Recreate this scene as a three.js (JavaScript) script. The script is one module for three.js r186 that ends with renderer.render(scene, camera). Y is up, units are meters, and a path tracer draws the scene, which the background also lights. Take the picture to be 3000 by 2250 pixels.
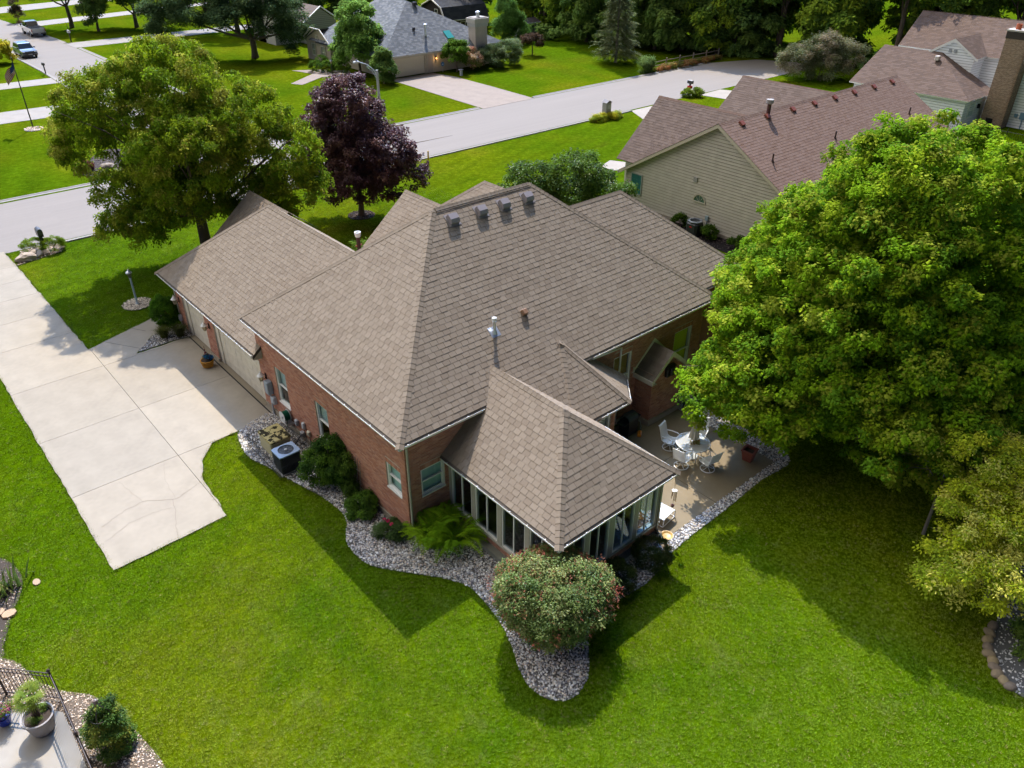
import * as THREE from 'three';
import { Sky } from 'three/addons/objects/Sky.js';
import { mergeGeometries } from 'three/addons/utils/BufferGeometryUtils.js';

// ---------------------------------------------------------------- camera, sky, sun, exposure
const scene = new THREE.Scene();
const camera = new THREE.PerspectiveCamera(52.2064, 4 / 3, 0.1, 1500);
camera.position.set(-10.4611, 19.6276, 17.4066);
camera.up.set(0.3493, 0.84405, -0.40691);
camera.lookAt(-10.4611 + 55.589, 19.6276 - 53.625, 17.4066 - 63.516);
const SUN = new THREE.Vector3(0.5, 1, -0.7).normalize();
const sky = new Sky();
sky.scale.setScalar(4000);
sky.name = 'sky';
Object.assign(sky.material.uniforms.turbidity, { value: 10 });
sky.material.uniforms.rayleigh.value = 0.2;
sky.material.uniforms.mieCoefficient.value = 0.005;
sky.material.uniforms.mieDirectionalG.value = 0.8;
sky.material.uniforms.sunPosition.value.copy(SUN);
sky.userData = { kind: 'structure' };
scene.add(sky);
scene.environmentIntensity = 0.3;
const sun = new THREE.DirectionalLight(new THREE.Color(1, 0.9, 0.76), 2.75);
sun.name = 'sun';
sun.position.copy(SUN).multiplyScalar(150);
sun.castShadow = true;
sun.shadow.mapSize.set(4096, 4096);
Object.assign(sun.shadow.camera, { left: -90, right: 90, top: 90, bottom: -90, near: 1, far: 400 });
scene.add(sun, sun.target);
const renderer = new THREE.WebGLRenderer({ antialias: true });
renderer.toneMapping = THREE.LinearToneMapping;
renderer.toneMappingExposure = 3.05;
renderer.shadowMap.enabled = true;
renderer.setSize(1024, 768);

// ---------------------------------------------------------------- helpers
const V = (x, y, z) => new THREE.Vector3(x, y, z);
function rngOf(seed) { let a = seed >>> 0; return () => { a = (a + 0x6d2b79f5) >>> 0; let t = Math.imul(a ^ (a >>> 15), 1 | a); t = (t + Math.imul(t ^ (t >>> 7), 61 | t)) ^ t; return ((t ^ (t >>> 14)) >>> 0) / 4294967296; }; }
let R = rngOf(7);
const rr = (a, b) => a + (b - a) * R();
const pick = (a) => a[Math.floor(R() * a.length)];
const gauss = () => Math.sqrt(-2 * Math.log(R() + 1e-9)) * Math.cos(6.2832 * R());
const lerp = (a, b, t) => a + (b - a) * t;
const mul = (c, k) => [c[0] * k, c[1] * k, c[2] * k];
const mixc = (a, b, t) => [lerp(a[0], b[0], t), lerp(a[1], b[1], t), lerp(a[2], b[2], t)];
// value noise in the plane
function hash2(i, j, s) { let h = Math.imul(i, 374761393) + Math.imul(j, 668265263) + Math.imul(s, 1274126177); h = Math.imul(h ^ (h >>> 13), 1274126177); return ((h ^ (h >>> 16)) >>> 0) / 4294967296; }
function vnoise(x, y, s = 0, per = 0) {
  const i = Math.floor(x), j = Math.floor(y), fx = x - i, fy = y - j, u = fx * fx * (3 - 2 * fx), v = fy * fy * (3 - 2 * fy);
  const w = (k) => per ? ((k % per) + per) % per : k;
  return lerp(lerp(hash2(w(i), w(j), s), hash2(w(i + 1), w(j), s), u), lerp(hash2(w(i), w(j + 1), s), hash2(w(i + 1), w(j + 1), s), u), v);
}
const fbm = (x, y, s = 0, n = 4) => { let a = 0, k = 0.5, t = 0; for (let o = 0; o < n; o++) { a += k * vnoise(x, y, s + o); t += k; x *= 2.03; y *= 2.03; k *= 0.5; } return a / t; };
const inPoly = (x, z, p) => { let c = false; for (let i = 0, j = p.length - 1; i < p.length; j = i++) if ((p[i][1] > z) !== (p[j][1] > z) && x < ((p[j][0] - p[i][0]) * (z - p[i][1])) / (p[j][1] - p[i][1]) + p[i][0]) c = !c; return c; };
const distSeg = (x, z, a, b) => { const dx = b[0] - a[0], dz = b[1] - a[1], t = Math.max(0, Math.min(1, ((x - a[0]) * dx + (z - a[1]) * dz) / (dx * dx + dz * dz))); return Math.hypot(x - a[0] - dx * t, z - a[1] - dz * t); };

const taken = {};
function numbered(n) { if (!(n in taken)) { taken[n] = 0; return n; } taken[n]++; return n + '_' + String(taken[n]).padStart(3, '0'); }
function tag(o, label, category, group) { o.userData.label = label; o.userData.category = category; if (group) o.userData.group = group; return o; }
function thing(name, label, category, pos, turn = 0, group) {
  const o = new THREE.Group(); o.name = numbered(name); scene.add(o);
  if (pos) o.position.set(pos[0], pos[1], pos[2]);
  o.rotation.y = turn; return tag(o, label, category, group);
}
function mesh(name, geo, m, parent) { const o = new THREE.Mesh(geo, m); o.name = parent && parent !== scene ? name : numbered(name); o.castShadow = o.receiveShadow = true; (parent || scene).add(o); return o; }
function structure(name, geo, m, parent) { const o = mesh(name, geo, m, parent); if (!parent) o.userData.kind = 'structure'; return o; }
function inst(name, geo, m, mats, cols, parent) {
  const o = new THREE.InstancedMesh(geo, m, mats.length); o.name = parent ? name : numbered(name);
  const c = new THREE.Color();
  for (let i = 0; i < mats.length; i++) { o.setMatrixAt(i, mats[i]); if (cols) o.setColorAt(i, c.setRGB(cols[i][0], cols[i][1], cols[i][2])); }
  o.castShadow = o.receiveShadow = true; (parent || scene).add(o); return o;
}
function copyOf(o, label, pos, turn = 0, scale = 1) {
  const c = o.clone(); c.name = numbered(o.name.replace(/_\d+$/, '')); c.userData = { ...o.userData }; if (label) c.userData.label = label;
  c.position.set(pos[0], pos[1], pos[2]); c.rotation.y = turn; c.scale.setScalar(scale); scene.add(c); return c;
}

// collects faces with flat normals, uv in metres and a colour
class GB {
  constructor() { this.p = []; this.n = []; this.t = []; this.c = []; this.k = [1, 1, 1]; }
  col(c) { this.k = c; return this; }
  tri(a, b, c, n) {
    if (!n) { n = V(0, 0, 0).subVectors(b, a).cross(V(0, 0, 0).subVectors(c, a)); n.normalize(); }
    const ax = Math.abs(n.x), ay = Math.abs(n.y), az = Math.abs(n.z);
    for (const q of [a, b, c]) {
      this.p.push(q.x, q.y, q.z); this.n.push(n.x, n.y, n.z); this.c.push(this.k[0], this.k[1], this.k[2]);
      if (ay >= ax && ay >= az) this.t.push(q.x, q.z); else if (ax >= az) this.t.push(q.z, q.y); else this.t.push(q.x, q.y);
    }
    return this;
  }
  triS(a, b, c, na, nb, nc) { this.tri(a, b, c); const L = this.n.length; [na, nb, nc].forEach((m, i) => { this.n[L - 9 + i * 3] = m.x; this.n[L - 8 + i * 3] = m.y; this.n[L - 7 + i * 3] = m.z; }); }
  quad(a, b, c, d) { return this.tri(a, b, c).tri(a, c, d); }
  poly(ps) { for (let i = 1; i < ps.length - 1; i++) this.tri(ps[0], ps[i], ps[i + 1]); return this; }
  box(x0, y0, z0, x1, y1, z1, M) {
    const q = (x, y, z) => { const v = V(x, y, z); return M ? v.applyMatrix4(M) : v; };
    const a = q(x0, y0, z0), b = q(x1, y0, z0), c = q(x1, y1, z0), d = q(x0, y1, z0), e = q(x0, y0, z1), f = q(x1, y0, z1), g = q(x1, y1, z1), h = q(x0, y1, z1);
    return this.quad(e, f, g, h).quad(b, a, d, c).quad(f, b, c, g).quad(a, e, h, d).quad(h, g, c, d).quad(a, b, f, e);
  }
  // box with chamfered vertical and top edges
  cbox(x0, y0, z0, x1, y1, z1, r, M) {
    const q = (x, y, z) => { const v = V(x, y, z); return M ? v.applyMatrix4(M) : v; };
    const ring = (y, s) => [[x0 + r + s, z0 + s], [x1 - r - s, z0 + s], [x1 - s, z0 + r + s], [x1 - s, z1 - r - s], [x1 - r - s, z1 - s], [x0 + r + s, z1 - s], [x0 + s, z1 - r - s], [x0 + s, z0 + r + s]].map(([x, z]) => q(x, y, z));
    const A = ring(y0, 0), B = ring(y1 - r, 0), C = ring(y1, r);
    for (let i = 0; i < 8; i++) { const j = (i + 1) % 8; this.quad(A[j], A[i], B[i], B[j]).quad(B[j], B[i], C[i], C[j]); }
    this.poly(C.slice().reverse()); this.poly(A); return this;
  }
  tube(pts, rad, sides = 8, caps = true) {
    const rings = [];
    let ref = V(0.31, 0.17, 0.93);
    for (let i = 0; i < pts.length; i++) {
      const t = V(0, 0, 0).subVectors(pts[Math.min(i + 1, pts.length - 1)], pts[Math.max(i - 1, 0)]).normalize();
      if (Math.abs(t.dot(ref)) > 0.95) ref = V(0.9, 0.3, 0.1);
      const a = V(0, 0, 0).crossVectors(t, ref).normalize(), b = V(0, 0, 0).crossVectors(t, a), r = typeof rad === 'number' ? rad : rad[i], ring = [];
      ref = V(0, 0, 0).crossVectors(a, t);
      for (let k = 0; k < sides; k++) { const w = (k / sides) * 6.28319, nn = V(0, 0, 0).addScaledVector(a, Math.cos(w)).addScaledVector(b, Math.sin(w)); ring.push([V(0, 0, 0).copy(pts[i]).addScaledVector(nn, r), nn]); }
      rings.push(ring);
    }
    for (let i = 0; i < rings.length - 1; i++) for (let k = 0; k < sides; k++) {
      const A = rings[i][k], B = rings[i][(k + 1) % sides], C = rings[i + 1][(k + 1) % sides], D = rings[i + 1][k];
      this.triS(A[0], B[0], C[0], A[1], B[1], C[1]); this.triS(A[0], C[0], D[0], A[1], C[1], D[1]);
    }
    if (caps) { this.poly(rings[0].map((q) => q[0]).reverse()); this.poly(rings[rings.length - 1].map((q) => q[0])); }
    return this;
  }
  rod(a, b, r, sides = 6) { return this.tube([V(...a), V(...b)], r, sides); }
  lathe(prof, cx, cy, cz, seg = 20) {
    for (let i = 0; i < prof.length - 1; i++) for (let k = 0; k < seg; k++) {
      const w0 = (k / seg) * 6.28319, w1 = ((k + 1) / seg) * 6.28319, [r0, y0] = prof[i], [r1, y1] = prof[i + 1];
      const at = (r, y, w) => V(cx + r * Math.cos(w), cy + y, cz + r * Math.sin(w));
      const s = V(0, 0, 0), nrm = (w) => V((y1 - y0) * Math.cos(w), -(r1 - r0), (y1 - y0) * Math.sin(w)).normalize();
      const a = at(r0, y0, w0), b = at(r0, y0, w1), c = at(r1, y1, w1), d = at(r1, y1, w0);
      if (r0 > 1e-4) this.triS(a, c, b, nrm(w0), nrm(w1), nrm(w1)); if (r1 > 1e-4) this.triS(a, d, c, nrm(w0), nrm(w0), nrm(w1));
    }
    return this;
  }
  add(g, M) {
    const gg = g.index ? g.toNonIndexed() : g, P = gg.attributes.position, v = V(0, 0, 0);
    for (let i = 0; i < P.count; i += 3) { const q = [0, 1, 2].map((j) => { v.fromBufferAttribute(P, i + j); if (M) v.applyMatrix4(M); return v.clone(); }); this.tri(...q); }
    return this;
  }
  geo() {
    const g = new THREE.BufferGeometry();
    g.setAttribute('position', new THREE.Float32BufferAttribute(this.p, 3)); g.setAttribute('normal', new THREE.Float32BufferAttribute(this.n, 3));
    g.setAttribute('uv', new THREE.Float32BufferAttribute(this.t, 2)); g.setAttribute('color', new THREE.Float32BufferAttribute(this.c, 3)); return g;
  }
}
const build = (f) => { const b = new GB(); f(b); return b.geo(); };
const basis = (o, u, v, n) => new THREE.Matrix4().makeBasis(u, v, n).setPosition(o);
const place = (o, M) => { M.decompose(o.position, o.quaternion, o.scale); return o; };

// ---------------------------------------------------------------- textures
function dataTex(n, f, srgb) {
  const d = new Uint8Array(n * n * 4);
  for (let j = 0; j < n; j++) for (let i = 0; i < n; i++) { const c = f(i, j); const k = (j * n + i) * 4; for (let q = 0; q < 3; q++) d[k + q] = Math.max(0, Math.min(255, (Array.isArray(c) ? c[q] : c) * 255)); d[k + 3] = 255; }
  const t = new THREE.DataTexture(d, n, n); t.wrapS = t.wrapT = THREE.RepeatWrapping; t.magFilter = THREE.LinearFilter; t.minFilter = THREE.LinearMipmapLinearFilter; t.generateMipmaps = true;
  if (srgb) t.colorSpace = THREE.SRGBColorSpace; t.needsUpdate = true; return t;
}
const rep = (t, metres) => { const c = t.clone(); c.repeat.set(1 / metres, 1 / metres); c.needsUpdate = true; return c; };
const grain = dataTex(512, (i, j) => { const s = 0.78 + 0.22 * hash2(i, j, 3) ; return s * (0.9 + 0.1 * vnoise(i / 6, j / 6, 5, 85)); });
const blotch = dataTex(512, (i, j) => 0.80 + 0.12 * vnoise(i / 64, j / 64, 11, 8) + 0.07 * vnoise(i / 16, j / 16, 12, 32) + 0.05 * hash2(i, j, 13));
// grass: thousands of short blades laid over one another
const GN = 1536, grassH = new Float32Array(GN * GN), grassC = new Float32Array(GN * GN);
{
  for (let k = 0; k < GN * GN; k++) { grassC[k] = 0.35; }
  for (let s = 0; s < 150000; s++) {
    let x = R() * GN, y = R() * GN; const a = R() * 6.283, L = rr(5, 13), h0 = R(), c = 0.2 + 0.8 * R();
    for (let t = 0; t < L; t++) { const i = ((x | 0) + GN) % GN, j = ((y | 0) + GN) % GN, k = j * GN + i, h = h0 * 0.6 + (0.4 * t) / L; if (h > grassH[k]) { grassH[k] = h; grassC[k] = lerp(grassC[k], c, 0.8); } x += Math.cos(a); y += Math.sin(a); }
  }
}
const grassMap = dataTex(GN, (i, j) => {
  const k = j * GN + i, h = grassH[k], c = grassC[k], w = vnoise(i / 48, j / 48, 21, 32) * 0.6 + vnoise(i / 12, j / 12, 22, 128) * 0.4;
  const dry = Math.max(0, c - 0.86) * 4 + Math.max(0, w - 0.68) * 1.2;
  const v = 0.62 + 0.30 * c + 0.12 * (w - 0.5) * 2;
  return [v * (0.86 + 0.3 * dry), v * (0.92 + 0.04 * dry), v * (0.4 + 0.5 * dry)];
}, true);
const grassBump = dataTex(GN, (i, j) => grassH[j * GN + i]);

// ---------------------------------------------------------------- materials
function std(c, rough = 0.85, o = {}) { const m = new THREE.MeshPhysicalMaterial({ roughness: rough, specularIntensity: rough >= 0.8 ? 0.25 : 1, ...o }); if (typeof c === 'number') m.color.set(c); else m.color.setRGB(c[0], c[1], c[2]); return m; }
function phys(c, rough, o = {}) { const m = new THREE.MeshPhysicalMaterial({ roughness: rough, ...o }); m.color.setRGB(c[0], c[1], c[2]); return m; }
const leafMat = (c = [1, 1, 1], tr = 0.45, o = {}) => phys(c, 1, { transmission: tr, thickness: 0, side: THREE.DoubleSide, specularIntensity: 0.05, ...o });
const gMap = rep(grain, 0.9), bMap = rep(blotch, 3.1), bMapFine = rep(blotch, 0.9);
const M = {
  shingle: std([1, 1, 1], 0.95, { vertexColors: true, map: gMap, bumpMap: gMap, bumpScale: 0.002 }),
  brick: std([1, 1, 1], 0.92, { vertexColors: true, map: rep(blotch, 0.5), bumpMap: gMap, bumpScale: 0.002 }),
  mortar: std([0.50, 0.42, 0.35], 0.95, { map: bMapFine }),
  vc: std([1, 1, 1], 0.85, { vertexColors: true }),
  vcGrain: std([1, 1, 1], 0.92, { vertexColors: true, map: gMap }),
  vcStain: std([1, 1, 1], 0.9, { vertexColors: true, map: bMap }),
  vcGloss: std([1, 1, 1], 0.4, { vertexColors: true }),
  white: std([0.74, 0.73, 0.70], 0.45), trim: std([0.40, 0.37, 0.31], 0.6, { map: bMap }), cream: std([0.66, 0.60, 0.48], 0.6, { map: bMap }),
  dark: std([0.02, 0.02, 0.022], 0.7), blackMetal: std([0.012, 0.012, 0.013], 0.45), soffit: std([0.52, 0.49, 0.43], 0.75), fascia: std([0.44, 0.41, 0.35], 0.6),
  glass: phys([0.80, 0.90, 0.90], 0.02, { transmission: 1, thickness: 0, ior: 1.5 }), sunGlass: phys([0.46, 0.56, 0.60], 0.02, { transmission: 1, thickness: 0, ior: 1.5 }),
  galv: std([0.55, 0.57, 0.6], 0.35, { metalness: 0.7 }), grey: std([0.32, 0.34, 0.37], 0.6), blind: std([0.42, 0.56, 0.52], 0.8),
  bark: std([0.13, 0.10, 0.075], 0.95, { map: bMapFine, bumpMap: bMapFine, bumpScale: 0.03 }), barkGrey: std([0.2, 0.18, 0.155], 0.95, { map: bMapFine, bumpMap: bMapFine, bumpScale: 0.03 }),
  lead: std([0.25, 0.26, 0.28], 0.5, { metalness: 0.4 }), terracotta: std([0.26, 0.075, 0.04], 0.8, { map: bMap }), soil: std([0.06, 0.045, 0.035], 1, { map: bMapFine }),
  concrete: std([1, 1, 1], 0.9, { vertexColors: true, map: rep(blotch, 4.3), bumpMap: gMap, bumpScale: 0.001 }),
  patioWhite: std([0.72, 0.72, 0.70], 0.6), sling: phys([0.66, 0.67, 0.66], 0.85, { transmission: 0.15, thickness: 0, side: THREE.DoubleSide }),
};
// ---------------------------------------------------------------- ground
function clip2(sub, test) {   // clip polygon by half planes [nx, ny, d]: keep nx*x+ny*y<=d
  let out = sub;
  for (const [a, b, d] of test) {
    const src = out; out = [];
    for (let i = 0; i < src.length; i++) {
      const p = src[i], q = src[(i + 1) % src.length], fp = a * p[0] + b * p[1] - d, fq = a * q[0] + b * q[1] - d;
      if (fp <= 0) out.push(p);
      if ((fp < 0 && fq > 0) || (fp > 0 && fq < 0)) { const t = fp / (fp - fq); out.push([lerp(p[0], q[0], t), lerp(p[1], q[1], t)]); }
    }
    if (!out.length) return out;
  }
  return out;
}
const rectTest = (x0, x1, y0, y1) => [[-1, 0, -x0], [1, 0, x1], [0, -1, -y0], [0, 1, y1]];
const area2 = (p) => { let s = 0; for (let i = 0, j = p.length - 1; i < p.length; j = i++) s += p[j][0] * p[i][1] - p[i][0] * p[j][1]; return s / 2; };
function slabGeo(poly, y0, y1, c) {   // a flat piece from an outline in x, z
  const g = new GB().col(c), pts = area2(poly) > 0 ? poly.slice().reverse() : poly;
  const tris = THREE.ShapeUtils.triangulateShape(pts.map((p) => new THREE.Vector2(p[0], p[1])), []);
  const up = V(0, 1, 0);
  for (const t of tris) { const q = t.map((i) => V(pts[i][0], y1, pts[i][1])); const n = V(0, 0, 0).subVectors(q[1], q[0]).cross(V(0, 0, 0).subVectors(q[2], q[0])); g.tri(q[0], n.y > 0 ? q[1] : q[2], n.y > 0 ? q[2] : q[1], up); }
  for (let i = 0; i < pts.length; i++) { const a = pts[i], b = pts[(i + 1) % pts.length]; g.quad(V(a[0], y1, a[1]), V(b[0], y1, b[1]), V(b[0], y0, b[1]), V(a[0], y0, a[1])); }
  return g.geo();
}
// wobble an outline so that a grass edge is not ruled
function wobble(poly, step = 0.5, amp = 0.06, seed = 1) {
  const out = [];
  for (let i = 0; i < poly.length; i++) {
    const a = poly[i], b = poly[(i + 1) % poly.length], L = Math.hypot(b[0] - a[0], b[1] - a[1]), n = Math.max(1, Math.round(L / step));
    for (let k = 0; k < n; k++) { const t = k / n, x = lerp(a[0], b[0], t), z = lerp(a[1], b[1], t), w = k ? (vnoise(x * 2.3, z * 2.3, seed) - 0.5) * 2 * amp : 0; out.push([x + (-(b[1] - a[1]) / L) * w, z + ((b[0] - a[0]) / L) * w]); }
  }
  return out;
}
const curve = (pts, n = 6, closed = true) => new THREE.CatmullRomCurve3(pts.map((p) => V(p[0], 0, p[1])), closed, 'centripetal').getPoints(pts.length * n).map((p) => [p.x, p.z]).slice(0, closed ? -1 : undefined);

const P = {};   // outlines that are not lawn
P.drive = [[-8, -38.4], [-4.25, -38.4], [-4.2, -35.4], [-4.08, -22.0], [0.05, -23.5], [0.3, -22.2], [-1.2, -21.3], [-2.4, -20.0], [-0.6, -20.05], [0.62, -19.95], [0.62, -10.75], [-1.5, -10.55], [-2.6, -10.5], [-3.4, -9.6], [-3.86, -8.4], [-4.04, -5.84], [-8.08, -5.72]];
P.roadBlob = [[-80, -38.2], [90, -37.9], [91, -41.5], [88.5, -46], [82, -48.4], [21.6, -48.2], [21.3, -112], [20.2, -143], [18, -175], [10, -175], [13, -120], [13.4, -98], [12.4, -60], [9, -49.6], [4, -48.3], [-80, -48.4]];
P.gravelLeft = curve([[0.6, -10.85], [-1.4, -10.5], [-1.75, -9.6], [-1.86, -8.52], [-1.57, -7.48], [-1.21, -5.85], [-0.85, -4.42], [-0.78, -2.9], [-1.35, -1.9], [-1.5, -1.2], [-1.4, -0.3], [-0.7, 0.75], [0.15, 1.87], [0.55, 2.7], [0.5, 3.8], [0.24, 5.0], [-0.2, 5.96], [-0.5, 6.79], [-0.36, 7.55], [0.15, 7.95], [1.0, 7.75], [1.67, 7.15], [2.3, 6.55], [3.47, 6.3], [5.19, 6.45], [6.72, 6.12], [8.33, 6.0], [10.0, 5.98], [12.68, 5.85], [14.6, 5.9], [15.2, 4.8], [15.0, 2.2], [15.4, 0.6], [15.6, -0.2], [14, -0.3], [4, -0.3], [1.2, -0.3], [0.6, -0.6]], 4);
P.patio = [[7.05, -0.3], [14.05, -0.3], [14.05, 5.52], [7.05, 5.52]];
P.triBed = [[-2.3, -20.08], [-0.62, -20.12], [0.5, -20.0], [0.5, -21.6], [-0.2, -21.9], [-1.2, -21.22]];
P.mailBed = [[-4.15, -35.5], [-3.4, -37.9], [-1.2, -37.9], [-1.05, -36.9], [-1.5, -36.1], [-2.7, -35.85]];
P.lampBed = Array.from({ length: 18 }, (_, i) => [-0.45 + 0.78 * Math.cos(i * 0.349), -25.55 + 0.8 * Math.sin(i * 0.349)]);
P.flagBed = Array.from({ length: 18 }, (_, i) => [5.1 + 0.85 * Math.cos(i * 0.349), -69.3 + 0.95 * Math.sin(i * 0.349)]);
P.poolDeck = [[-30, -2.05], [-12.3, -2.05], [-11.5, -1.75], [-10.95, -1.05], [-10.95, 14], [-30, 14]];
P.poolGravel = curve([[-30, -2], [-14, -3.9], [-12.4, -4.6], [-11.58, -3.93], [-11.2, -2.6], [-10.77, -1.84], [-10.15, -1.08], [-9.75, 0.2], [-9.55, 1.2], [-9.4, 2.3], [-9.6, 5], [-10.5, 9], [-14, 10], [-30, 6]], 4);
P.leftBed = curve([[-18, -9.6], [-12, -9.5], [-10.9, -8.96], [-10.5, -7.6], [-10.75, -6.6], [-11.1, -6.0], [-11.4, -5.3], [-11.65, -4.7], [-11.8, -4.2], [-12.6, -4.4], [-18, -5]], 4);
P.rightBed = curve([[14.5, 14.2], [12.2, 14.8], [11.3, 14.86], [10.78, 15.1], [10.5, 15.34], [10.15, 15.6], [10.02, 15.95], [10.0, 16.4], [10.3, 18], [13, 20], [18, 19], [19, 15]], 4);
P.maplePit = Array.from({ length: 16 }, (_, i) => [16.4 + 0.95 * Math.cos(i * 0.3927), -29.5 + 0.95 * Math.sin(i * 0.3927)]);
P.mulchLeft = curve([[4.16, -53.04], [5.61, -55.12], [8.06, -57.81], [9.5, -56.5], [9.3, -52], [7.6, -49.9], [5.76, -50.12], [4.4, -51.4]], 4);
P.drive2 = [[43.3, -66.5], [43.2, -63.5], [42.75, -48.1], [50, -48.3], [50.3, -56], [50.4, -63], [49.6, -66.5]];
P.driveL1 = [[-40, -95.2], [13.2, -93.2], [13.5, -89.6], [-40, -91.8]];
P.driveL2 = [[-40, -80.2], [13.4, -77.9], [13.1, -72.8], [-40, -75]];
P.driveR1 = [[20.2, -143.2], [60, -152], [60, -148.6], [20.6, -137.6]];
P.driveR2 = [[21.1, -117.9], [50, -118.6], [50, -114], [21.2, -112.9]];
P.driveF = [[19.2, -167], [60, -176], [60, -171], [19.4, -158]];
P.nbrDrive1 = [[53.9, -37.6], [46.5, -24], [41, -24], [39.4, -27.1], [37.5, -26.4], [37.6, -25], [44, -21], [55, -21], [60.5, -37.6]];
P.nbrDrive2 = [[65.3, -37.6], [66, -34], [66, -20], [72, -20], [71.5, -33], [69.4, -37.8]];
P.house = [[0.4, -21.3], [14, -21.3], [14, -15], [20, -11.5], [20, -1.2], [16.4, -1.2], [16.4, -0.4], [7.1, -0.4], [7.1, 5.1], [2.2, 5.1], [2.2, -0.4], [0.4, -0.4]];
P.nbrBed = [[30.6, -16], [32.3, -16.5], [32.3, -3], [31, -3], [30.4, -8]];
P.blueWalk = [[34, -70.6], [37.8, -73], [41.5, -72.2], [42.5, -74.5], [39.5, -77.5], [37, -79], [38, -75.5], [33.2, -72]];
const NOGRASS = Object.values(P).map((p) => { let a = [1e9, 1e9, -1e9, -1e9]; for (const [x, z] of p) a = [Math.min(a[0], x), Math.min(a[1], z), Math.max(a[2], x), Math.max(a[3], z)]; return [p, a]; });
const isLawn = (x, z) => !NOGRASS.some(([p, a]) => x > a[0] && x < a[2] && z > a[1] && z < a[3] && inPoly(x, z, p));

// colour of the lawn itself: patches of drier and lusher turf, mowing lanes
function turf(x, z) {
  const a = fbm(x / 7, z / 7, 41, 3), b = fbm(x / 1.9, z / 1.9, 47, 3);
  const e2 = vnoise(x * 1.7, z * 1.7, 83), e3 = fbm(x / 0.9, z / 0.9, 88, 2);
  let c = mixc([0.092, 0.152, 0.008], [0.148, 0.178, 0.012], Math.max(0, Math.min(1, (a - 0.36) * 2.8)));
  c = mul(c, 0.84 + 0.18 * b + 0.12 * e3);
  { const s = Math.sin((x * 0.62 + z * 0.78) * 4.4 + vnoise(x / 3, z / 3, 91) * 1.2); c = mul(c, 1 + 0.035 * s); }
  c = mixc(c, [0.062, 0.130, 0.004], Math.max(0, 0.40 - b) * 2.2); if (e2 > 0.78) c = mixc(c, [0.13, 0.16, 0.04], (e2 - 0.78) * 2.4);
  const dry = Math.max(0, b - 0.6) * Math.max(0, a - 0.42) * 11;
  c = mixc(c, [0.21, 0.185, 0.05], Math.min(0.65, dry));
  if (z < -22.5 && z > -37.5 && x > -5) { const s = Math.sin((x * 0.35 + z) * 3.6) * 0.5 + 0.5; c = mul(c, 0.9 + 0.22 * s); }
  if (z < -48 && x < 13) { const s = Math.sin((x * 0.8 - z) * 2.2) * 0.5 + 0.5; c = mul(c, 0.92 + 0.18 * s); }
  if (z < -48 && x > 21) { const e = fbm(x / 3.2, z / 3.2, 61, 3); c = mixc(c, [0.13, 0.13, 0.03], Math.max(0, e - 0.55) * 2.2); }
  if (z < -22.5) c = [c[0] * 0.97, c[1] * 0.95, c[2] + 0.012];
  return c;
}
{
  const axis = (list) => { const o = []; for (const [a, b, s] of list) for (let v = a; v < b; v += s) o.push(v); return o; };
  const xs = axis([[-600, -80, 65], [-80, -24, 4], [-24, 22, 0.35], [22, 110, 1.7], [110, 701, 45]]), zs = axis([[-700, -200, 50], [-200, -50, 2.2], [-50, -12, 0.8], [-12, 20, 0.35], [20, 24, 1], [24, 60, 4], [60, 401, 60]]);
  const pos = [], col = [], uv = [], idx = [];
  for (const z of zs) for (const x of xs) { pos.push(x, 0, z); uv.push(x, z); const c = turf(x, z); col.push(c[0], c[1], c[2]); }
  for (let j = 0; j < zs.length - 1; j++) for (let i = 0; i < xs.length - 1; i++) { const a = j * xs.length + i, b = a + 1, c = a + xs.length, d = c + 1; idx.push(a, c, b, b, c, d); }
  const g = new THREE.BufferGeometry();
  g.setAttribute('position', new THREE.Float32BufferAttribute(pos, 3)); g.setAttribute('uv', new THREE.Float32BufferAttribute(uv, 2)); g.setAttribute('color', new THREE.Float32BufferAttribute(col, 3)); g.setIndex(idx); g.computeVertexNormals();
  structure('lawn_ground', g, phys([1.5, 1.5, 1.5], 1, { specularIntensity: 0.0, vertexColors: true, map: rep(grassMap, 7.3), bumpMap: rep(grassBump, 7.3), bumpScale: 0.02 }));
}

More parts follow.
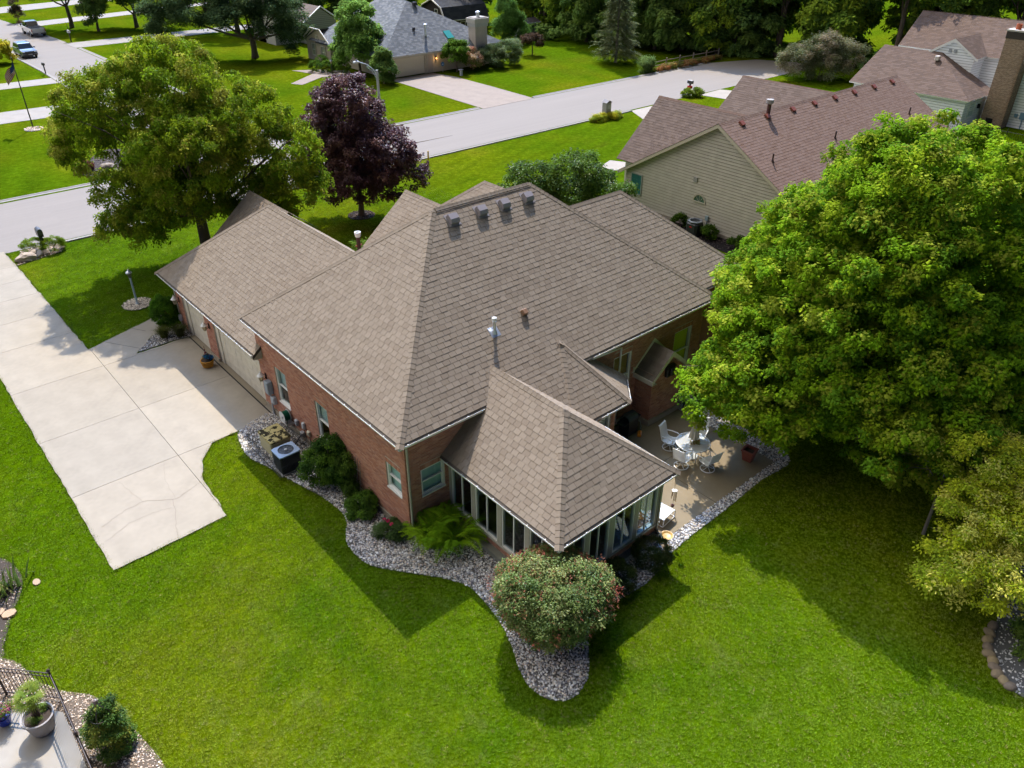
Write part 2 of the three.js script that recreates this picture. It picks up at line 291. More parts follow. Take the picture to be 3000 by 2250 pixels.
// blades of grass in tufts over the near lawn
{
  const tuft = build((b) => { for (let k = 0; k < 5; k++) { const a = k * 1.257 + rr(-0.4, 0.4), r = rr(0, 0.02), x = Math.cos(a) * r, z = Math.sin(a) * r, w = 0.004, h = rr(0.7, 1) , l = rr(0.2, 0.75), ca = Math.cos(a), sa = Math.sin(a); b.tri(V(x - sa * w, -0.004, z + ca * w), V(x + sa * w, -0.004, z - ca * w), V(x + ca * l * 0.055, 0.055 * h, z + sa * l * 0.055)); } });
  const ms = [], cs = [], q = new THREE.Quaternion(), s = V(1, 1, 1), up = V(0, 1, 0), N = (globalThis.QUICK ? 3000 : 220000);
  const cam = [-10.5, 17.4];
  let guard = 0;
  while (ms.length < N && guard++ < N * 6) {
    const x = rr(-18, 24), z = rr(-38, 18), d = Math.hypot(x - cam[0], z - cam[1]);
    if (R() > Math.min(1, Math.pow(19 / Math.max(d, 8), 2)) || !isLawn(x, z)) continue;
    const c = turf(x, z), k = rr(0.85, 1.6), w = R();
    q.setFromAxisAngle(up, R() * 6.283); const h = rr(0.7, 1.35); s.set(rr(1.2, 2.0), h, rr(1.2, 2.0));
    ms.push(new THREE.Matrix4().compose(V(x, 0, z), q, s)); cs.push(w > 0.95 ? [0.24 * k, 0.21 * k, 0.08 * k] : mul(c, 1.45 * k));
  }
  // longer fringe along the edges of paving and beds
  for (const key of ['drive', 'gravelLeft', 'poolGravel', 'leftBed', 'rightBed', 'lampBed', 'mailBed']) {
    const p = P[key];
    for (let i = 0; i < p.length; i++) {
      const a = p[i], b = p[(i + 1) % p.length], L = Math.hypot(b[0] - a[0], b[1] - a[1]); if (L > 60) continue;
      for (let k = 0; k < L * 34; k++) { const t = R(), x = lerp(a[0], b[0], t) + gauss() * 0.035, z = lerp(a[1], b[1], t) + gauss() * 0.035, sd = 0.12; if (x < -20 || z > 18) continue;
        if (!(isLawn(x + sd, z) || isLawn(x - sd, z) || isLawn(x, z + sd) || isLawn(x, z - sd))) continue;
        q.setFromAxisAngle(up, R() * 6.283); s.set(2.2, rr(0.9, 1.9), 2.2); ms.push(new THREE.Matrix4().compose(V(x, 0.0, z), q, s)); cs.push(mul(turf(x, z), rr(1.2, 1.9))); }
    }
  }
  const o = inst('grass', tuft, phys([1, 1, 1], 1, { specularIntensity: 0.15, side: THREE.DoubleSide }), ms, cs); o.userData = { kind: 'stuff', label: 'short mown green grass blades of the lawn around the brick house', category: 'grass' };
}

// concrete drive: slabs with open joints
function slabs(name, outline, xb, zb, base, y = 0.035, gap = 0.012, seed = 3) {
  const g = new THREE.Group(); g.name = numbered(name); g.userData.kind = 'structure'; scene.add(g);
  const lo = xb[0], poly = outline;
  mesh('joint_bed', slabGeo(poly, -0.02, y - 0.018, [0.075, 0.06, 0.045]), M.vc, g);
  for (let i = 0; i < xb.length - 1; i++) for (let j = 0; j < zb.length - 1; j++) {
    const q = clip2(poly, rectTest(xb[i] + gap, xb[i + 1] - gap, zb[j] + gap, zb[j + 1] - gap));
    if (q.length < 3 || Math.abs(area2(q)) < 0.05) continue;
    const k = 0.94 + 0.1 * hash2(i, j, seed), w = hash2(i, j, seed + 9);
    mesh('slab', slabGeo(q, -0.02, y + 0.002 * w, [base[0] * k, base[1] * k * (0.99 + 0.02 * w), base[2] * k * (0.96 + 0.05 * w)]), M.concrete, g);
  }
  return g;
}
const CONC = [0.305, 0.268, 0.216];
const drv = slabs('driveway', wobble(P.drive, 0.35, 0.05, 5), [-9, -4.0, 2], [-40, -35.5, -33.1, -30.6, -27.6, -24.4, -19.86, -15.06, -10.56, -4], CONC, 0.035, 0.009, 3);
{
  // fine cracks near the drive's end, and the stained strip along the doors
  const crack = (pts, w) => build((b) => { b.col([0.2, 0.16, 0.12]); w *= 0.6; const q = []; for (let i = 0; i < pts.length - 1; i++) for (let k = 0; k < 7; k++) { const t = k / 7; q.push([lerp(pts[i][0], pts[i + 1][0], t) + gauss() * 0.018, lerp(pts[i][1], pts[i + 1][1], t) + gauss() * 0.018]); } q.push(pts[pts.length - 1]);
    for (let i = 0; i < q.length - 1; i++) { const a = q[i], c = q[i + 1], L = Math.hypot(c[0] - a[0], c[1] - a[1]) || 1, nx = (-(c[1] - a[1]) / L) * w, nz = ((c[0] - a[0]) / L) * w; b.quad(V(a[0] - nx, 0.041, a[1] - nz), V(a[0] + nx, 0.041, a[1] + nz), V(c[0] + nx, 0.041, c[1] + nz), V(c[0] - nx, 0.041, c[1] - nz)); } });
  for (const [p, w] of [[[[-7.7, -8.2], [-6.78, -8.54], [-6.08, -8.61], [-5.11, -7.95], [-3.95, -8.32]], 0.008], [[[-5.2, -8.0], [-5.41, -7.18], [-5.7, -6.4], [-5.8, -5.9]], 0.011], [[[-7.9, -7.3], [-6.9, -7.75], [-6.05, -7.74], [-5.4, -7.6]], 0.006], [[[-5.1, -8.0], [-5.0, -9.3], [-4.6, -10.5]], 0.006], [[[-6.1, -8.6], [-6.4, -10.4]], 0.005]]) mesh('crack', crack(p, w), M.vc, drv);
  mesh('door_apron', slabGeo([[0.28, -20.3], [0.75, -20.3], [0.75, -11.6], [0.28, -11.6]], 0, 0.048, [0.26, 0.22, 0.16]), M.vcStain, drv);
  mesh('joint_strip', slabGeo([[0.22, -20.25], [0.28, -20.25], [0.28, -10.9], [0.22, -10.9]], 0, 0.042, [0.03, 0.03, 0.03]), M.vc, drv);
  for (const [a, b] of [[[-3.16, -22.16], [-2.09, -20.43]], [[-1.66, -22.81], [-1.22, -22.06]]]) mesh('walk_joint', build((g) => { g.col([0.06, 0.05, 0.045]); const d = V(b[0] - a[0], 0, b[1] - a[1]).normalize(), n = V(-d.z * 0.012, 0, d.x * 0.012); g.quad(V(a[0] - n.x, 0.041, a[1] - n.z), V(a[0] + n.x, 0.041, a[1] + n.z), V(b[0] + n.x, 0.041, b[1] + n.z), V(b[0] - n.x, 0.041, b[1] - n.z)); }), M.vc, drv);
}
slabs('patio', P.patio, [7, 10.2, 14.2], [-1, 2.6, 5.6], [0.235, 0.19, 0.125], 0.045, 0.009, 8);
slabs('pool_deck', P.poolDeck, [-30, -14.4, -10.9], [-3, 1.9, 15], [0.31, 0.285, 0.25], 0.04, 0.006, 12);
// asphalt road and side street
{
  const road = build((b) => { const q = P.roadBlob; const tris = THREE.ShapeUtils.triangulateShape(q.map((p) => new THREE.Vector2(p[0], p[1])), []);
    b.col([0.228, 0.206, 0.186]); for (const t of tris) { const v = t.map((i) => V(q[i][0], 0.012, q[i][1])); const n = V(0, 0, 0).subVectors(v[1], v[0]).cross(V(0, 0, 0).subVectors(v[2], v[0])); if (n.y > 0) b.tri(v[0], v[1], v[2]); else b.tri(v[0], v[2], v[1]); } });
  const lanes = dataTex(512, (i, j) => { const v = 0.84 + 0.05 * vnoise(i / 64, j / 11, 8) + 0.05 * vnoise(i / 90, j / 60, 7) + 0.06 * hash2(i, j, 9); return [v, v * 0.99, v * 0.98]; });
  const lm = lanes.clone(); lm.repeat.set(1 / 60, 1 / 10.4); lm.needsUpdate = true;
  structure('road', road, std([1, 1, 1], 0.9, { vertexColors: true, map: lm, bumpMap: gMap, bumpScale: 0.002 }));
  // kerbs, pale concrete, a low roll along both edges
  const kerb = (pts) => build((b) => { b.col([0.27, 0.25, 0.225]); for (let i = 0; i < pts.length - 1; i++) { const a = pts[i], c = pts[i + 1], L = Math.hypot(c[0] - a[0], c[1] - a[1]), nx = -(c[1] - a[1]) / L, nz = (c[0] - a[0]) / L; const pr = [[0, 0.02], [0.22, 0.03], [0.32, 0.09], [0.42, 0.09], [0.45, 0.0]];
    for (let k = 0; k < 4; k++) { const [o0, h0] = pr[k], [o1, h1] = pr[k + 1]; const A = V(a[0] + nx * o0, h0, a[1] + nz * o0), B = V(c[0] + nx * o0, h0, c[1] + nz * o0), C = V(c[0] + nx * o1, h1, c[1] + nz * o1), D = V(a[0] + nx * o1, h1, a[1] + nz * o1); b.quad(A, D, C, B); } } });
  structure('kerb', kerb([[13.1, -120], [13.4, -98], [12.4, -60], [11.4, -53.5], [9, -49.8], [4, -48.6], [-80, -48.6]]), M.vcStain);
  structure('kerb', kerb([[42.6, -48.4], [21.7, -48.4], [21.4, -112.5]].reverse().map((p) => [p[0] , p[1]]).reverse()), M.vcStain);
  structure('kerb', kerb([[82, -48.5], [50.2, -48.4]]), M.vcStain);
  structure('kerb', kerb([[-1, -37.95], [53.9, -37.85]]), M.vcStain);
  structure('kerb', kerb([[21.1, -118.2], [20.2, -137.4]]), M.vcStain);
}
for (const [n, k, c] of [['neighbour_driveway', 'drive2', [0.26, 0.215, 0.18]], ['neighbour_driveway', 'driveL1', [0.29, 0.265, 0.235]], ['neighbour_driveway', 'driveL2', [0.29, 0.265, 0.235]], ['neighbour_driveway', 'driveR1', [0.29, 0.265, 0.235]], ['neighbour_driveway', 'driveR2', [0.27, 0.25, 0.225]], ['neighbour_driveway', 'driveF', [0.28, 0.26, 0.23]], ['neighbour_driveway', 'nbrDrive1', [0.32, 0.285, 0.245]], ['neighbour_driveway', 'nbrDrive2', [0.32, 0.285, 0.245]], ['garden_path', 'blueWalk', [0.25, 0.2, 0.165]]])
  structure(n, slabGeo(P[k], -0.02, 0.03, c), std([1, 1, 1], 0.9, { vertexColors: true, map: rep(blotch, 5.7) }));
// gravel beds: a sheet of grit under loose stones
const stone = (() => { const g = new THREE.IcosahedronGeometry(1, 0), p = g.attributes.position; for (let i = 0; i < p.count; i++) { const x = p.getX(i), y = p.getY(i), z = p.getZ(i), k = 0.8 + 0.4 * hash2((x * 50) | 0, (z * 50 + y * 31) | 0, 4); p.setXYZ(i, x * k, y * k * 0.62, z * k * 0.8); } g.computeVertexNormals(); return g; })();
function gravel(outline, n, size, cols, label, y = 0.02, skip) {
  structure('gravel_bed', slabGeo(outline, -0.02, y, mul(cols[0], 0.33)), M.vcGrain);
  let a = [1e9, 1e9, -1e9, -1e9]; for (const [x, z] of outline) a = [Math.min(a[0], x), Math.min(a[1], z), Math.max(a[2], x), Math.max(a[3], z)];
  a[0] = Math.max(a[0], -16); const ms = [], cs = []; let g = 0;
  while (ms.length < n && g++ < n * 8) { const x = rr(a[0], a[2]), z = rr(a[1], a[3]); if (!inPoly(x, z, outline) || (skip && skip(x, z))) continue; const s = size * (0.42 + 0.95 * Math.pow(R(), 2.2)), q = new THREE.Quaternion().setFromEuler(new THREE.Euler(rr(-0.5, 0.5), R() * 6.28, rr(-0.5, 0.5))); ms.push(new THREE.Matrix4().compose(V(x, y + s * 0.25, z), q, V(s, s, s))); cs.push(mul(pick(cols), 1.4 * rr(0.7, 1.25))); }
  const o = inst('gravel', stone, std([1, 1, 1], 0.8), ms, cs); o.userData = { kind: 'stuff', label, category: 'gravel' };
}
const GREY = [[0.36, 0.34, 0.32], [0.48, 0.47, 0.45], [0.26, 0.26, 0.27], [0.52, 0.48, 0.41], [0.18, 0.18, 0.20], [0.38, 0.31, 0.25], [0.5, 0.5, 0.5]], WARM = [[0.42, 0.32, 0.23], [0.5, 0.4, 0.3], [0.56, 0.48, 0.38], [0.3, 0.22, 0.16]];
gravel(P.gravelLeft, 34000, 0.036, GREY, 'grey river gravel in the bed round the brick house and sunroom', 0.03, (x, z) => (x > 0.45 && z < -0.4 && x < 15) || (x > 2.2 && x < 7.0 && z < 5.0 && z > -1) || (x > 7.05 && x < 14.05 && z < 5.52));
gravel(P.triBed, 900, 0.034, GREY, 'grey gravel in the small triangular bed by the garage', 0.045);
gravel(P.mailBed, 700, 0.04, WARM, 'pale tan gravel round the mailbox and clipped hedges', 0.03);
gravel(P.lampBed, 900, 0.04, [[0.52, 0.46, 0.38], [0.6, 0.54, 0.46], [0.4, 0.34, 0.28]], 'round island of pale stones at the lamp post foot', 0.03);
gravel(P.flagBed, 500, 0.05, [[0.52, 0.42, 0.34], [0.6, 0.52, 0.44]], 'round stone island at the flagpole foot', 0.03);
gravel(P.poolGravel, 9000, 0.027, WARM, 'warm tan gravel along the pool deck fence', 0.02, (x, z) => inPoly(x, z, P.poolDeck));
gravel(P.leftBed, 2600, 0.028, [[0.2, 0.16, 0.13], [0.3, 0.24, 0.2], [0.4, 0.33, 0.26]], 'brown mulch and stones under the spiky iris plant', 0.02);
gravel(P.rightBed, 4200, 0.038, [[0.42, 0.42, 0.42], [0.3, 0.3, 0.3], [0.52, 0.5, 0.48]], 'grey gravel in the stone edged bed at the lower right', 0.03);
gravel(P.mulchLeft, 900, 0.07, [[0.15, 0.12, 0.11], [0.2, 0.17, 0.15]], 'dark bark mulch bed on the lawn across the road', 0.02);
gravel(P.maplePit, 500, 0.05, [[0.07, 0.05, 0.04], [0.11, 0.08, 0.06]], 'dark mulch ring under the purple maple', 0.02);
gravel(P.nbrBed, 900, 0.05, [[0.05, 0.04, 0.04], [0.08, 0.06, 0.06]], 'dark mulch strip along the tan siding wall', 0.02);
// ---------------------------------------------------------------- roofs, bricks, siding: pieces laid in courses
const CAM = camera.position.clone();
function faceFrame(poly, out) {
  const p0 = poly[0]; let u = V(0, 0, 0).subVectors(poly[1], poly[0]).normalize();
  const n = V(0, 0, 0).subVectors(poly[1], p0).cross(V(0, 0, 0).subVectors(poly[2], p0)).normalize();
  if (n.dot(out || V(0, 1, 0)) < 0) n.negate();
  let v = V(0, 0, 0).crossVectors(n, u); if (v.y < 0) { u.negate(); v.negate(); }
  return { p0, u, v, n, to2: (p) => { const d = V(0, 0, 0).subVectors(p, p0); return [d.dot(u), d.dot(v)]; } };
}
function courses(poly, o) {
  const f = faceFrame(poly, o.out); let q = poly.map(f.to2); if (area2(q) < 0) q = q.reverse();
  const half = q.map((a, i) => { const b = q[(i + 1) % q.length], nx = b[1] - a[1], ny = -(b[0] - a[0]); return [nx, ny, nx * a[0] + ny * a[1]]; });
  const xs = q.map((a) => a[0]), ys = q.map((a) => a[1]), x0 = Math.min(...xs), x1 = Math.max(...xs), y0 = Math.min(...ys) + (o.start || 0), y1 = Math.max(...ys), list = [];
  for (let r = 0, y = y0; y < y1; r++, y += o.e) {
    const off = o.w ? (r % 2) * o.w * 0.5 + (r % 3) * o.w * 0.13 : 0;
    for (let x = o.w ? x0 - o.w - off : x0; x < x1; x += o.w || 1e9) {
      const a = x + o.gap / 2, b = o.w ? x + o.w - o.gap / 2 : x1, h = o.e + o.lap, c = clip2([[a, y], [b, y], [b, y + h], [a, y + h]], half);
      if (c.length < 3 || Math.abs(area2(c)) < 0.002) continue;
      const full = Math.abs(Math.abs(area2(c)) - (b - a) * h) < 1e-4;
      list.push({ f, c, a, b, y, h, full, t: rr(o.t[0], o.t[1]), tone: R(), row: r });
    }
  }
  return list;
}
function emit(g, s, min = 0.002) {
  const { f, c, a, b, y, h, t } = s, at = (p, k) => V(0, 0, 0).copy(f.p0).addScaledVector(f.u, p[0]).addScaledVector(f.v, p[1]).addScaledVector(f.n, k), lift = (p) => min + t * (1 - (p[1] - y) / h);
  g.poly(c.map((p) => at(p, lift(p))));
  for (let i = 0; i < c.length; i++) { const p = c[i], q = c[(i + 1) % c.length]; const on = (k, v) => Math.abs(p[k] - v) < 1e-5 && Math.abs(q[k] - v) < 1e-5; if (on(1, y) || on(0, a) || on(0, b)) g.quad(at(p, 0), at(q, 0), at(q, lift(q)), at(p, lift(p))); }
}
const deckGeo = (polys, c) => build((g) => { g.col(c); for (const p of polys) g.poly(p); });
// individual pieces (the nearest 'most') as meshes that share geometry, the rest joined
function layPieces(parent, name, recs, cols, m, most, minLift) {
  const cents = recs.map((s) => V(0, 0, 0).copy(s.f.p0).addScaledVector(s.f.u, (s.a + s.b) / 2).addScaledVector(s.f.v, s.y + s.h / 2));
  const order = recs.map((s, i) => i).filter((i) => recs[i].full).sort((i, j) => cents[i].distanceTo(CAM) - cents[j].distanceTo(CAM)).slice(0, most), single = new Set(order), cache = {};
  const mats = cols.map((c) => { const k = m.clone(); k.vertexColors = false; k.color.setRGB(c[0], c[1], c[2]); return k; });
  for (const i of order) {
    const s = recs[i], tq = Math.round(s.t * 250) / 250, key = [tq, (s.b - s.a).toFixed(3), s.h.toFixed(3)].join();
    cache[key] ??= build((g) => emit(g, { f: { p0: V(0, 0, 0), u: V(1, 0, 0), v: V(0, 1, 0), n: V(0, 0, 1) }, c: [[0, 0], [s.b - s.a, 0], [s.b - s.a, s.h], [0, s.h]], a: 0, b: s.b - s.a, y: 0, h: s.h, t: tq }, minLift));
    const o = mesh(name, cache[key], mats[Math.floor(s.tone * mats.length)], parent);
    place(o, basis(V(0, 0, 0).copy(s.f.p0).addScaledVector(s.f.u, s.a).addScaledVector(s.f.v, s.y), s.f.u, s.f.v, s.f.n));
  }
  const g = new GB();
  recs.forEach((s, i) => { if (!single.has(i)) { g.col(cols[Math.floor(s.tone * cols.length)]); emit(g, s, minLift); } });
  if (g.p.length) { const o = mesh(name + 's', g.geo(), m, parent); o.userData.kind = 'stuff'; }
}
// ridge and hip caps: bent shingles along a line between two slopes with normals n1, n2
function capRecs(a, b, n1, n2, e, w) {
  const d = V(0, 0, 0).subVectors(b, a), L = d.length(); d.normalize();
  const s1 = V(0, 0, 0).crossVectors(d, n1), s2 = V(0, 0, 0).crossVectors(d, n2); const nm = V(0, 0, 0).addVectors(n1, n2).normalize();
  if (s1.y > 0) s1.negate(); if (s2.y > 0) s2.negate(); if (s1.dot(s2) > 0.98) s2.negate();
  const out = []; for (let k = 0; k * e < L; k++) out.push({ at: V(0, 0, 0).copy(a).addScaledVector(d, k * e), d, s1, s2, nm, len: Math.min(e + 0.06, L - k * e + 0.03), w, tone: R() });
  return out;
}
const capGeo = (s1, s2, nm, d, len, w, t = 0.02) => build((g) => {
  const P0 = (s, x, k) => V(0, 0, 0).addScaledVector(d, x).addScaledVector(s, w).addScaledVector(nm, k), T = (x, k) => V(0, 0, 0).addScaledVector(d, x).addScaledVector(nm, k), S = (s, x, k) => V(0, 0, 0).addScaledVector(d, x).addScaledVector(s, w * 0.32).addScaledVector(nm, k + 0.004);
  for (const s of [s1, s2]) { const lo = 0.026, hi = 0.014;
    const q = [P0(s, 0, lo), P0(s, len, hi), S(s, len, hi), S(s, 0, lo)], r = [S(s, 0, lo), S(s, len, hi), T(len, hi + 0.012), T(0, lo + 0.012)];
    const fix = (z) => { const n = V(0, 0, 0).subVectors(z[1], z[0]).cross(V(0, 0, 0).subVectors(z[2], z[0])); return n.dot(nm) < 0 ? z.slice().reverse() : z; };
    g.quad(...fix(q)); g.quad(...fix(r));
    g.quad(P0(s, 0, lo), S(s, 0, lo), S(s, 0, 0), P0(s, 0, 0)); g.quad(S(s, 0, lo), T(0, lo + 0.012), T(0, 0), S(s, 0, 0)); g.quad(P0(s, 0, lo), P0(s, len, hi), P0(s, len, 0), P0(s, 0, 0)); }
});
function layCaps(parent, runs, cols, m, most, name = 'cap_shingle') {
  const recs = runs.flat().sort((p, q) => p.at.distanceTo(CAM) - q.at.distanceTo(CAM)), mats = cols.map((c) => { const k = m.clone(); k.vertexColors = false; k.color.setRGB(...c); return k; }), rest = new GB(), cache = new Map();
  recs.forEach((s, i) => {
    const key = [s.d, s.s1, s.s2].map((v) => v.toArray().map((x) => x.toFixed(3))).join() + s.len.toFixed(3) + s.w;
    if (!cache.has(key)) cache.set(key, capGeo(s.s1, s.s2, s.nm, s.d, s.len, s.w));
    if (i < most) { const o = mesh(name, cache.get(key), mats[Math.floor(s.tone * mats.length)], parent); o.position.copy(s.at); }
    else rest.col(cols[Math.floor(s.tone * cols.length)]).add(cache.get(key), new THREE.Matrix4().setPosition(s.at));
  });
  if (rest.p.length) mesh(name + 's', rest.geo(), m, parent).userData.kind = 'stuff';
}
// gutter: an open trough along a-b, outward n, with hangers
function gutter(parent, a, b, n, m = M.white) {
  const d = V(0, 0, 0).subVectors(b, a), L = d.length(); d.normalize(); const Y = V(0, 1, 0), N = V(...n);
  mesh('gutter', build((g) => {
    const prof = [[0.0, 0], [0.012, 0.004], [0.012, -0.03], [0.0, -0.05], [-0.03, -0.115], [-0.115, -0.115], [-0.118, 0.0], [-0.11, 0.0], [-0.108, -0.105], [-0.034, -0.105], [-0.008, -0.048], [-0.004, -0.004]];
    const at = (p, t) => V(0, 0, 0).copy(a).addScaledVector(d, t).addScaledVector(N, p[0]).addScaledVector(Y, p[1]);
    for (let i = 0; i < prof.length; i++) { const p = prof[i], q = prof[(i + 1) % prof.length]; g.quad(at(p, 0), at(p, L), at(q, L), at(q, 0)); }
  }), m, parent);
  const h = build((g) => g.box(-0.012, -0.004, -0.13, 0.012, 0.014, 0.008));
  const bm = basis(V(0, 0, 0), V(0, 0, 0).crossVectors(Y, N), Y, N);
  for (let t = 0.35; t < L; t += 0.82) { const o = mesh('gutter_hanger', h, m, parent); place(o, bm.clone().setPosition(V(0, 0, 0).copy(a).addScaledVector(d, t))); }
}
// brick wall: origin o, along u, outward n, with openings
function brickWall(parent, o, u, n, len, hgt, openings = [], recs, seed = 1, opt = {}) {
  const Y = V(0, 1, 0), f = { p0: o, u, v: Y, n };
  mesh('wall', build((g) => {
    const bm = basis(o, u, Y, V(0, 0, 0).crossVectors(u, Y)), sgn = V(0, 0, 0).crossVectors(u, Y).dot(n);
    const xs = [0, len, ...openings.flatMap((w) => [w.x0, w.x1])].sort((p, q) => p - q).filter((v, i, a) => v >= 0 && v <= len && (!i || v - a[i - 1] > 1e-4));
    for (let i = 0; i < xs.length - 1; i++) { const mid = (xs[i] + xs[i + 1]) / 2, holes = openings.filter((w) => mid > w.x0 && mid < w.x1).sort((p, q) => p.y0 - q.y0); let y = 0; for (const w of [...holes, { y0: hgt, y1: hgt }]) { if (w.y0 > y + 1e-4) g.box(xs[i], y, sgn > 0 ? -0.2 : 0, xs[i + 1], w.y0, sgn > 0 ? 0 : 0.2, bm); y = w.y1; } }
  }), M.mortar, parent);
  const BH = 0.0677, BW = 0.212, J = 0.011, base = opt.base ?? 0;
  for (let r = 0, y = base; y < hgt - 0.02; r++, y += BH) {
    const y1 = Math.min(y + BH - J, hgt);
    // free stretches of this course
    let free = [[0, len]];
    for (const w of openings) { const top = w.y1 + (w.plain ? 0 : 0.2), bot = w.y0 - (w.plain ? 0 : 0.075), ex = 0; if (y1 > bot && y < top) free = free.flatMap(([a, b]) => (w.x1 + ex <= a || w.x0 - ex >= b ? [[a, b]] : [[a, Math.max(a, w.x0 - ex)], [Math.min(b, w.x1 + ex), b]].filter(([p, q]) => q - p > 0.02))); }
    for (const [a, b] of free) for (let x = Math.floor(a / BW) * BW - (r % 2) * BW * 0.5; x < b; x += BW) { const p = Math.max(a, x), q = Math.min(b, x + BW - J); if (q - p < 0.02) continue; recs.push({ f, c: [[p, y], [q, y], [q, y1], [p, y1]], a: p, b: q, y, h: y1 - y, full: q - p > BW - J - 1e-4, t: 0, tone: hash2(r * 7 + 1, Math.round(x * 50), seed) }); }
  }
  for (const w of openings) if (!w.plain) {   // soldier course above, rowlock sill below
    for (let x = w.x0; x < w.x1 - 0.02; x += BH) { const q = Math.min(w.x1, x + BH - J); recs.push({ f, c: [[x, w.y1 + 0.004], [q, w.y1 + 0.004], [q, w.y1 + 0.194], [x, w.y1 + 0.194]], a: x, b: q, y: w.y1 + 0.004, h: 0.19, full: false, t: 0, tone: R() });
      recs.push({ f: { ...f, n }, c: [[x, w.y0 - 0.075], [q, w.y0 - 0.075], [q, w.y0 - 0.004], [x, w.y0 - 0.004]], a: x, b: q, y: w.y0 - 0.075, h: 0.071, full: false, t: 0.012, tone: R() }); }
  }
}
// a window set in an opening; local x along the wall, y up, z outward
function windowIn(parent, o, u, n, w, h, opt = {}) {
  const g = new THREE.Group(); g.name = 'window'; parent.add(g); place(g, basis(o, u, V(0, 1, 0), n));
  const fm = opt.frame || M.white, b = opt.bar || 0.075, dz = opt.dz ?? -0.09;
  mesh('frame', build((k) => { k.box(0, 0, dz - 0.06, b, h, dz + 0.05); k.box(w - b, 0, dz - 0.06, w, h, dz + 0.05); k.box(b, h - b, dz - 0.06, w - b, h, dz + 0.05); k.box(b, 0, dz - 0.06, w - b, b, dz + 0.05); }), fm, g);
  const pane = (x0, y0, x1, y1, z) => mesh('pane', build((k) => k.quad(V(x0, y0, z), V(x1, y0, z), V(x1, y1, z), V(x0, y1, z))), opt.glass || M.glass, g);
  if (opt.slider) { const c = opt.slider; mesh('mullion', build((k) => { k.box(c - 0.022, b, dz - 0.03, c + 0.022, h - b, dz + 0.02); }), fm, g); pane(b, b, c - 0.022, h - b, dz - 0.012); pane(c + 0.022, b, w - b, h - b, dz - 0.02); }
  else {
    mesh('sash', build((k) => { k.box(b, h * 0.5 - 0.03, dz - 0.05, w - b, h * 0.5 + 0.025, dz + 0.025); k.box(b, b, dz - 0.03, b + 0.035, h * 0.5 - 0.03, dz + 0.022); k.box(w - b - 0.035, b, dz - 0.03, w - b, h * 0.5 - 0.03, dz + 0.022); k.box(b + 0.035, b, dz - 0.03, w - b - 0.035, b + 0.045, dz + 0.022); }), fm, g);
    pane(b, b, w - b, h * 0.5 - 0.03, dz - 0.004); pane(b, h * 0.5 + 0.025, w - b, h - b, dz - 0.03);
  }
  if (opt.sill !== false) mesh('sill', build((k) => k.box(-0.0, -0.01, dz + 0.05, w, 0.045, 0.03)), fm, g);
  if (opt.blind) mesh('blind', build((k) => { const y0 = h * (opt.blindTo ?? 0.12); for (let y = y0; y < h - 0.05; y += 0.06) k.quad(V(0.05, y, dz - 0.09), V(w - 0.05, y, dz - 0.09), V(w - 0.05, y + 0.056, dz - 0.105), V(0.05, y + 0.056, dz - 0.105)); }), opt.blind, g);
  return g;
}

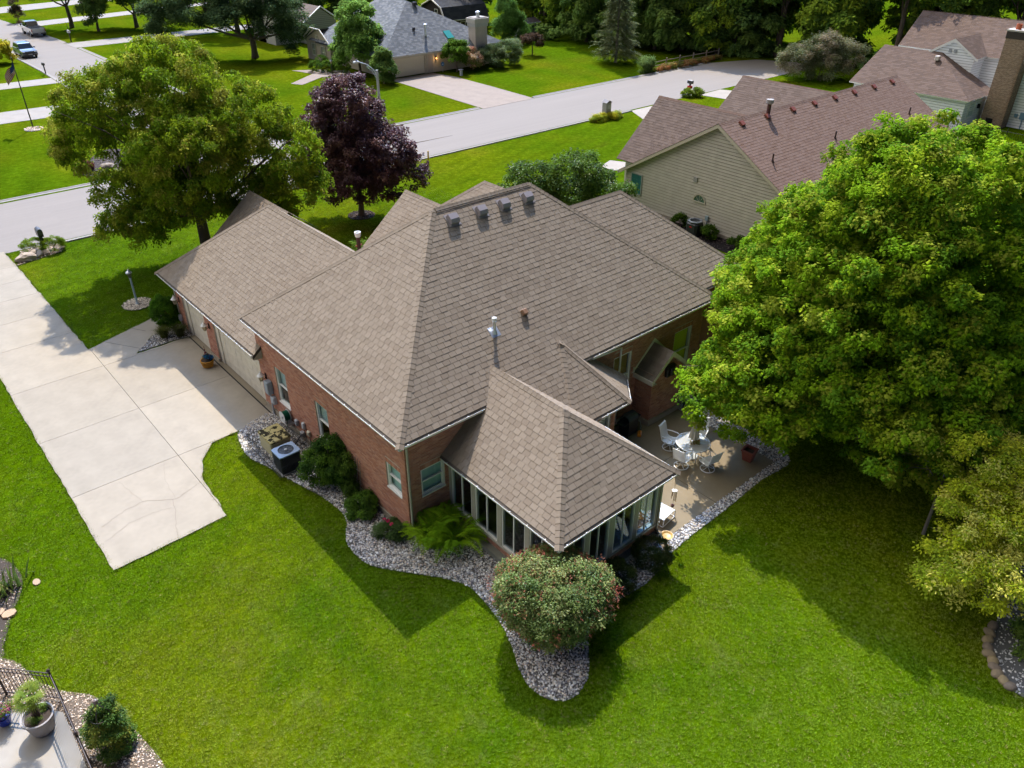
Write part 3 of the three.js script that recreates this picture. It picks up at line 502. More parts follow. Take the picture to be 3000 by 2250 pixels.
// ---------------------------------------------------------------- the brick house
const house = thing('brick_house', 'large red brick house with brown shingle hip roof in the middle', 'house', [0, 0, 0]);
const pt = 0.8214, HE = 4.425, DP = 11.93, WD = 16.85, SH = 2.942;
const ROOFC = [[0.268, 0.213, 0.158], [0.280, 0.224, 0.167], [0.256, 0.203, 0.150], [0.290, 0.233, 0.174], [0.272, 0.218, 0.163], [0.244, 0.192, 0.142]];
const BRICKC = [[0.46, 0.20, 0.128], [0.41, 0.172, 0.112], [0.50, 0.235, 0.152], [0.35, 0.15, 0.105], [0.47, 0.22, 0.148], [0.42, 0.205, 0.15], [0.53, 0.27, 0.185]];
{
  const A1 = V(DP / 2, HE + pt * DP / 2, -DP / 2), A2 = V(WD - DP / 2, HE + pt * DP / 2, -DP / 2);
  const c00 = V(0, HE, 0), c0D = V(0, HE, -DP), cW0 = V(WD, HE, 0), cWD = V(WD, HE, -DP);
  const gx = 4.62, gh = 2.9 + pt * 4.62;
  const srh = SH + pt * 2.8435, sx = 4.6665;
  const BH = 3.06, Pk = V(7.855, 5.16, -0.84), b0 = V(10.55, BH, 0.37), b1 = V(9.33, BH, 1.7), b2 = V(6.38, BH, 1.7), b3 = V(5.16, BH, 0.37);
  const w0 = V(10.55, BH, -0.43);
  const faces = [
    [c00, cW0, A2, A1], [c0D, c00, A1],                                                        // front and left slopes
    [V(0, 2.9, -22.24), V(0, 2.9, -11.5), V(gx, gh, -11.5), V(gx, gh, -17.62)], [V(gx, gh, -11.5), V(gx, gh, -9.17), V(2.29, 2.9 + pt * 2.29, -11.5)],   // garage
    [V(0, 2.9, -11.5), V(0, 2.9, -11.08), V(0.43, 2.9 + pt * 0.43, -11.08), V(0.43, 2.9 + pt * 0.43, -11.5)],
    [V(1.82, SH, -0.43), V(1.82, SH, 5.54), V(sx, srh, 2.697), V(sx, srh, -0.43)], [V(sx, srh, -0.43), V(sx, srh, -1.036), V(4.06, SH + pt * 2.24, -0.43)], // sunroom
    [V(1.82, SH, 5.54), V(7.51, SH, 5.54), V(sx, srh, 2.697)],
    [V(7.51, SH, 5.54), V(7.51, SH, -0.43), V(sx, srh, -0.43), V(sx, srh, 2.697)], [V(sx, srh, -0.43), V(sx, srh, -1.036), V(5.27, SH + pt * 2.24, -0.43)],
    [V(4.9, HE - pt * 1.58, 1.58), V(6.5, HE - pt * 1.58, 1.58), V(7.7, HE + 0.25, -0.3), V(4.9, HE + 0.25, -0.3)], [b2, b1, Pk], [b1, b0, Pk], [b3, b2, Pk], [b0, w0, Pk],
    [V(WD, HE, -0.83), V(20.28, HE, -0.83), V(15.81, 8.1, -5.3), V(12.38, 8.1, -5.3)],       // right wing
    [V(7.92, HE, -15), V(7.92, HE, -DP), V(10.755, 6.754, -9.09), V(10.755, 6.754, -15)],      // street gables
    [V(13.12, HE, -16.83), V(13.12, HE, -DP), V(15.45, 6.34, -9.6), V(15.45, 6.34, -14.5)],
    [V(3.0, 2.9, -23.5), V(3.0, 2.9, -22.24), V(6.2, 5.53, -19.0), V(6.2, 5.53, -23.5)],
  ];
  const hidden = [   // slopes that face the street, seen only from elsewhere
    [cWD, c0D, A1, A2], [cW0, cWD, A2], [V(9.2, 2.9, -22.24), V(0, 2.9, -22.24), V(gx, gh, -17.62)], [V(9.24, 2.9, -11.5), V(9.24, 2.9, -22.24), V(gx, gh, -17.62), V(gx, gh, -9.17)],
    [V(20.28, HE, -0.83), V(20.28, HE, -9.77), V(15.81, 8.1, -5.3)], [V(20.28, HE, -9.77), V(16.85, HE, -9.77), V(12.38, 8.1, -5.3), V(15.81, 8.1, -5.3)],
    [V(13.59, HE, -DP), V(13.59, HE, -15), V(10.755, 6.754, -15), V(10.755, 6.754, -9.09)], [V(17.78, HE, -DP), V(17.78, HE, -16.83), V(15.45, 6.34, -14.5), V(15.45, 6.34, -9.6)], [V(17.78, HE, -16.83), V(13.12, HE, -16.83), V(15.45, 6.34, -14.5)],
    [V(9.4, 2.9, -22.24), V(9.4, 2.9, -23.5), V(6.2, 5.53, -23.5), V(6.2, 5.53, -19.0)],
  ];
  mesh('roof_deck', deckGeo([...faces, ...hidden].map((p) => p.map((q) => V(q.x, q.y - 0.012, q.z))), [0.10, 0.085, 0.07]), std([1, 1, 1], 0.95, { vertexColors: true, side: THREE.DoubleSide }), house);
  const so = { e: 0.205, w: 0.285, lap: 0.03, gap: 0.011, t: [0.005, 0.0135], start: 0.1 };
  layPieces(house, 'shingle', faces.flatMap((p) => courses(p, so)), ROOFC, M.shingle, 300, 0.003);
  layPieces(house, 'rear_shingle', hidden.flatMap((p) => courses(p, { ...so, w: 1.18, gap: 0.004 })), ROOFC, M.shingle, 0, 0.003);
  const nz = V(0, 1, pt).normalize(), nx = V(-pt, 1, 0).normalize(), pz = V(0, 1, -pt).normalize(), px = V(pt, 1, 0).normalize(), CW = 0.16;
  const bn = (a, b) => { const n = V(0, 0, 0).subVectors(b, a).cross(V(0, 0, 0).subVectors(Pk, a)).normalize(); return n.y < 0 ? n.negate() : n; };
  layCaps(house, [
    capRecs(c00, A1, nz, nx, 0.21, CW), capRecs(c0D, A1, nx, pz, 0.21, CW), capRecs(cW0, A2, nz, px, 0.21, CW),
    capRecs(V(0, 2.9, -22.24), V(gx, gh, -17.62), nx, pz, 0.21, CW), capRecs(V(gx, gh, -9.2), V(gx, gh, -17.62), nx, px, 0.21, CW), capRecs(V(6.2, 5.53, -19.0), V(6.2, 5.53, -23.5), nx, px, 0.21, CW),
    capRecs(V(1.82, SH, 5.54), V(sx, srh, 2.697), nx, nz, 0.21, CW), capRecs(V(7.51, SH, 5.54), V(sx, srh, 2.697), px, nz, 0.21, CW), capRecs(V(sx, srh, 2.697), V(sx, srh, -1.03), nx, px, 0.21, CW),
    capRecs(b1, Pk, bn(b2, b1), bn(b1, b0), 0.21, CW), capRecs(b2, Pk, bn(b3, b2), bn(b2, b1), 0.21, CW), capRecs(b0, Pk, bn(b1, b0), bn(b0, w0), 0.21, CW),
    capRecs(V(20.28, HE, -0.83), V(15.81, 8.1, -5.3), nz, px, 0.21, CW), capRecs(V(15.81, 8.1, -5.3), V(12.4, 8.1, -5.3), nz, pz, 0.21, CW),
    capRecs(V(10.755, 6.754, -9.1), V(10.755, 6.754, -15), nx, px, 0.21, CW), capRecs(V(13.12, HE, -16.83), V(15.45, 6.34, -14.5), nx, pz, 0.21, CW), capRecs(V(15.45, 6.34, -9.6), V(15.45, 6.34, -14.5), nx, px, 0.21, CW),
  ], ROOFC.map((c) => mul(c, 0.97)), M.shingle, 290);
  // raised ridge vent on the main ridge
  mesh('ridge_vent', build((g) => { g.col([0.14, 0.115, 0.09]); g.box(A1.x + 0.1, A1.y - 0.14, A1.z - 0.11, A2.x - 0.1, A1.y - 0.03, A1.z + 0.11); }), M.vc, house);
  layCaps(house, [capRecs(V(A1.x + 0.1, A1.y + 0.02, A1.z), V(A2.x - 0.1, A1.y + 0.02, A1.z), nz, pz, 0.21, 0.2)], ROOFC.map((c) => mul(c, 0.97)), M.shingle, 10, 'ridge_cap');
  // box vents
  const hood = build((g) => { g.col([0.27, 0.235, 0.24]); const s = 0.27, q = (x, y, z) => V(x, y, z); const pr = [[0.22, 0.02], [0.22, 0.20], [0.05, 0.30], [-0.26, 0.30], [-0.30, 0.02]];
    for (let i = 0; i < pr.length - 1; i++) { const [z0, y0] = pr[i], [z1, y1] = pr[i + 1]; g.quad(q(-s, y0, z0), q(s, y0, z0), q(s, y1, z1), q(-s, y1, z1)); }
    for (const e of [-1, 1]) { const L = pr.map(([z, y]) => q(e * s, y, z)); g.poly(e > 0 ? L.reverse() : L); } });
  const skirt = build((g) => { g.col([0.24, 0.21, 0.2]); g.box(-0.37, 0.018, -0.42, 0.37, 0.03, 0.33); });
  for (const x of [6.52, 7.91, 9.08, 10.32]) { const v = new THREE.Group(); v.name = 'roof_vent'; house.add(v); place(v, basis(V(x, HE + pt * 5.46, -5.46), V(1, 0, 0), nz, V(0, -pt, 1).normalize())); v.scale.setScalar(0.74); mesh('hood', hood, M.vcGloss, v); mesh('flashing', skirt, M.vcGloss, v); }
  const pipe = (x, z, h, r, m, nm = 'vent_pipe') => { const v = new THREE.Group(); v.name = nm; house.add(v); v.position.set(x, HE - pt * z, z); mesh('pipe', build((g) => { g.lathe([[r * 1.9, -0.05], [r * 1.25, 0.12], [r, 0.14], [r, h], [r * 0.75, h], [r * 0.75, h - 0.1]], 0, 0, 0, 14); g.rod([0, -0.1, 0], [0, 0.1, 0], r * 1.1, 10); }), m, v); const fl = mesh('flashing', skirt, M.galv, v); place(fl, basis(V(0, 0, 0), V(1, 0, 0), nz, V(0, -pt, 1).normalize())); fl.scale.setScalar(0.55); return v; };
  const stack = pipe(5.53, -1.85, 0.42, 0.06, M.galv);
  mesh('cap', build((g) => { g.lathe([[0.0, 0.66], [0.09, 0.6], [0.1, 0.5], [0.07, 0.46], [0.0, 0.46]], 0, 0, 0, 14); g.rod([0, 0.38, 0], [0, 0.5, 0], 0.045, 8); }), M.white, stack);
  const tv = new THREE.Group(); tv.name = 'roof_vent'; house.add(tv); place(tv, basis(V(7.135, HE + pt * 2.06, -2.06), V(1, 0, 0), nz, V(0, -pt, 1).normalize()));
  mesh('hood', build((g) => { g.col([0.25, 0.14, 0.08]); g.cbox(-0.11, 0.015, -0.11, 0.11, 0.17, 0.11, 0.02); }), M.vcGloss, tv);
  // chimney pipe above the garage valley with white cap
  const cp = new THREE.Group(); cp.name = 'flue'; house.add(cp); cp.position.set(7.3, 4.75, -14.15); cp.scale.setScalar(0.66);
  mesh('pipe', build((g) => { g.col([0.09, 0.05, 0.045]); g.rod([0, -0.4, 0], [0, 1.05, 0], 0.15, 12); g.col([0.3, 0.1, 0.06]); g.rod([-0.25, 0.35, 0], [0.25, 0.35, 0], 0.07, 8); }), M.vc, cp);
  mesh('cap', build((g) => g.lathe([[0.15, 1.0], [0.2, 1.05], [0.2, 1.15], [0.23, 1.2], [0.23, 1.38], [0.17, 1.38], [0.17, 1.25]], 0, 0, 0, 16)), M.white, cp);

  // eaves: fascia boards, soffits, gutters
  const fas = (a, b, y0, y1, n) => { const d = V(b[0] - a[0], 0, b[1] - a[1]), L = d.length(); d.normalize(); mesh('fascia', build((g) => g.box(0, y0, -0.03, L, y1, 0)), M.fascia, house).applyMatrix4(basis(V(a[0], 0, a[1]), d, V(0, 1, 0), V(0, 0, 0).crossVectors(d, V(0, 1, 0)))); };
  fas([0.13, -DP], [0.13, -0.13], HE - 0.17, HE + 0.08); fas([0.13, -0.13], [WD, -0.13], HE - 0.17, HE + 0.08);
  fas([0.13, -22.2], [0.13, -11.1], 2.72, 2.98);
  fas([1.95, -0.3], [1.95, 5.41], SH - 0.17, SH + 0.08); fas([1.95, 5.41], [7.38, 5.41], SH - 0.17, SH + 0.08); fas([7.38, 5.41], [7.38, -0.3], SH - 0.17, SH + 0.08);
  mesh('soffit', build((g) => { g.box(0.13, HE - 0.2, -DP, 0.5, HE - 0.17, 0 - 0.13); g.box(0.5, HE - 0.2, -0.5, WD, HE - 0.17, -0.13); g.box(0.13, 2.69, -22.2, 0.6, 2.72, -11.1); g.box(1.95, SH - 0.2, -0.4, 2.5, SH - 0.17, 5.41); g.box(2.5, SH - 0.2, 4.9, 7.38, SH - 0.17, 5.41); g.box(6.9, SH - 0.2, -0.4, 7.38, SH - 0.17, 4.9); g.poly([V(5.3, BH - 0.18, -0.4), V(10.42, BH - 0.18, -0.4), V(10.42, BH - 0.18, 0.3), V(9.25, BH - 0.18, 1.57), V(6.46, BH - 0.18, 1.57), V(5.3, BH - 0.18, 0.3)]); }), M.soffit, house);
  gutter(house, V(0, HE, -DP), V(0, HE, 0), [-1, 0, 0]); gutter(house, V(0, HE, 0), V(3.55, HE, 0), [0, 0, 1]); gutter(house, V(8.9, HE, 0), V(WD, HE, 0), [0, 0, 1]);
  gutter(house, V(0, 2.9, -22.24), V(0, 2.9, -11.2), [-1, 0, 0]);
  gutter(house, V(1.82, SH, -0.35), V(1.82, SH, 5.54), [-1, 0, 0]); gutter(house, V(1.82, SH, 5.54), V(7.51, SH, 5.54), [0, 0, 1]); gutter(house, V(7.51, SH, 5.54), V(7.51, SH, -0.3), [1, 0, 0]);
  gutter(house, V(7.7, BH, 1.7), V(9.33, BH, 1.7), [0, 0, 1]); gutter(house, V(9.33, BH, 1.7), V(10.55, BH, 0.37), [0.737, 0, 0.676]); gutter(house, V(10.55, BH, 0.37), V(10.55, BH, -0.4), [1, 0, 0]);
  fas([6.4, 1.57], [9.27, 1.57], BH - 0.17, BH + 0.08); fas([9.27, 1.57], [10.42, 0.31], BH - 0.17, BH + 0.08); fas([10.42, 0.31], [10.42, -0.4], BH - 0.17, BH + 0.08);
  // return at the end of the garage eave
  mesh('eave_return', build((g) => { g.poly([V(0.02, 2.72, -11.08), V(0.43, 2.72, -11.08), V(0.43, 3.2, -11.08), V(0.02, 2.9, -11.08)]); g.poly([V(0.02, 2.72, -11.08), V(0.02, 2.72, -11.4), V(0.43, 2.72, -11.4), V(0.43, 2.72, -11.08)]); }), M.trim, house);
  mesh('rake_board', build((g) => { g.col([0.035, 0.032, 0.03]); g.quad(V(0.0, 2.78, -11.06), V(0.44, 3.14, -11.06), V(0.44, 3.30, -11.06), V(0.0, 2.94, -11.06)); }), std([1, 1, 1], 0.7, { vertexColors: true, side: THREE.DoubleSide }), house);
  // downspouts
  const spout = (pts, m = M.trim) => mesh('downspout', build((g) => g.tube(pts.map((p) => V(...p)), 0.045, 6)), m, house);
  spout([[0.25, HE - 0.1, -0.1], [0.5, HE - 0.45, -0.37], [0.5, 0.25, -0.37], [0.5, 0.1, -0.2]]);
  spout([[0.2, 2.8, -21.3], [0.4, 2.55, -21.15], [0.4, 0.3, -21.15]]); spout([[7.25, 2.75, 5.3], [7.05, 2.5, 5.2], [7.05, 0.35, 5.2]]);
  mesh('downspout_elbow', build((g) => { g.tube([V(7.05, 0.42, 5.2), V(7.07, 0.25, 5.24), V(7.12, 0.12, 5.4)], 0.07, 7); }), M.blackMetal, house);
  spout([[9.0, HE - 0.15, -0.1], [10.95, HE - 0.5, -0.37], [10.95, 0.3, -0.37]], M.white);

  // walls
  const recs = [], X = V(1, 0, 0), Z = V(0, 0, 1), nX = V(-1, 0, 0);
  const L = (z) => z + 11.5;   // left wall runs from z=-11.5 along +z
  const leftOpen = [{ x0: L(-10.06), x1: L(-9.08), y0: 1.02, y1: 2.78 }, { x0: L(-6.68), x1: L(-5.72), y0: 1.02, y1: 2.78 }, { x0: L(-1.70), x1: L(-0.78), y0: 1.62, y1: 2.76 }];
  brickWall(house, V(0.43, 0, -11.5), Z, nX, 11.07, 4.24, leftOpen, recs, 3, { base: 0.3 });
  brickWall(house, V(0.43, 0, -0.43), X, Z, 15.99, 4.24, [{ x0: 0.58, x1: 1.60, y0: 1.6, y1: 2.78 }, { x0: 10.2, x1: 11.3, y0: 1.3, y1: 3.5 }, { x0: 14.1, x1: 15.3, y0: 1.1, y1: 3.3 }], recs, 4, { base: 0.3 });
  const G = (z) => z + 21.2;
  brickWall(house, V(0.43, 0, -21.2), Z, nX, 9.7, 2.72, [{ x0: G(-20.36), x1: G(-17.6), y0: 0, y1: 2.25, plain: 1 }, { x0: G(-16.55), x1: G(-11.6), y0: 0, y1: 2.25, plain: 1 }], recs, 5, { base: 0.2 });
  brickWall(house, V(2.25, 0, -0.43), Z, nX, 5.54, 0.6, [], recs, 6, { base: 0.26 }); brickWall(house, V(2.25, 0, 5.11), X, Z, 4.85, 0.6, [], recs, 7, { base: 0.26 }); brickWall(house, V(7.1, 0, -0.43), Z, X, 5.54, 0.6, [], recs, 8, { base: 0.2 });
  brickWall(house, V(12.12, 0, -0.43), Z, nX, 0.91, 2.55, [], recs, 9); brickWall(house, V(12.12, 0, 0.48), X, Z, 1.98, 2.55, [], recs, 10); brickWall(house, V(14.1, 0, -0.43), Z, X, 0.91, 2.55, [], recs, 11);
  brickWall(house, V(9.05, 0, 1.2), V(1.0, 0, -1.08).normalize(), V(1.08, 0, 1).normalize(), 1.5, 2.72, [{ x0: 0.2, x1: 1.3, y0: 0.5, y1: 2.4 }], recs, 12); brickWall(house, V(6.6, 0, 1.2), X, Z, 2.45, 2.72, [{ x0: 0.9, x1: 2.2, y0: 0.5, y1: 2.45 }], recs, 13);
  layPieces(house, 'brick', recs, BRICKC, M.brick, 300, 0.007);
  // gable of the fireplace projection, in brick colour with courses
  const gab = courses([V(12.12, 2.55, 0.48), V(14.1, 2.55, 0.48), V(13.11, 3.36, 0.48)], { out: V(0, 0, 1), e: 0.0677, w: 0.212, lap: -0.011, gap: 0.011, t: [0, 0] });
  layPieces(house, 'gable_brick', gab, BRICKC, M.brick, 0, 0.007);
  mesh('gable_wall', build((g) => { g.poly([V(12.12, 2.55, 0.478), V(14.1, 2.55, 0.478), V(13.11, 3.36, 0.478)]); }), M.mortar, house);
  // plain walls away from view
  mesh('rear_wall', build((g) => { g.col([0.26, 0.11, 0.08]); g.box(0.63, 0, -11.6, 16.4, 4.24, -11.4); g.box(16.2, 0, -11.4, 16.42, 4.24, -0.63); g.box(16.42, 0, -9.4, 19.85, 4.24, -1.26); g.box(8.3, 0, -14.6, 13.2, 4.3, -11.6); g.box(13.5, 0, -16.4, 17.4, 4.3, -11.6); g.box(0.63, 0, -21.2, 8.8, 2.72, -21.0); g.box(8.8, 0, -21.0, 9.0, 2.72, -11.6); g.box(3.4, 0, -23.2, 9.0, 2.72, -21.2); g.poly([V(3.4, 2.72, -23.2), V(9.0, 2.72, -23.2), V(6.2, 5.3, -23.2)]); g.poly([V(8.1, 4.3, -14.8), V(13.4, 4.3, -14.8), V(10.755, 6.6, -14.8)]); }), std([1, 1, 1], 0.92, { vertexColors: true, map: bMapFine, side: THREE.DoubleSide }), house);
  // foundation
  mesh('foundation', build((g) => { g.col([0.30, 0.26, 0.20]); g.box(0.37, 0, -11.5, 0.43, 0.29, -0.37); g.box(0.43, 0, -0.43, 2.2, 0.29, -0.37); g.box(0.37, 0, -21.2, 0.43, 0.19, -20.36); g.box(0.37, 0, -17.6, 0.43, 0.19, -16.55); g.col([0.22, 0.22, 0.18]); g.box(2.0, 0, -0.37, 2.25, 0.24, 5.36); g.box(2.25, 0, 5.11, 7.1, 0.24, 5.36); g.col([0.30, 0.26, 0.20]); g.box(12.02, 0, -0.43, 12.12, 0.28, 0.58); g.box(12.12, 0, 0.48, 14.2, 0.28, 0.58); }), M.vcStain, house);
  // windows in the brick walls
  windowIn(house, V(0.43, 1.02, -10.06), Z, nX, 0.98, 1.76, { blind: std([0.34, 0.42, 0.42], 0.8), blindTo: 0.5 }); windowIn(house, V(0.43, 1.02, -6.68), Z, nX, 0.96, 1.76, { blind: std([0.36, 0.44, 0.44], 0.8), blindTo: 0.45 });
  windowIn(house, V(0.43, 1.62, -1.70), Z, nX, 0.92, 1.14, { blind: M.blind, blindTo: 0.05 }); windowIn(house, V(1.01, 1.6, -0.43), X, Z, 1.02, 1.18, { blind: M.blind, blindTo: 0.05 });
  windowIn(house, V(10.63, 1.3, -0.43), X, Z, 1.1, 2.2, { blind: std([0.42, 0.22, 0.06], 0.7), blindTo: 0.0 }); windowIn(house, V(14.53, 1.1, -0.43), X, Z, 1.2, 2.2, { blind: std([0.40, 0.42, 0.04], 0.8), blindTo: 0.2 });
  windowIn(house, V(7.5, 0.5, 1.2), X, Z, 1.3, 1.95, { blind: std([0.4, 0.42, 0.38], 0.8), blindTo: 0.6 });
  { const u = V(1.0, 0, -1.08).normalize(), n = V(1.08, 0, 1).normalize(); windowIn(house, V(9.05, 0.5, 1.2).addScaledVector(u, 0.2), u, n, 1.1, 1.9, { blind: std([0.4, 0.42, 0.38], 0.8), blindTo: 0.5 }); }
  // fireplace projection roof
  const fp = [[V(11.92, 2.36, 0.66), V(11.92, 2.36, -0.43), V(13.11, 3.38, -0.43), V(13.11, 3.38, 0.66)], [V(14.3, 2.36, -0.43), V(14.3, 2.36, 0.66), V(13.11, 3.38, 0.66), V(13.11, 3.38, -0.43)]];
  mesh('fireplace_roof_deck', deckGeo(fp.map((p) => p.map((q) => V(q.x, q.y - 0.01, q.z))), [0.12, 0.1, 0.09]), M.vc, house);
  layPieces(house, 'fireplace_shingle', fp.flatMap((p) => courses(p, { ...so, start: 0.02 })), ROOFC.map((c) => mul(c, 0.85)), M.shingle, 40, 0.003);  // roof colours darkened: shade of the main house painted into these shingles
  mesh('fireplace_rake_trim', build((g) => { for (const e of [-1, 1]) { const x = 13.11 + e * 1.22; g.poly([V(x, 2.18, 0.665), V(x, 2.36, 0.665), V(13.11, 3.40, 0.665), V(13.11, 3.16, 0.665)]); g.poly([V(x, 2.17, 0.665), V(13.11, 3.15, 0.665), V(13.11, 3.15, 0.48), V(x, 2.17, 0.48)]); g.box(Math.min(x, x - e * 0.04), 2.18, -0.4, Math.max(x, x - e * 0.04), 2.37, 0.66); g.box(Math.min(x, x - e * 0.3), 2.16, -0.4, Math.max(x, x - e * 0.3), 2.19, 0.66); } g.box(11.9, 2.4, -0.44, 11.95, 2.6, -0.36); g.poly([V(11.78, 2.36, -0.40), V(11.95, 2.36, -0.40), V(13.11, 3.38, -0.40), V(13.11, 3.6, -0.40)]); g.poly([V(14.44, 2.36, -0.40), V(14.27, 2.36, -0.40), V(13.11, 3.38, -0.40), V(13.11, 3.6, -0.40)]); }), std([0.62, 0.57, 0.47], 0.7, { side: THREE.DoubleSide }), house);
  mesh('flue_cap', build((g) => { g.cbox(12.86, 2.2, 0.49, 13.36, 2.74, 0.66, 0.03); g.cbox(12.97, 2.3, 0.6, 13.25, 2.64, 0.78, 0.03); g.box(12.82, 2.62, 0.5, 13.4, 2.66, 0.7); }), M.blackMetal, house);

  // garage doors, recessed in trim
  const gdoor = (z0, z1, n) => { const d = new THREE.Group(); d.name = 'garage_door'; house.add(d); d.position.set(0.55, 0, z0); const W = z1 - z0, rows = 4, h = 2.16 / rows;
    const panel = build((g) => { g.box(0.0, 0.004, 0, 0.05, h - 0.008, W); const k = Math.round(W / 0.6), pw = W / k; for (let i = 0; i < k; i++) g.box(-0.010, 0.09, i * pw + 0.06, 0.002, h - 0.09, (i + 1) * pw - 0.06); });
    for (let r = 0; r < rows; r++) mesh('panel', panel, M.cream, d).position.y = 0.05 + r * h; mesh('threshold', build((g) => g.box(0, 0, 0, 0.05, 0.05, W)), M.dark, d); };
  gdoor(-19.96, -17.62); gdoor(-16.2, -11.62);
  mesh('door_trim', build((g) => { g.box(0.50, 0, -20.38, 0.62, 2.25, -19.96); g.box(0.50, 0, -16.57, 0.62, 2.25, -16.2); g.box(0.40, 2.2, -20.4, 0.62, 2.34, -17.56); g.box(0.40, 2.2, -16.6, 0.62, 2.34, -11.55); g.box(0.44, 0, -11.66, 0.6, 2.25, -11.58); }), M.cream, house);

  // wall lanterns
  const lantern = (x, y, z, turn) => { const l = new THREE.Group(); l.name = 'wall_lantern'; house.add(l); l.position.set(x, y, z); l.rotation.y = turn;
    mesh('bracket', build((g) => { g.col([0.012, 0.012, 0.012]); g.box(-0.05, -0.14, -0.02, 0.05, 0.14, 0.02); g.tube([V(0, -0.05, 0.02), V(0, -0.12, 0.1), V(0, -0.02, 0.17), V(0, 0.14, 0.2)], 0.015, 6); }), M.vc, l);
    mesh('cap', build((g) => g.lathe([[0.0, 0.36], [0.025, 0.3], [0.03, 0.26], [0.13, 0.14], [0.165, 0.10], [0.15, 0.09], [0, 0.09]], 0, 0, 0.22, 12)), M.white, l);
    mesh('cage', build((g) => { g.col([0.28, 0.24, 0.16]); for (let k = 0; k < 6; k++) { const a = k * 1.047; g.rod([Math.cos(a) * 0.12, 0.1, 0.22 + Math.sin(a) * 0.12], [Math.cos(a) * 0.075, -0.14, 0.22 + Math.sin(a) * 0.075], 0.009, 4); } g.lathe([[0.0, -0.2], [0.06, -0.17], [0.08, -0.14], [0, -0.13]], 0, 0, 0.22, 10); }), M.vcGloss, l);
    mesh('lamp_glass', build((g) => g.lathe([[0.11, 0.09], [0.068, -0.13]], 0, 0, 0.22, 12)), phys([0.75, 0.68, 0.5], 0.3, { transmission: 0.8, thickness: 0, side: THREE.DoubleSide }), l); };
  lantern(0.41, 1.8, -20.78, -Math.PI / 2); lantern(0.41, 1.8, -17.06, -Math.PI / 2); lantern(0.41, 1.8, -11.1, -Math.PI / 2);
  // utility boxes on the left wall
  const ubox = (nm, y, z, w, h, d, c) => { const u = new THREE.Group(); u.name = nm; house.add(u); u.position.set(0.42, y, z); mesh('case', build((g) => { g.col(c); g.cbox(-d, 0, -w / 2, 0, h, w / 2, 0.02); }), M.vcGloss, u); mesh('lid', build((g) => { g.col(mul(c, 0.92)); g.box(-d - 0.012, 0.03, -w / 2 + 0.02, -d, h - 0.04, w / 2 - 0.02); }), M.vcGloss, u); return u; };
  const em = ubox('electric_meter', 1.15, -10.72, 0.34, 0.62, 0.24, [0.26, 0.31, 0.36]); mesh('conduit', build((g) => g.rod([-0.1, 0.02, 0.0], [-0.1, -1.1, 0.0], 0.04, 8)), M.grey, em);
  ubox('meter_box', 0.72, -10.5, 0.26, 0.34, 0.16, [0.42, 0.46, 0.5]); ubox('junction_box', 0.62, -8.55, 0.18, 0.26, 0.12, [0.34, 0.37, 0.4]); ubox('junction_box', 0.75, -7.95, 0.16, 0.3, 0.1, [0.5, 0.53, 0.55]); ubox('junction_box', 0.62, -7.55, 0.2, 0.22, 0.1, [0.5, 0.48, 0.36]);
  ubox('phone_box', 0.55, -21.05, 0.26, 0.32, 0.14, [0.55, 0.56, 0.56]); ubox('dryer_vent', 0.32, -8.1, 0.22, 0.2, 0.16, [0.3, 0.31, 0.32]);
  mesh('cable', build((g) => { g.tube([V(0.37, 0.75, -7.95), V(0.36, 0.4, -7.85), V(0.3, 0.25, -7.7), V(-0.1, 0.3, -7.6)], 0.016, 5); g.tube([V(0.37, 0.65, -7.55), V(0.34, 0.3, -7.45), V(0.2, 0.1, -7.3), V(-0.3, 0.2, -7.0)], 0.016, 5); g.tube([V(0.36, 0.45, -8.1), V(0.1, 0.35, -8.0), V(-0.3, 0.3, -7.7)], 0.03, 6); }), M.blackMetal, house);

  // sunroom: posts, windows, floor
  const post = (x0, z0, x1, z1) => mesh('post', build((g) => g.box(x0, 0.66, z0, x1, SH - 0.18, z1)), M.trim, house);
  mesh('window_sill_board', build((g) => { g.box(2.16, 0.58, -0.4, 2.4, 0.665, 5.2); g.box(2.4, 0.58, 4.95, 7.2, 0.665, 5.2); g.box(6.95, 0.58, -0.4, 7.2, 0.665, 4.95); }), M.trim, house);
  mesh('head_beam', build((g) => { g.box(2.19, 2.44, -0.4, 2.34, SH - 0.19, 5.17); g.box(2.34, 2.44, 5.02, 7.16, SH - 0.19, 5.17); g.box(7.02, 2.44, -0.4, 7.16, SH - 0.19, 5.02); }), M.trim, house);
  const wf = { sill: false, bar: 0.045, dz: 0.0, frame: M.white, glass: M.sunGlass };
  const zs = [[-0.28, 0.86], [1.06, 2.24], [2.46, 3.62], [3.84, 4.95]]; for (const [a, b] of zs) { windowIn(house, V(2.25, 0.66, a), Z, nX, b - a, 1.79, { ...wf, slider: (b - a) * 0.48 }); windowIn(house, V(7.1, 0.66, b), V(0, 0, -1), X, b - a, 1.79, { ...wf, frame: M.trim, slider: (b - a) * 0.52 }); }
  const xs = [[2.42, 3.38], [3.58, 4.52], [4.76, 5.76], [5.96, 6.94]]; for (const [a, b] of xs) windowIn(house, V(a, 0.66, 5.11), X, Z, b - a, 1.79, { ...wf, slider: (b - a) * 0.5 });
  post(2.18, -0.43, 2.35, -0.28); for (let i = 0; i < 3; i++) { post(2.18, zs[i][1], 2.33, zs[i + 1][0]); post(7.0, zs[i][1], 7.16, zs[i + 1][0]); post(xs[i][1], 5.0, xs[i + 1][0], 5.17); }
  post(2.18, 4.95, 2.42, 5.18); post(6.94, 4.95, 7.17, 5.18);
  mesh('sunroom_floor', build((g) => g.box(2.3, 0, -0.4, 7.05, 0.2, 5.05)), std([0.16, 0.12, 0.09], 0.7), house);
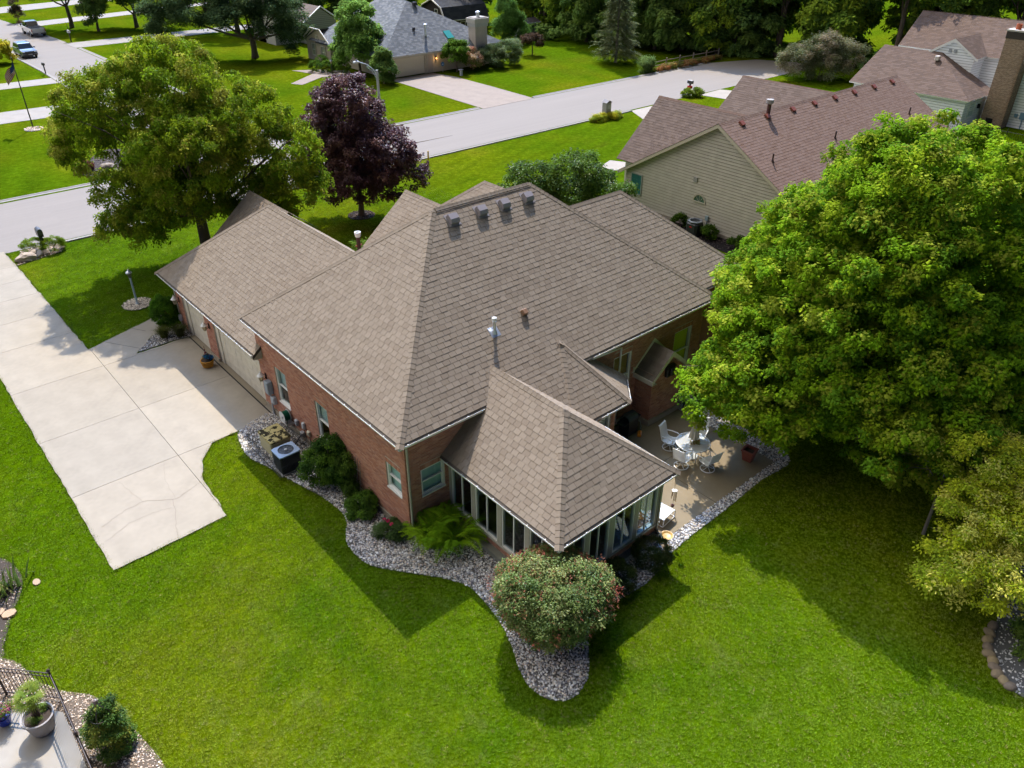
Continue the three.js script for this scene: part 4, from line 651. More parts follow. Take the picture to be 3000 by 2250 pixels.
  mesh('sunroom_ceiling', build((g) => g.box(2.3, SH - 0.21, -0.4, 7.05, SH - 0.19, 5.05)), std([0.36, 0.32, 0.26], 0.8), house);
}
// ---------------------------------------------------------------- trees and plants
function leafShape(kind) {   // outline in x (width), y (length), tip at +y
  if (kind === 'maple') return [[0, 0], [0.30, 0.10], [0.52, 0.34], [0.30, 0.46], [0.24, 0.74], [0, 1], [-0.24, 0.74], [-0.30, 0.46], [-0.52, 0.34], [-0.30, 0.10]];
  if (kind === 'oval') return [[0, 0], [0.26, 0.32], [0.22, 0.68], [0, 1], [-0.22, 0.68], [-0.26, 0.32]];
  return [[0, 0], [0.16, 0.5], [0, 1], [-0.16, 0.5]];
}
// a twig's worth of leaves, about one unit across
function clumpGeo(kind, n, size, seed, flat = 0.6, droop = 0.3) {
  const r0 = R; R = rngOf(seed); const g = new GB(), sh = leafShape(kind);
  for (let i = 0; i < n; i++) {
    const a = R() * 6.283, rad = Math.pow(R(), 0.6) * 0.5, c = V(Math.cos(a) * rad, (R() - 0.5) * flat, Math.sin(a) * rad), s = size * rr(0.7, 1.25);
    const out = V(Math.cos(a) * 0.9 + gauss() * 0.35, gauss() * 0.3 - droop, Math.sin(a) * 0.9 + gauss() * 0.35).normalize(), nrm = V(gauss() * 0.6, 1, gauss() * 0.6);
    const x = V(0, 0, 0).crossVectors(out, nrm).normalize(), z = V(0, 0, 0).crossVectors(x, out).normalize(), k = 0.86 + 0.28 * R(); g.col([k, k, k * rr(0.8, 1.1)]);
    const p = sh.map(([u, v]) => V(0, 0, 0).copy(c).addScaledVector(x, u * s).addScaledVector(out, v * s).addScaledVector(z, -Math.abs(u) * s * 0.35 - v * v * s * 0.12));
    const mid = V(0, 0, 0).copy(c).addScaledVector(out, s * 0.45);
    if (p.length > 4) for (let j = 0; j < p.length; j++) g.tri(mid, p[j], p[(j + 1) % p.length]); else { g.tri(p[0], p[1], p[2]); g.tri(p[0], p[2], p[3]); }
  }
  R = r0; return g.geo();
}
function needleGeo(seed) { const r0 = R; R = rngOf(seed); const g = new GB(); for (let i = 0; i < 26; i++) { const t = rr(0, 1), s = R() < 0.5 ? -1 : 1, b = V(rr(-0.05, 0.05), -0.05 - t * t * 0.18, t * 0.9), d = V(s * rr(0.1, 0.32) * (1.1 - t * 0.7), rr(-0.06, 0.10), rr(0.05, 0.2)), k = rr(0.8, 1.2); g.col([k, k, k]); const e = V(0, 0, 0).addVectors(b, d); g.tri(V(b.x, b.y, b.z - 0.035), V(b.x, b.y + 0.01, b.z + 0.045), e); } R = r0; return g.geo(); }
const lm = (tr, o) => leafMat([1, 1, 1], tr, { vertexColors: true, specularIntensity: 0.04, ...o });
const CL = {
  maple: clumpGeo('maple', 20, 0.27, 11, 0.7, 0.3), pear: clumpGeo('oval', 20, 0.29, 12, 0.9, 0.6), purple: clumpGeo('maple', 16, 0.32, 13, 0.7, 0.4),
  small: clumpGeo('oval', 18, 0.26, 14, 0.7, 0.1), fine: clumpGeo('lance', 26, 0.30, 15, 0.8, 0.2), far: clumpGeo('oval', 15, 0.38, 16, 0.7, 0.25), needle: needleGeo(17), box: clumpGeo('lance', 22, 0.2, 18, 0.6, -0.5),
};
const LM = { std: lm(0.42), gloss: lm(0.38, { clearcoat: 0.25, clearcoatRoughness: 0.35 }), dull: lm(0), far: lm(0.25) };
// foliage placed on knots that sit on the lobes of a crown
function foliage(lobes, n, size, cols, o = {}) {
  const ms = [], cs = [], tot = lobes.reduce((s, l) => s + l[3] * l[4] + l[4] * l[5] + l[3] * l[5], 0), up = V(0, 1, 0), q = new THREE.Quaternion(), q2 = new THREE.Quaternion();
  for (const [cx, cy, cz, rx, ry, rz, extra] of lobes) {
    const share = Math.round((n * (rx * ry + ry * rz + rx * rz)) / tot), per = o.per || 26, knots = Math.max(3, Math.round(share / per));
    for (let k = 0; k < knots; k++) {
      // knot centre on the lobe, the lower and inner part thinner
      let d = V(gauss(), gauss(), gauss()).normalize(); if (d.y < -0.35 && R() < 0.5) d.y *= -0.6; d.normalize();
      const inn = o.inner ? rr(o.inner, 1) : R() < 0.22 ? rr(0.4, 0.75) : rr(0.8, 1.0), kr = (o.kr || (o.knot || 0.24) * Math.cbrt(rx * ry * rz)) * rr(0.6, 1.3);
      const kc = V(cx + d.x * rx * inn, cy + d.y * ry * inn, cz + d.z * rz * inn), tone = pick(cols), tv = rr(0.82, 1.2);
      for (let j = 0; j < per; j++) {
        const e = V(gauss(), gauss() * 0.8 + 0.25, gauss()).normalize().addScaledVector(d, 0.5).normalize(), r = kr * Math.pow(R(), 0.35), p = V(kc.x + e.x * r, kc.y + e.y * r * 0.72, kc.z + e.z * r);
        if (o.floor !== undefined && p.y < o.floor) continue;
        const nrm = V(0, 0, 0).copy(e).multiplyScalar(0.45).addScaledVector(up, o.up ?? 1.25).add(V(gauss() * 0.3, 0, gauss() * 0.3)).normalize();
        q.setFromUnitVectors(up, nrm); q2.setFromAxisAngle(up, R() * 6.283); q.multiply(q2);
        const s = size * rr(0.7, 1.3); ms.push(new THREE.Matrix4().compose(p, q, V(s, s, s)));
        const k2 = tv * rr(0.8, 1.22), c = R() < (o.mix ?? 0.25) ? pick(cols) : tone; cs.push(mul(c, k2 * 1.45));
      }
    }
  }
  return [ms, cs];
}
function wood(parts, m, parent) { return mesh('trunk', build((g) => { for (const [pts, rad, s] of parts) g.tube(pts.map((p) => V(...p)), rad, s || 8); }), m, parent); }
function limbsTo(lobes, y0, r0, x0 = 0, z0 = 0) {
  const out = []; for (const [cx, cy, cz, rx, ry, rz] of lobes) { const p = []; for (let i = 0; i <= 4; i++) { const t = i / 4; p.push([lerp(x0, cx, Math.pow(t, 0.85)) + gauss() * 0.06, lerp(y0, cy + ry * 0.3, Math.pow(t, 1.15)), lerp(z0, cz, Math.pow(t, 0.85)) + gauss() * 0.06]); } out.push([p, [r0, r0 * 0.75, r0 * 0.55, r0 * 0.35, r0 * 0.12], 7]);
    for (let b = 0; b < 3; b++) { const s = p[2 + (b % 2)], e = [cx + gauss() * rx * 0.5, cy + rr(-0.1, 0.7) * ry, cz + gauss() * rz * 0.5]; out.push([[s, [lerp(s[0], e[0], 0.5), lerp(s[1], e[1], 0.6), lerp(s[2], e[2], 0.5)], e], [r0 * 0.4, r0 * 0.24, r0 * 0.06], 5]); } }
  return out;
}
function tree(name, label, pos, o, group) {
  const t = thing(name, label, o.cat || 'tree', pos, 0, group), h = o.fork, r = o.r;
  const tr = [[[[0, -0.15, 0], [gauss() * 0.05, h * 0.35, gauss() * 0.05], [o.lean?.[0] || 0, h, o.lean?.[1] || 0]], [r * 1.35, r, r * 0.85], 10]];
  wood([...tr, ...limbsTo(o.lobes, h * 0.95, r * (o.limb || 0.5), o.lean?.[0] || 0, o.lean?.[1] || 0)], o.bark || M.bark, t);
  const [ms, cs] = foliage(o.lobes, o.n, o.size, o.cols, o); const c = inst('crown', o.geo, o.leaf || LM.far, ms, cs, t); c.userData.kind = 'stuff';
  return t;
}
const MAPLE = [[0.135, 0.235, 0.008], [0.165, 0.265, 0.010], [0.11, 0.205, 0.010], [0.215, 0.285, 0.014], [0.09, 0.18, 0.012], [0.25, 0.29, 0.03]], PEAR = [[0.125, 0.195, 0.008], [0.155, 0.215, 0.008], [0.19, 0.225, 0.014], [0.10, 0.16, 0.010], [0.22, 0.225, 0.03]], PURPLE = [[0.075, 0.034, 0.038], [0.095, 0.042, 0.042], [0.056, 0.028, 0.036], [0.12, 0.06, 0.05], [0.08, 0.042, 0.052]];
const WOODS = [[0.11, 0.19, 0.025], [0.14, 0.225, 0.025], [0.09, 0.16, 0.03], [0.18, 0.255, 0.025], [0.22, 0.29, 0.025]], DARK = [[0.09, 0.155, 0.035], [0.115, 0.18, 0.04], [0.145, 0.215, 0.045], [0.075, 0.13, 0.035]];

// the big maple by the patio
tree('maple_tree', 'huge round bright green maple covering the right of the brick house', [18.3, 0, 6.6], { fork: 2.4, r: 0.3, limb: 0.36, geo: CL.maple, size: 0.40, n: 30000, cols: MAPLE, per: 13, kr: 0.5, mix: 0.45, floor: 0.7, leaf: lm(0.5),
  lobes: [[0, 5.7, 0, 6.4, 4.2, 6.2], [-0.3, 8.0, -0.2, 5.2, 3.6, 5.0], [0, 10.2, 0.1, 3.4, 2.8, 3.4], [-4.4, 4.2, -1.6, 3.0, 2.4, 3.2], [-3.2, 4.0, 3.0, 3.2, 2.4, 2.8], [0.6, 3.8, 4.8, 3.4, 2.4, 2.4], [4.2, 4.4, 3.0, 3.2, 2.6, 3.2], [4.2, 5.6, -2.0, 3.2, 2.8, 3.2], [0.2, 4.6, -4.6, 3.4, 2.4, 2.4], [-5.4, 3.0, -2.4, 2.2, 1.5, 2.4], [-1.6, 2.5, 4.2, 2.8, 1.2, 2.2], [3.4, 2.6, 4.6, 3.0, 1.5, 2.2]] });
// the pear tree in the front lawn
tree('pear_tree', 'wide spreading green tree with drooping leaves in front of the garage', [5.0, 0, -28.6], { fork: 3.2, r: 0.34, limb: 0.46, geo: CL.pear, size: 0.45, n: 15000, cols: PEAR, per: 12, kr: 0.5, floor: 0.8, leaf: lm(0.48, { clearcoat: 0.1, clearcoatRoughness: 0.35 }),
  lobes: [[-0.2, 10.4, -0.2, 3.0, 2.2, 2.9], [-2.7, 9.2, -2.3, 2.7, 2.0, 2.5], [-3.7, 7.3, -3.2, 2.3, 1.8, 2.2], [-1.6, 5.2, -0.8, 2.1, 1.4, 2.1], [-2.2, 3.0, -1.2, 2.0, 1.3, 1.9], [2.3, 8.5, 1.8, 2.8, 2.2, 2.7], [4.0, 6.6, 3.3, 2.5, 1.9, 2.3], [4.2, 4.7, 3.7, 2.1, 1.4, 1.9], [0.2, 7.0, 0.4, 3.0, 2.6, 3.0], [1.6, 6.0, -2.8, 2.8, 2.2, 2.4], [-1.2, 7.4, 3.0, 2.6, 2.2, 2.4], [-0.8, 4.3, 1.6, 2.2, 1.3, 2.0], [-3.3, 2.6, -2.2, 1.9, 1.1, 1.7], [2.6, 4.2, 1.6, 2.2, 1.3, 2.0], [-2.6, 4.6, -2.4, 2.2, 1.3, 2.0]] });
// the purple maple
tree('purple_maple_tree', 'dark purple leaved maple tree beside the road in a mulch ring', [16.4, 0, -29.5], { fork: 2.1, r: 0.19, limb: 0.5, geo: CL.purple, size: 0.40, n: 6400, cols: PURPLE, per: 11, kr: 0.45, floor: 0.9, leaf: lm(0.22, { clearcoat: 0.35, clearcoatRoughness: 0.4 }),
  lobes: [[-0.1, 7.6, -0.1, 2.0, 1.7, 2.0], [-0.3, 6.0, -0.4, 2.9, 2.0, 2.7], [0.5, 4.4, 0.5, 3.4, 2.0, 3.2], [-1.6, 3.4, -1.4, 2.2, 1.4, 2.2], [2.0, 3.0, 1.8, 2.2, 1.4, 2.0], [-0.6, 2.8, 0.8, 2.6, 1.2, 2.4]] });
// yellow-green shrub-tree and darker shrub at the right edge
tree('yellow_leaved_tree', 'sunlit yellow green small tree at the right edge over a gravel bed', [12.6, 0, 14.2], { fork: 0.9, r: 0.1, limb: 0.55, geo: CL.small, size: 0.33, n: 4200, cols: [[0.30, 0.34, 0.02], [0.36, 0.37, 0.03], [0.22, 0.28, 0.02], [0.42, 0.40, 0.09]], per: 11, kr: 0.36, bark: M.barkGrey, leaf: LM.std, lobes: [[-1.2, 2.0, -0.6, 1.3, 0.9, 1.2], [0.3, 2.9, -1.0, 1.6, 1.1, 1.5], [1.4, 3.0, 0.4, 1.6, 1.2, 1.5], [-0.3, 2.0, 0.5, 1.5, 1.0, 1.1], [1.5, 4.2, -2.2, 1.4, 0.9, 1.4], [2.4, 3.4, -1.0, 1.4, 1.2, 1.4]] });
{ const t = thing('dead_branches', 'bare grey twigs above the yellow leaved tree at the right edge', 'branches', [14.2, 0, 11.4]); mesh('twigs', build((g) => { for (let i = 0; i < 46; i++) { const a = rr(2.2, 4.4), b = V(rr(-0.4, 0.6), rr(2.6, 4.4), rr(-0.8, 0.8)), L = rr(0.5, 1.3), e = V(b.x + Math.cos(a) * L, b.y + rr(-0.1, 0.5), b.z + Math.sin(a) * L); g.tube([b, V((b.x + e.x) / 2 + gauss() * 0.06, (b.y + e.y) / 2 + 0.08, (b.z + e.z) / 2 + gauss() * 0.06), e], [0.018, 0.011, 0.004], 4); } g.tube([V(0.3, 0, 0), V(0.2, 2, 0), V(0, 4.2, 0)], [0.07, 0.05, 0.03], 6); }), M.barkGrey, t); }
function bush(name, label, pos, lobes, o, group) { const t = thing(name, label, o.cat || 'shrub', pos, 0, group); const [ms, cs] = foliage(lobes, o.n, o.size, o.cols, { per: 16, inner: 0.72, knot: 0.3, ...o }); const c = inst('foliage', o.geo || CL.small, o.leaf || LM.std, ms, cs, t); c.userData.kind = 'stuff'; mesh('stems', build((g) => { for (const [x, y, z, a, b, d] of lobes) for (let k = 0; k < (o.stems || 3); k++) g.tube([V(x * 0.3 + gauss() * 0.08, 0, z * 0.3 + gauss() * 0.08), V(x * 0.7, y * 0.6, z * 0.7), V(x + gauss() * a * 0.3, y + b * 0.3, z + gauss() * d * 0.3)], [0.03, 0.02, 0.008], 5); }), M.bark, t); return t; }
bush('dark_shrub', 'dark green low shrub in the stone edged bed at the lower right', [12.2, 0, 16.4], [[0, 0.35, 0, 1.0, 0.5, 1.0], [0.9, 0.4, 0.8, 1.0, 0.5, 0.9]], { n: 900, size: 0.34, cols: DARK });
// red-tipped round bush in front of the sunroom
{
  const t = thing('red_tipped_bush', 'large rounded bush with red tips in front of the sunroom corner', 'bush', [1.42, 0, 5.75]);
  const lobes = [[0, 1.55, 0, 1.58, 1.08, 1.54], [-0.45, 1.85, -0.35, 1.15, 0.8, 1.15], [0.5, 1.6, 0.35, 1.2, 0.85, 1.15], [0, 1.05, 0.1, 1.35, 0.7, 1.3]];
  const G = [[0.12, 0.17, 0.055], [0.155, 0.20, 0.07], [0.09, 0.14, 0.045], [0.20, 0.22, 0.09]];
  const [ms, cs] = foliage(lobes, 7000, 0.27, G, { per: 14, inner: 0.82, knot: 0.2, up: 0.4 }); inst('foliage', CL.small, LM.gloss, ms, cs, t).userData.kind = 'stuff';
  const tip = clumpGeo('lance', 8, 0.42, 31, 0.5, -0.9), m2 = [], c2 = [], q = new THREE.Quaternion(), up = V(0, 1, 0);
  for (let i = 0; i < 900; i++) { const d = V(gauss(), gauss() * 0.9 + 0.25, gauss()).normalize(), l = lobes[Math.floor(R() * 4)], k = R() < 0.12 ? rr(1.12, 1.28) : rr(0.98, 1.14), p = V(l[0] + d.x * l[3] * k, l[1] + d.y * l[4] * k, l[2] + d.z * l[5] * k); if (p.y < 0.7) continue; q.setFromUnitVectors(up, V(d.x, d.y + 0.5, d.z).normalize()); const s = rr(0.13, 0.26); m2.push(new THREE.Matrix4().compose(p, q, V(s, s, s))); c2.push(mul(pick([[0.42, 0.13, 0.10], [0.5, 0.2, 0.14], [0.36, 0.16, 0.10]]), rr(0.7, 1.2))); }
  inst('red_tips', tip, LM.std, m2, c2, t).userData.kind = 'stuff';
  mesh('stems', build((g) => { for (let k = 0; k < 9; k++) { const a = k * 0.7; g.tube([V(Math.cos(a) * 0.15, 0, Math.sin(a) * 0.15), V(Math.cos(a) * 0.5, 0.8, Math.sin(a) * 0.5), V(Math.cos(a) * 0.9, 1.7, Math.sin(a) * 0.9)], [0.035, 0.025, 0.01], 5); } }), M.bark, t);
}
const BOXC = [[0.05, 0.095, 0.012], [0.07, 0.12, 0.012], [0.04, 0.08, 0.012]];
for (const [x, z, s, l] of [[4.15, 5.95, 0.58, 'dark round clipped shrub by the sunroom wall, nearer the red tipped bush'], [5.85, 6.0, 0.6, 'dark round clipped shrub by the sunroom wall, next to the bird bath']]) bush('round_shrub', l, [x, 0, z], [[0, s * 0.95, 0, s, s * 0.9, s]], { n: 1000, size: 0.2, geo: CL.box, cols: [[0.03, 0.045, 0.014], [0.04, 0.06, 0.016], [0.055, 0.06, 0.02]], inner: 0.93, knot: 0.13 }, 'round shrubs along the sunroom wall');
// shrubs along the left wall
bush('climbing_rose_bush', 'tall leafy green shrub against the brick wall beside the cooling units', [-0.15, 0, -5.15], [[-0.1, 0.75, -0.1, 0.78, 0.6, 0.8], [0.15, 1.5, 0.1, 0.5, 0.55, 0.55], [0.1, 0.9, 0.55, 0.5, 0.5, 0.5]], { n: 1500, size: 0.26, cols: [[0.05, 0.10, 0.016], [0.07, 0.13, 0.016], [0.035, 0.075, 0.018]] });
bush('rose_bush', 'narrow upright shrub on a wooden trellis against the brick wall', [0.15, 0, -4.1], [[0, 0.9, 0, 0.3, 0.75, 0.4], [0.0, 0.4, 0.3, 0.35, 0.35, 0.4]], { n: 600, size: 0.22, cols: [[0.05, 0.09, 0.018], [0.07, 0.12, 0.02]] });
{ const t = thing('plant_trellis', 'thin weathered stick trellis leaning on the brick wall', 'trellis', [0.3, 0, -3.7]); for (const [a, b] of [[-0.25, -0.05], [0, 0.1], [0.25, 0.28]]) mesh('stick', build((g) => g.rod([-0.1, 0, a], [0.05, 1.75, b], 0.012, 5)), M.barkGrey, t); for (const y of [0.6, 1.2]) mesh('stick', build((g) => g.rod([0, y, -0.25], [0, y + 0.1, 0.35], 0.011, 5)), M.barkGrey, t); }
bush('leafy_shrub', 'small bright green shrub at the foundation below the brick wall', [-0.05, 0, -2.75], [[0, 0.35, 0, 0.52, 0.36, 0.5], [-0.25, 0.22, 0.2, 0.4, 0.25, 0.4]], { n: 620, size: 0.24, cols: [[0.06, 0.12, 0.016], [0.08, 0.15, 0.018], [0.05, 0.1, 0.02]] });
{
  const t = bush('flowering_shrub', 'low shrub with two pink blooms near the house corner', [-0.1, 0, -1.1], [[0, 0.26, 0, 0.5, 0.3, 0.45], [0.2, 0.3, 0.3, 0.35, 0.3, 0.35]], { n: 500, size: 0.2, geo: CL.fine, cols: [[0.045, 0.085, 0.03], [0.06, 0.1, 0.03]] });
  for (const [x, y, z] of [[-0.02, 0.68, -0.12], [0.08, 0.6, 0.16], [0.05, 0.66, -0.02]]) mesh('bloom', build((g) => { for (let k = 0; k < 26; k++) { const d = V(gauss(), gauss() * 0.6 + 0.4, gauss()).normalize(), c = V(x + d.x * 0.07, y + d.y * 0.05, z + d.z * 0.07), a = V(gauss(), gauss(), gauss()).cross(d).normalize().multiplyScalar(0.035), b = V(0, 0, 0).crossVectors(d, a).normalize().multiplyScalar(0.035); g.quad(V(c.x - a.x, c.y - a.y, c.z - a.z), V(c.x - b.x, c.y - b.y, c.z - b.z), V(c.x + a.x, c.y + a.y, c.z + a.z), V(c.x + b.x, c.y + b.y, c.z + b.z)); } }), std([0.62, 0.02, 0.12], 0.7, { side: THREE.DoubleSide }), t);
}
// ferns: each frond a mesh
{
  const frond = (seed) => { R = rngOf(seed); const g = new GB(), n = 22; const at = (t) => V(0, 0.62 * Math.sin(t * 2.3) * 0.95, t * 1.0 - 0.05 * t * t); for (let i = 1; i <= n; i++) { const t = i / n, p = at(t), w = 0.20 * Math.pow(Math.sin(Math.min(1, t * 1.06) * 2.7 + 0.28), 0.8) * rr(0.9, 1.1); for (const s of [-1, 1]) { const k = rr(0.85, 1.15); g.col([k, k, k]); const q = V(p.x + s * w, p.y - w * 0.25, p.z + w * 0.35), m1 = V(p.x + s * w * 0.5, p.y - w * 0.05, p.z + 0.028 + w * 0.1), m2 = V(p.x + s * w * 0.5, p.y - w * 0.05, p.z - 0.022 + w * 0.15); g.tri(p, m2, q); g.tri(p, q, m1); } } g.tube([at(0), at(0.33), at(0.66), at(1)], [0.009, 0.007, 0.004, 0.002], 4); return g.geo(); };
  const fg = [51, 52, 53, 54].map(frond); R = rngOf(55);
  const fm = [[0.21, 0.38, 0.012], [0.17, 0.34, 0.014], [0.25, 0.41, 0.016]].map((c) => leafMat(c, 0.45, { vertexColors: true }));
  const one = (pos, n, s, label) => { const t = thing('fern', label, 'fern', pos, 0, 'ferns in the gravel by the house corner'); for (let i = 0; i < n; i++) { const o = mesh('frond', fg[i % 4], pick(fm), t); o.rotation.set(rr(-0.45, 0.25), (i / n) * 6.283 + rr(-0.3, 0.3), 0, 'YXZ'); o.scale.setScalar(s * rr(0.75, 1.15)); o.position.set(gauss() * 0.08, 0.02, gauss() * 0.08); } };
  one([0.75, 0, 0.35], 26, 1.3, 'left feathery green fern clump beside the house corner'); one([1.45, 0, 0.75], 28, 1.35, 'right feathery green fern clump below the sunroom windows'); one([1.35, 0, -0.0], 18, 1.2, 'rear feathery fern clump against the brick wall'); R = rngOf(56);
}
// garage corner: clipped shrub, ornamental grasses
bush('clipped_shrub', 'rounded bright green clipped shrub at the garage corner', [-0.1, 0, -21.75], [[0, 0.95, 0, 0.62, 0.85, 0.62]], { n: 1300, size: 0.24, cols: [[0.05, 0.12, 0.01], [0.065, 0.15, 0.012], [0.04, 0.09, 0.012]], inner: 0.93, knot: 0.15 });
{
  const blades = (n, h, seed) => { R = rngOf(seed); const g = build((b) => { for (let i = 0; i < n; i++) { const a = R() * 6.283, l = rr(0.6, 1.1) * h, sp = rr(0.2, 0.7) * h, x = gauss() * 0.06, z = gauss() * 0.06, k = rr(0.7, 1.2); b.col([k, k, k]); const pts = [0, 0.5, 1].map((t) => V(x + Math.cos(a) * sp * t * t, l * t * (1 - 0.32 * t * t), z + Math.sin(a) * sp * t * t)), w = V(-Math.sin(a) * 0.008, 0, Math.cos(a) * 0.008); b.quad(V(pts[0].x - w.x, pts[0].y, pts[0].z - w.z), V(pts[0].x + w.x, pts[0].y, pts[0].z + w.z), V(pts[1].x + w.x, pts[1].y, pts[1].z + w.z), V(pts[1].x - w.x, pts[1].y, pts[1].z - w.z)); b.tri(V(pts[1].x - w.x, pts[1].y, pts[1].z - w.z), V(pts[1].x + w.x, pts[1].y, pts[1].z + w.z), pts[2]); } }); R = rngOf(seed + 1); return g; };
  const t1 = thing('ornamental_grass', 'tuft of fine ornamental grass on gravel, nearer the lawn', 'grass', [-0.75, 0.03, -20.75], 0, 'ornamental grasses by the garage'); mesh('blades', blades(700, 0.85, 61), leafMat([0.12, 0.14, 0.03], 0.4, { vertexColors: true }), t1).userData.kind = 'stuff';
  const t2 = thing('ornamental_grass', 'darker tuft of ornamental grass against the garage wall', 'grass', [-0.05, 0.03, -20.35], 0, 'ornamental grasses by the garage'); mesh('blades', blades(700, 0.9, 63), leafMat([0.09, 0.105, 0.035], 0.4, { vertexColors: true }), t2).userData.kind = 'stuff';
  const ir = thing('iris_plant', 'spiky sword leaved plant at the left edge of the lawn', 'plant', [-11.15, 0, -7.15]); R = rngOf(66);
  const sword = build((b) => { const w = 0.034; b.quad(V(-w, 0, 0), V(w, 0, 0), V(w * 0.9, 0.32, 0.02), V(-w * 0.9, 0.32, 0.02)); b.tri(V(-w * 0.9, 0.32, 0.02), V(w * 0.9, 0.32, 0.02), V(0, 0.72, 0.12)); });
  const im = [[0.13, 0.19, 0.04], [0.1, 0.16, 0.04], [0.3, 0.28, 0.1]].map((c) => leafMat(c, 0.3)); for (let i = 0; i < 64; i++) { const o = mesh('leaf', sword, im[i % 9 === 0 ? 2 : i % 2], ir); o.position.set(gauss() * 0.28, 0, gauss() * 0.24); o.rotation.set(rr(-0.1, 0.7), R() * 6.283, 0, 'YXZ'); o.scale.setScalar(rr(0.7, 1.3)); }
  const yf = thing('yellow_flower_bed', 'low bed of yellow green flowers round the grey post by the road', 'plants', [49.3, 0, -36.9]); { const [ms, cs] = foliage([[-0.9, 0.2, 0, 1.0, 0.4, 0.6], [0.9, 0.2, 0.2, 1.0, 0.4, 0.6]], 700, 0.4, [[0.24, 0.26, 0.02], [0.14, 0.2, 0.02], [0.34, 0.3, 0.02]], { per: 14, inner: 0.7 }); inst('foliage', CL.fine, LM.std, ms, cs, yf).userData.kind = 'stuff'; }
}
// mailbox hedges and small shrubs across the neighbourhood
for (const [p, s, l] of [[[-2.75, 0, -37.15], [0.75, 0.42, 0.45], 'low clipped hedge left of the black mailbox'], [[-1.75, 0, -36.6], [0.62, 0.46, 0.5], 'low clipped hedge right of the black mailbox']]) bush('clipped_hedge', l, p, [[0, 0.42, 0, ...s]], { n: 800, size: 0.22, cols: [[0.13, 0.19, 0.012], [0.1, 0.16, 0.012]], inner: 0.94, knot: 0.14, geo: CL.box }, 'hedges at the mailbox');
[[39.2, -76.6], [41.0, -78.6], [39.8, -75.0], [41.1, -75.5], [41.2, -73.6]].forEach(([x, z], i) => bush('ball_shrub', 'round clipped ball shrub, ' + ['leftmost of five', 'behind the other four', 'second from left in front', 'third from left in front', 'rightmost of five'][i] + ', at the grey roofed house', [x, 0, z], [[0, 0.62, 0, 0.78, 0.68, 0.78]], { n: 420, size: 0.42, cols: BOXC, inner: 0.94, knot: 0.15, geo: CL.box }, 'ball shrubs by the grey roofed house'));
for (const [x, z, s, l] of [[63.5, -37.9, 0.5, 'left small round shrub at the red flagged mailbox'], [64.5, -37.3, 0.55, 'right small round shrub at the red flagged mailbox']]) bush('mailbox_shrub', l, [x, 0, z], [[0, 0.4, 0, s, s * 0.8, s]], { n: 260, size: 0.36, cols: [[0.14, 0.19, 0.02], [0.1, 0.16, 0.02]], inner: 0.9 }, 'shrubs at the far mailbox');
bush('red_barberry', 'small dark red shrub in the mulch bed across the road', [4.75, 0, -52.3], [[0, 0.4, 0, 0.55, 0.42, 0.55]], { n: 260, size: 0.34, cols: [[0.09, 0.03, 0.025], [0.12, 0.04, 0.03]], inner: 0.9 });
for (const [x, z, l] of [[31.5, -10.9, 'small round shrub right of the dark cooling unit'], [31.3, -8.6, 'small round shrub further right along the tan wall'], [31.75, -13.5, 'small shrub left of the dark cooling unit']]) bush('foundation_shrub', l, [x, 0, z], [[0, 0.4, 0, 0.42, 0.42, 0.42]], { n: 240, size: 0.3, cols: BOXC, inner: 0.9 }, 'shrubs along the tan siding wall');
// crab apple behind the right wing
bush('flowering_bush_tree', 'dense green bush with pale pink flowers between the two houses', [24.6, 0, -17.5], [[-1.6, 3.2, -1.4, 1.9, 1.6, 1.8], [0.4, 3.6, 0.2, 2.0, 1.7, 1.9], [1.9, 2.6, 1.6, 1.7, 1.5, 1.7], [-0.4, 1.9, 0.2, 2.2, 1.5, 2.0]], { n: 2000, size: 0.6, cols: [[0.06, 0.11, 0.014], [0.08, 0.14, 0.016], [0.05, 0.09, 0.016]], inner: 0.75, stems: 2, leaf: LM.gloss });
bush('white_hydrangea', 'bush with large white flower heads by the tan house corner', [30.6, 0, -20.2], [[0, 1.2, 0, 1.2, 1.0, 1.2], [0.2, 1.9, 0.2, 0.7, 0.5, 0.7]], { n: 420, size: 0.5, cols: [[0.06, 0.11, 0.02], [0.5, 0.5, 0.36], [0.09, 0.14, 0.02]], inner: 0.8, mix: 0.5 });
bush('young_cypress', 'small pointed green shrub behind the garage ridge by the flue', [8.6, 0, -15.6], [[0, 3.0, 0, 0.75, 1.5, 0.75], [0, 1.4, 0, 1.0, 1.3, 1.0]], { n: 700, size: 0.45, cols: [[0.09, 0.15, 0.015], [0.07, 0.12, 0.015]], inner: 0.8, geo: CL.fine });

// trees round the grey roofed house
tree('birch_tree', 'airy light green tree in front of the grey roofed house', [42.6, 0, -72.0], { fork: 1.6, r: 0.16, geo: CL.far, size: 0.85, n: 1500, cols: [[0.15, 0.25, 0.05], [0.18, 0.29, 0.06], [0.12, 0.21, 0.05]], per: 18, knot: 0.3, lobes: [[0, 6.6, 0, 1.7, 1.7, 1.7], [0.2, 4.6, 0.1, 2.4, 1.7, 2.4], [-0.3, 2.9, 0, 2.5, 1.3, 2.5]] });
tree('pointed_tree', 'narrow dark green pointed tree left of the cream garage door', [41.7, 0, -65.2], { fork: 0.6, r: 0.1, geo: CL.far, size: 0.6, n: 700, cols: DARK, per: 16, knot: 0.3, lobes: [[0, 1.6, 0, 1.2, 1.3, 1.2], [0, 2.9, 0, 0.8, 1.0, 0.8]] });
tree('small_tree', 'small round green tree right of the cream garage door', [52.4, 0, -65.2], { fork: 1.1, r: 0.09, geo: CL.far, size: 0.55, n: 620, cols: [[0.06, 0.12, 0.014], [0.08, 0.15, 0.016]], per: 16, knot: 0.3, lobes: [[0, 2.3, 0, 1.5, 1.1, 1.5], [0.1, 3.0, 0.1, 1.0, 0.7, 1.0]] });
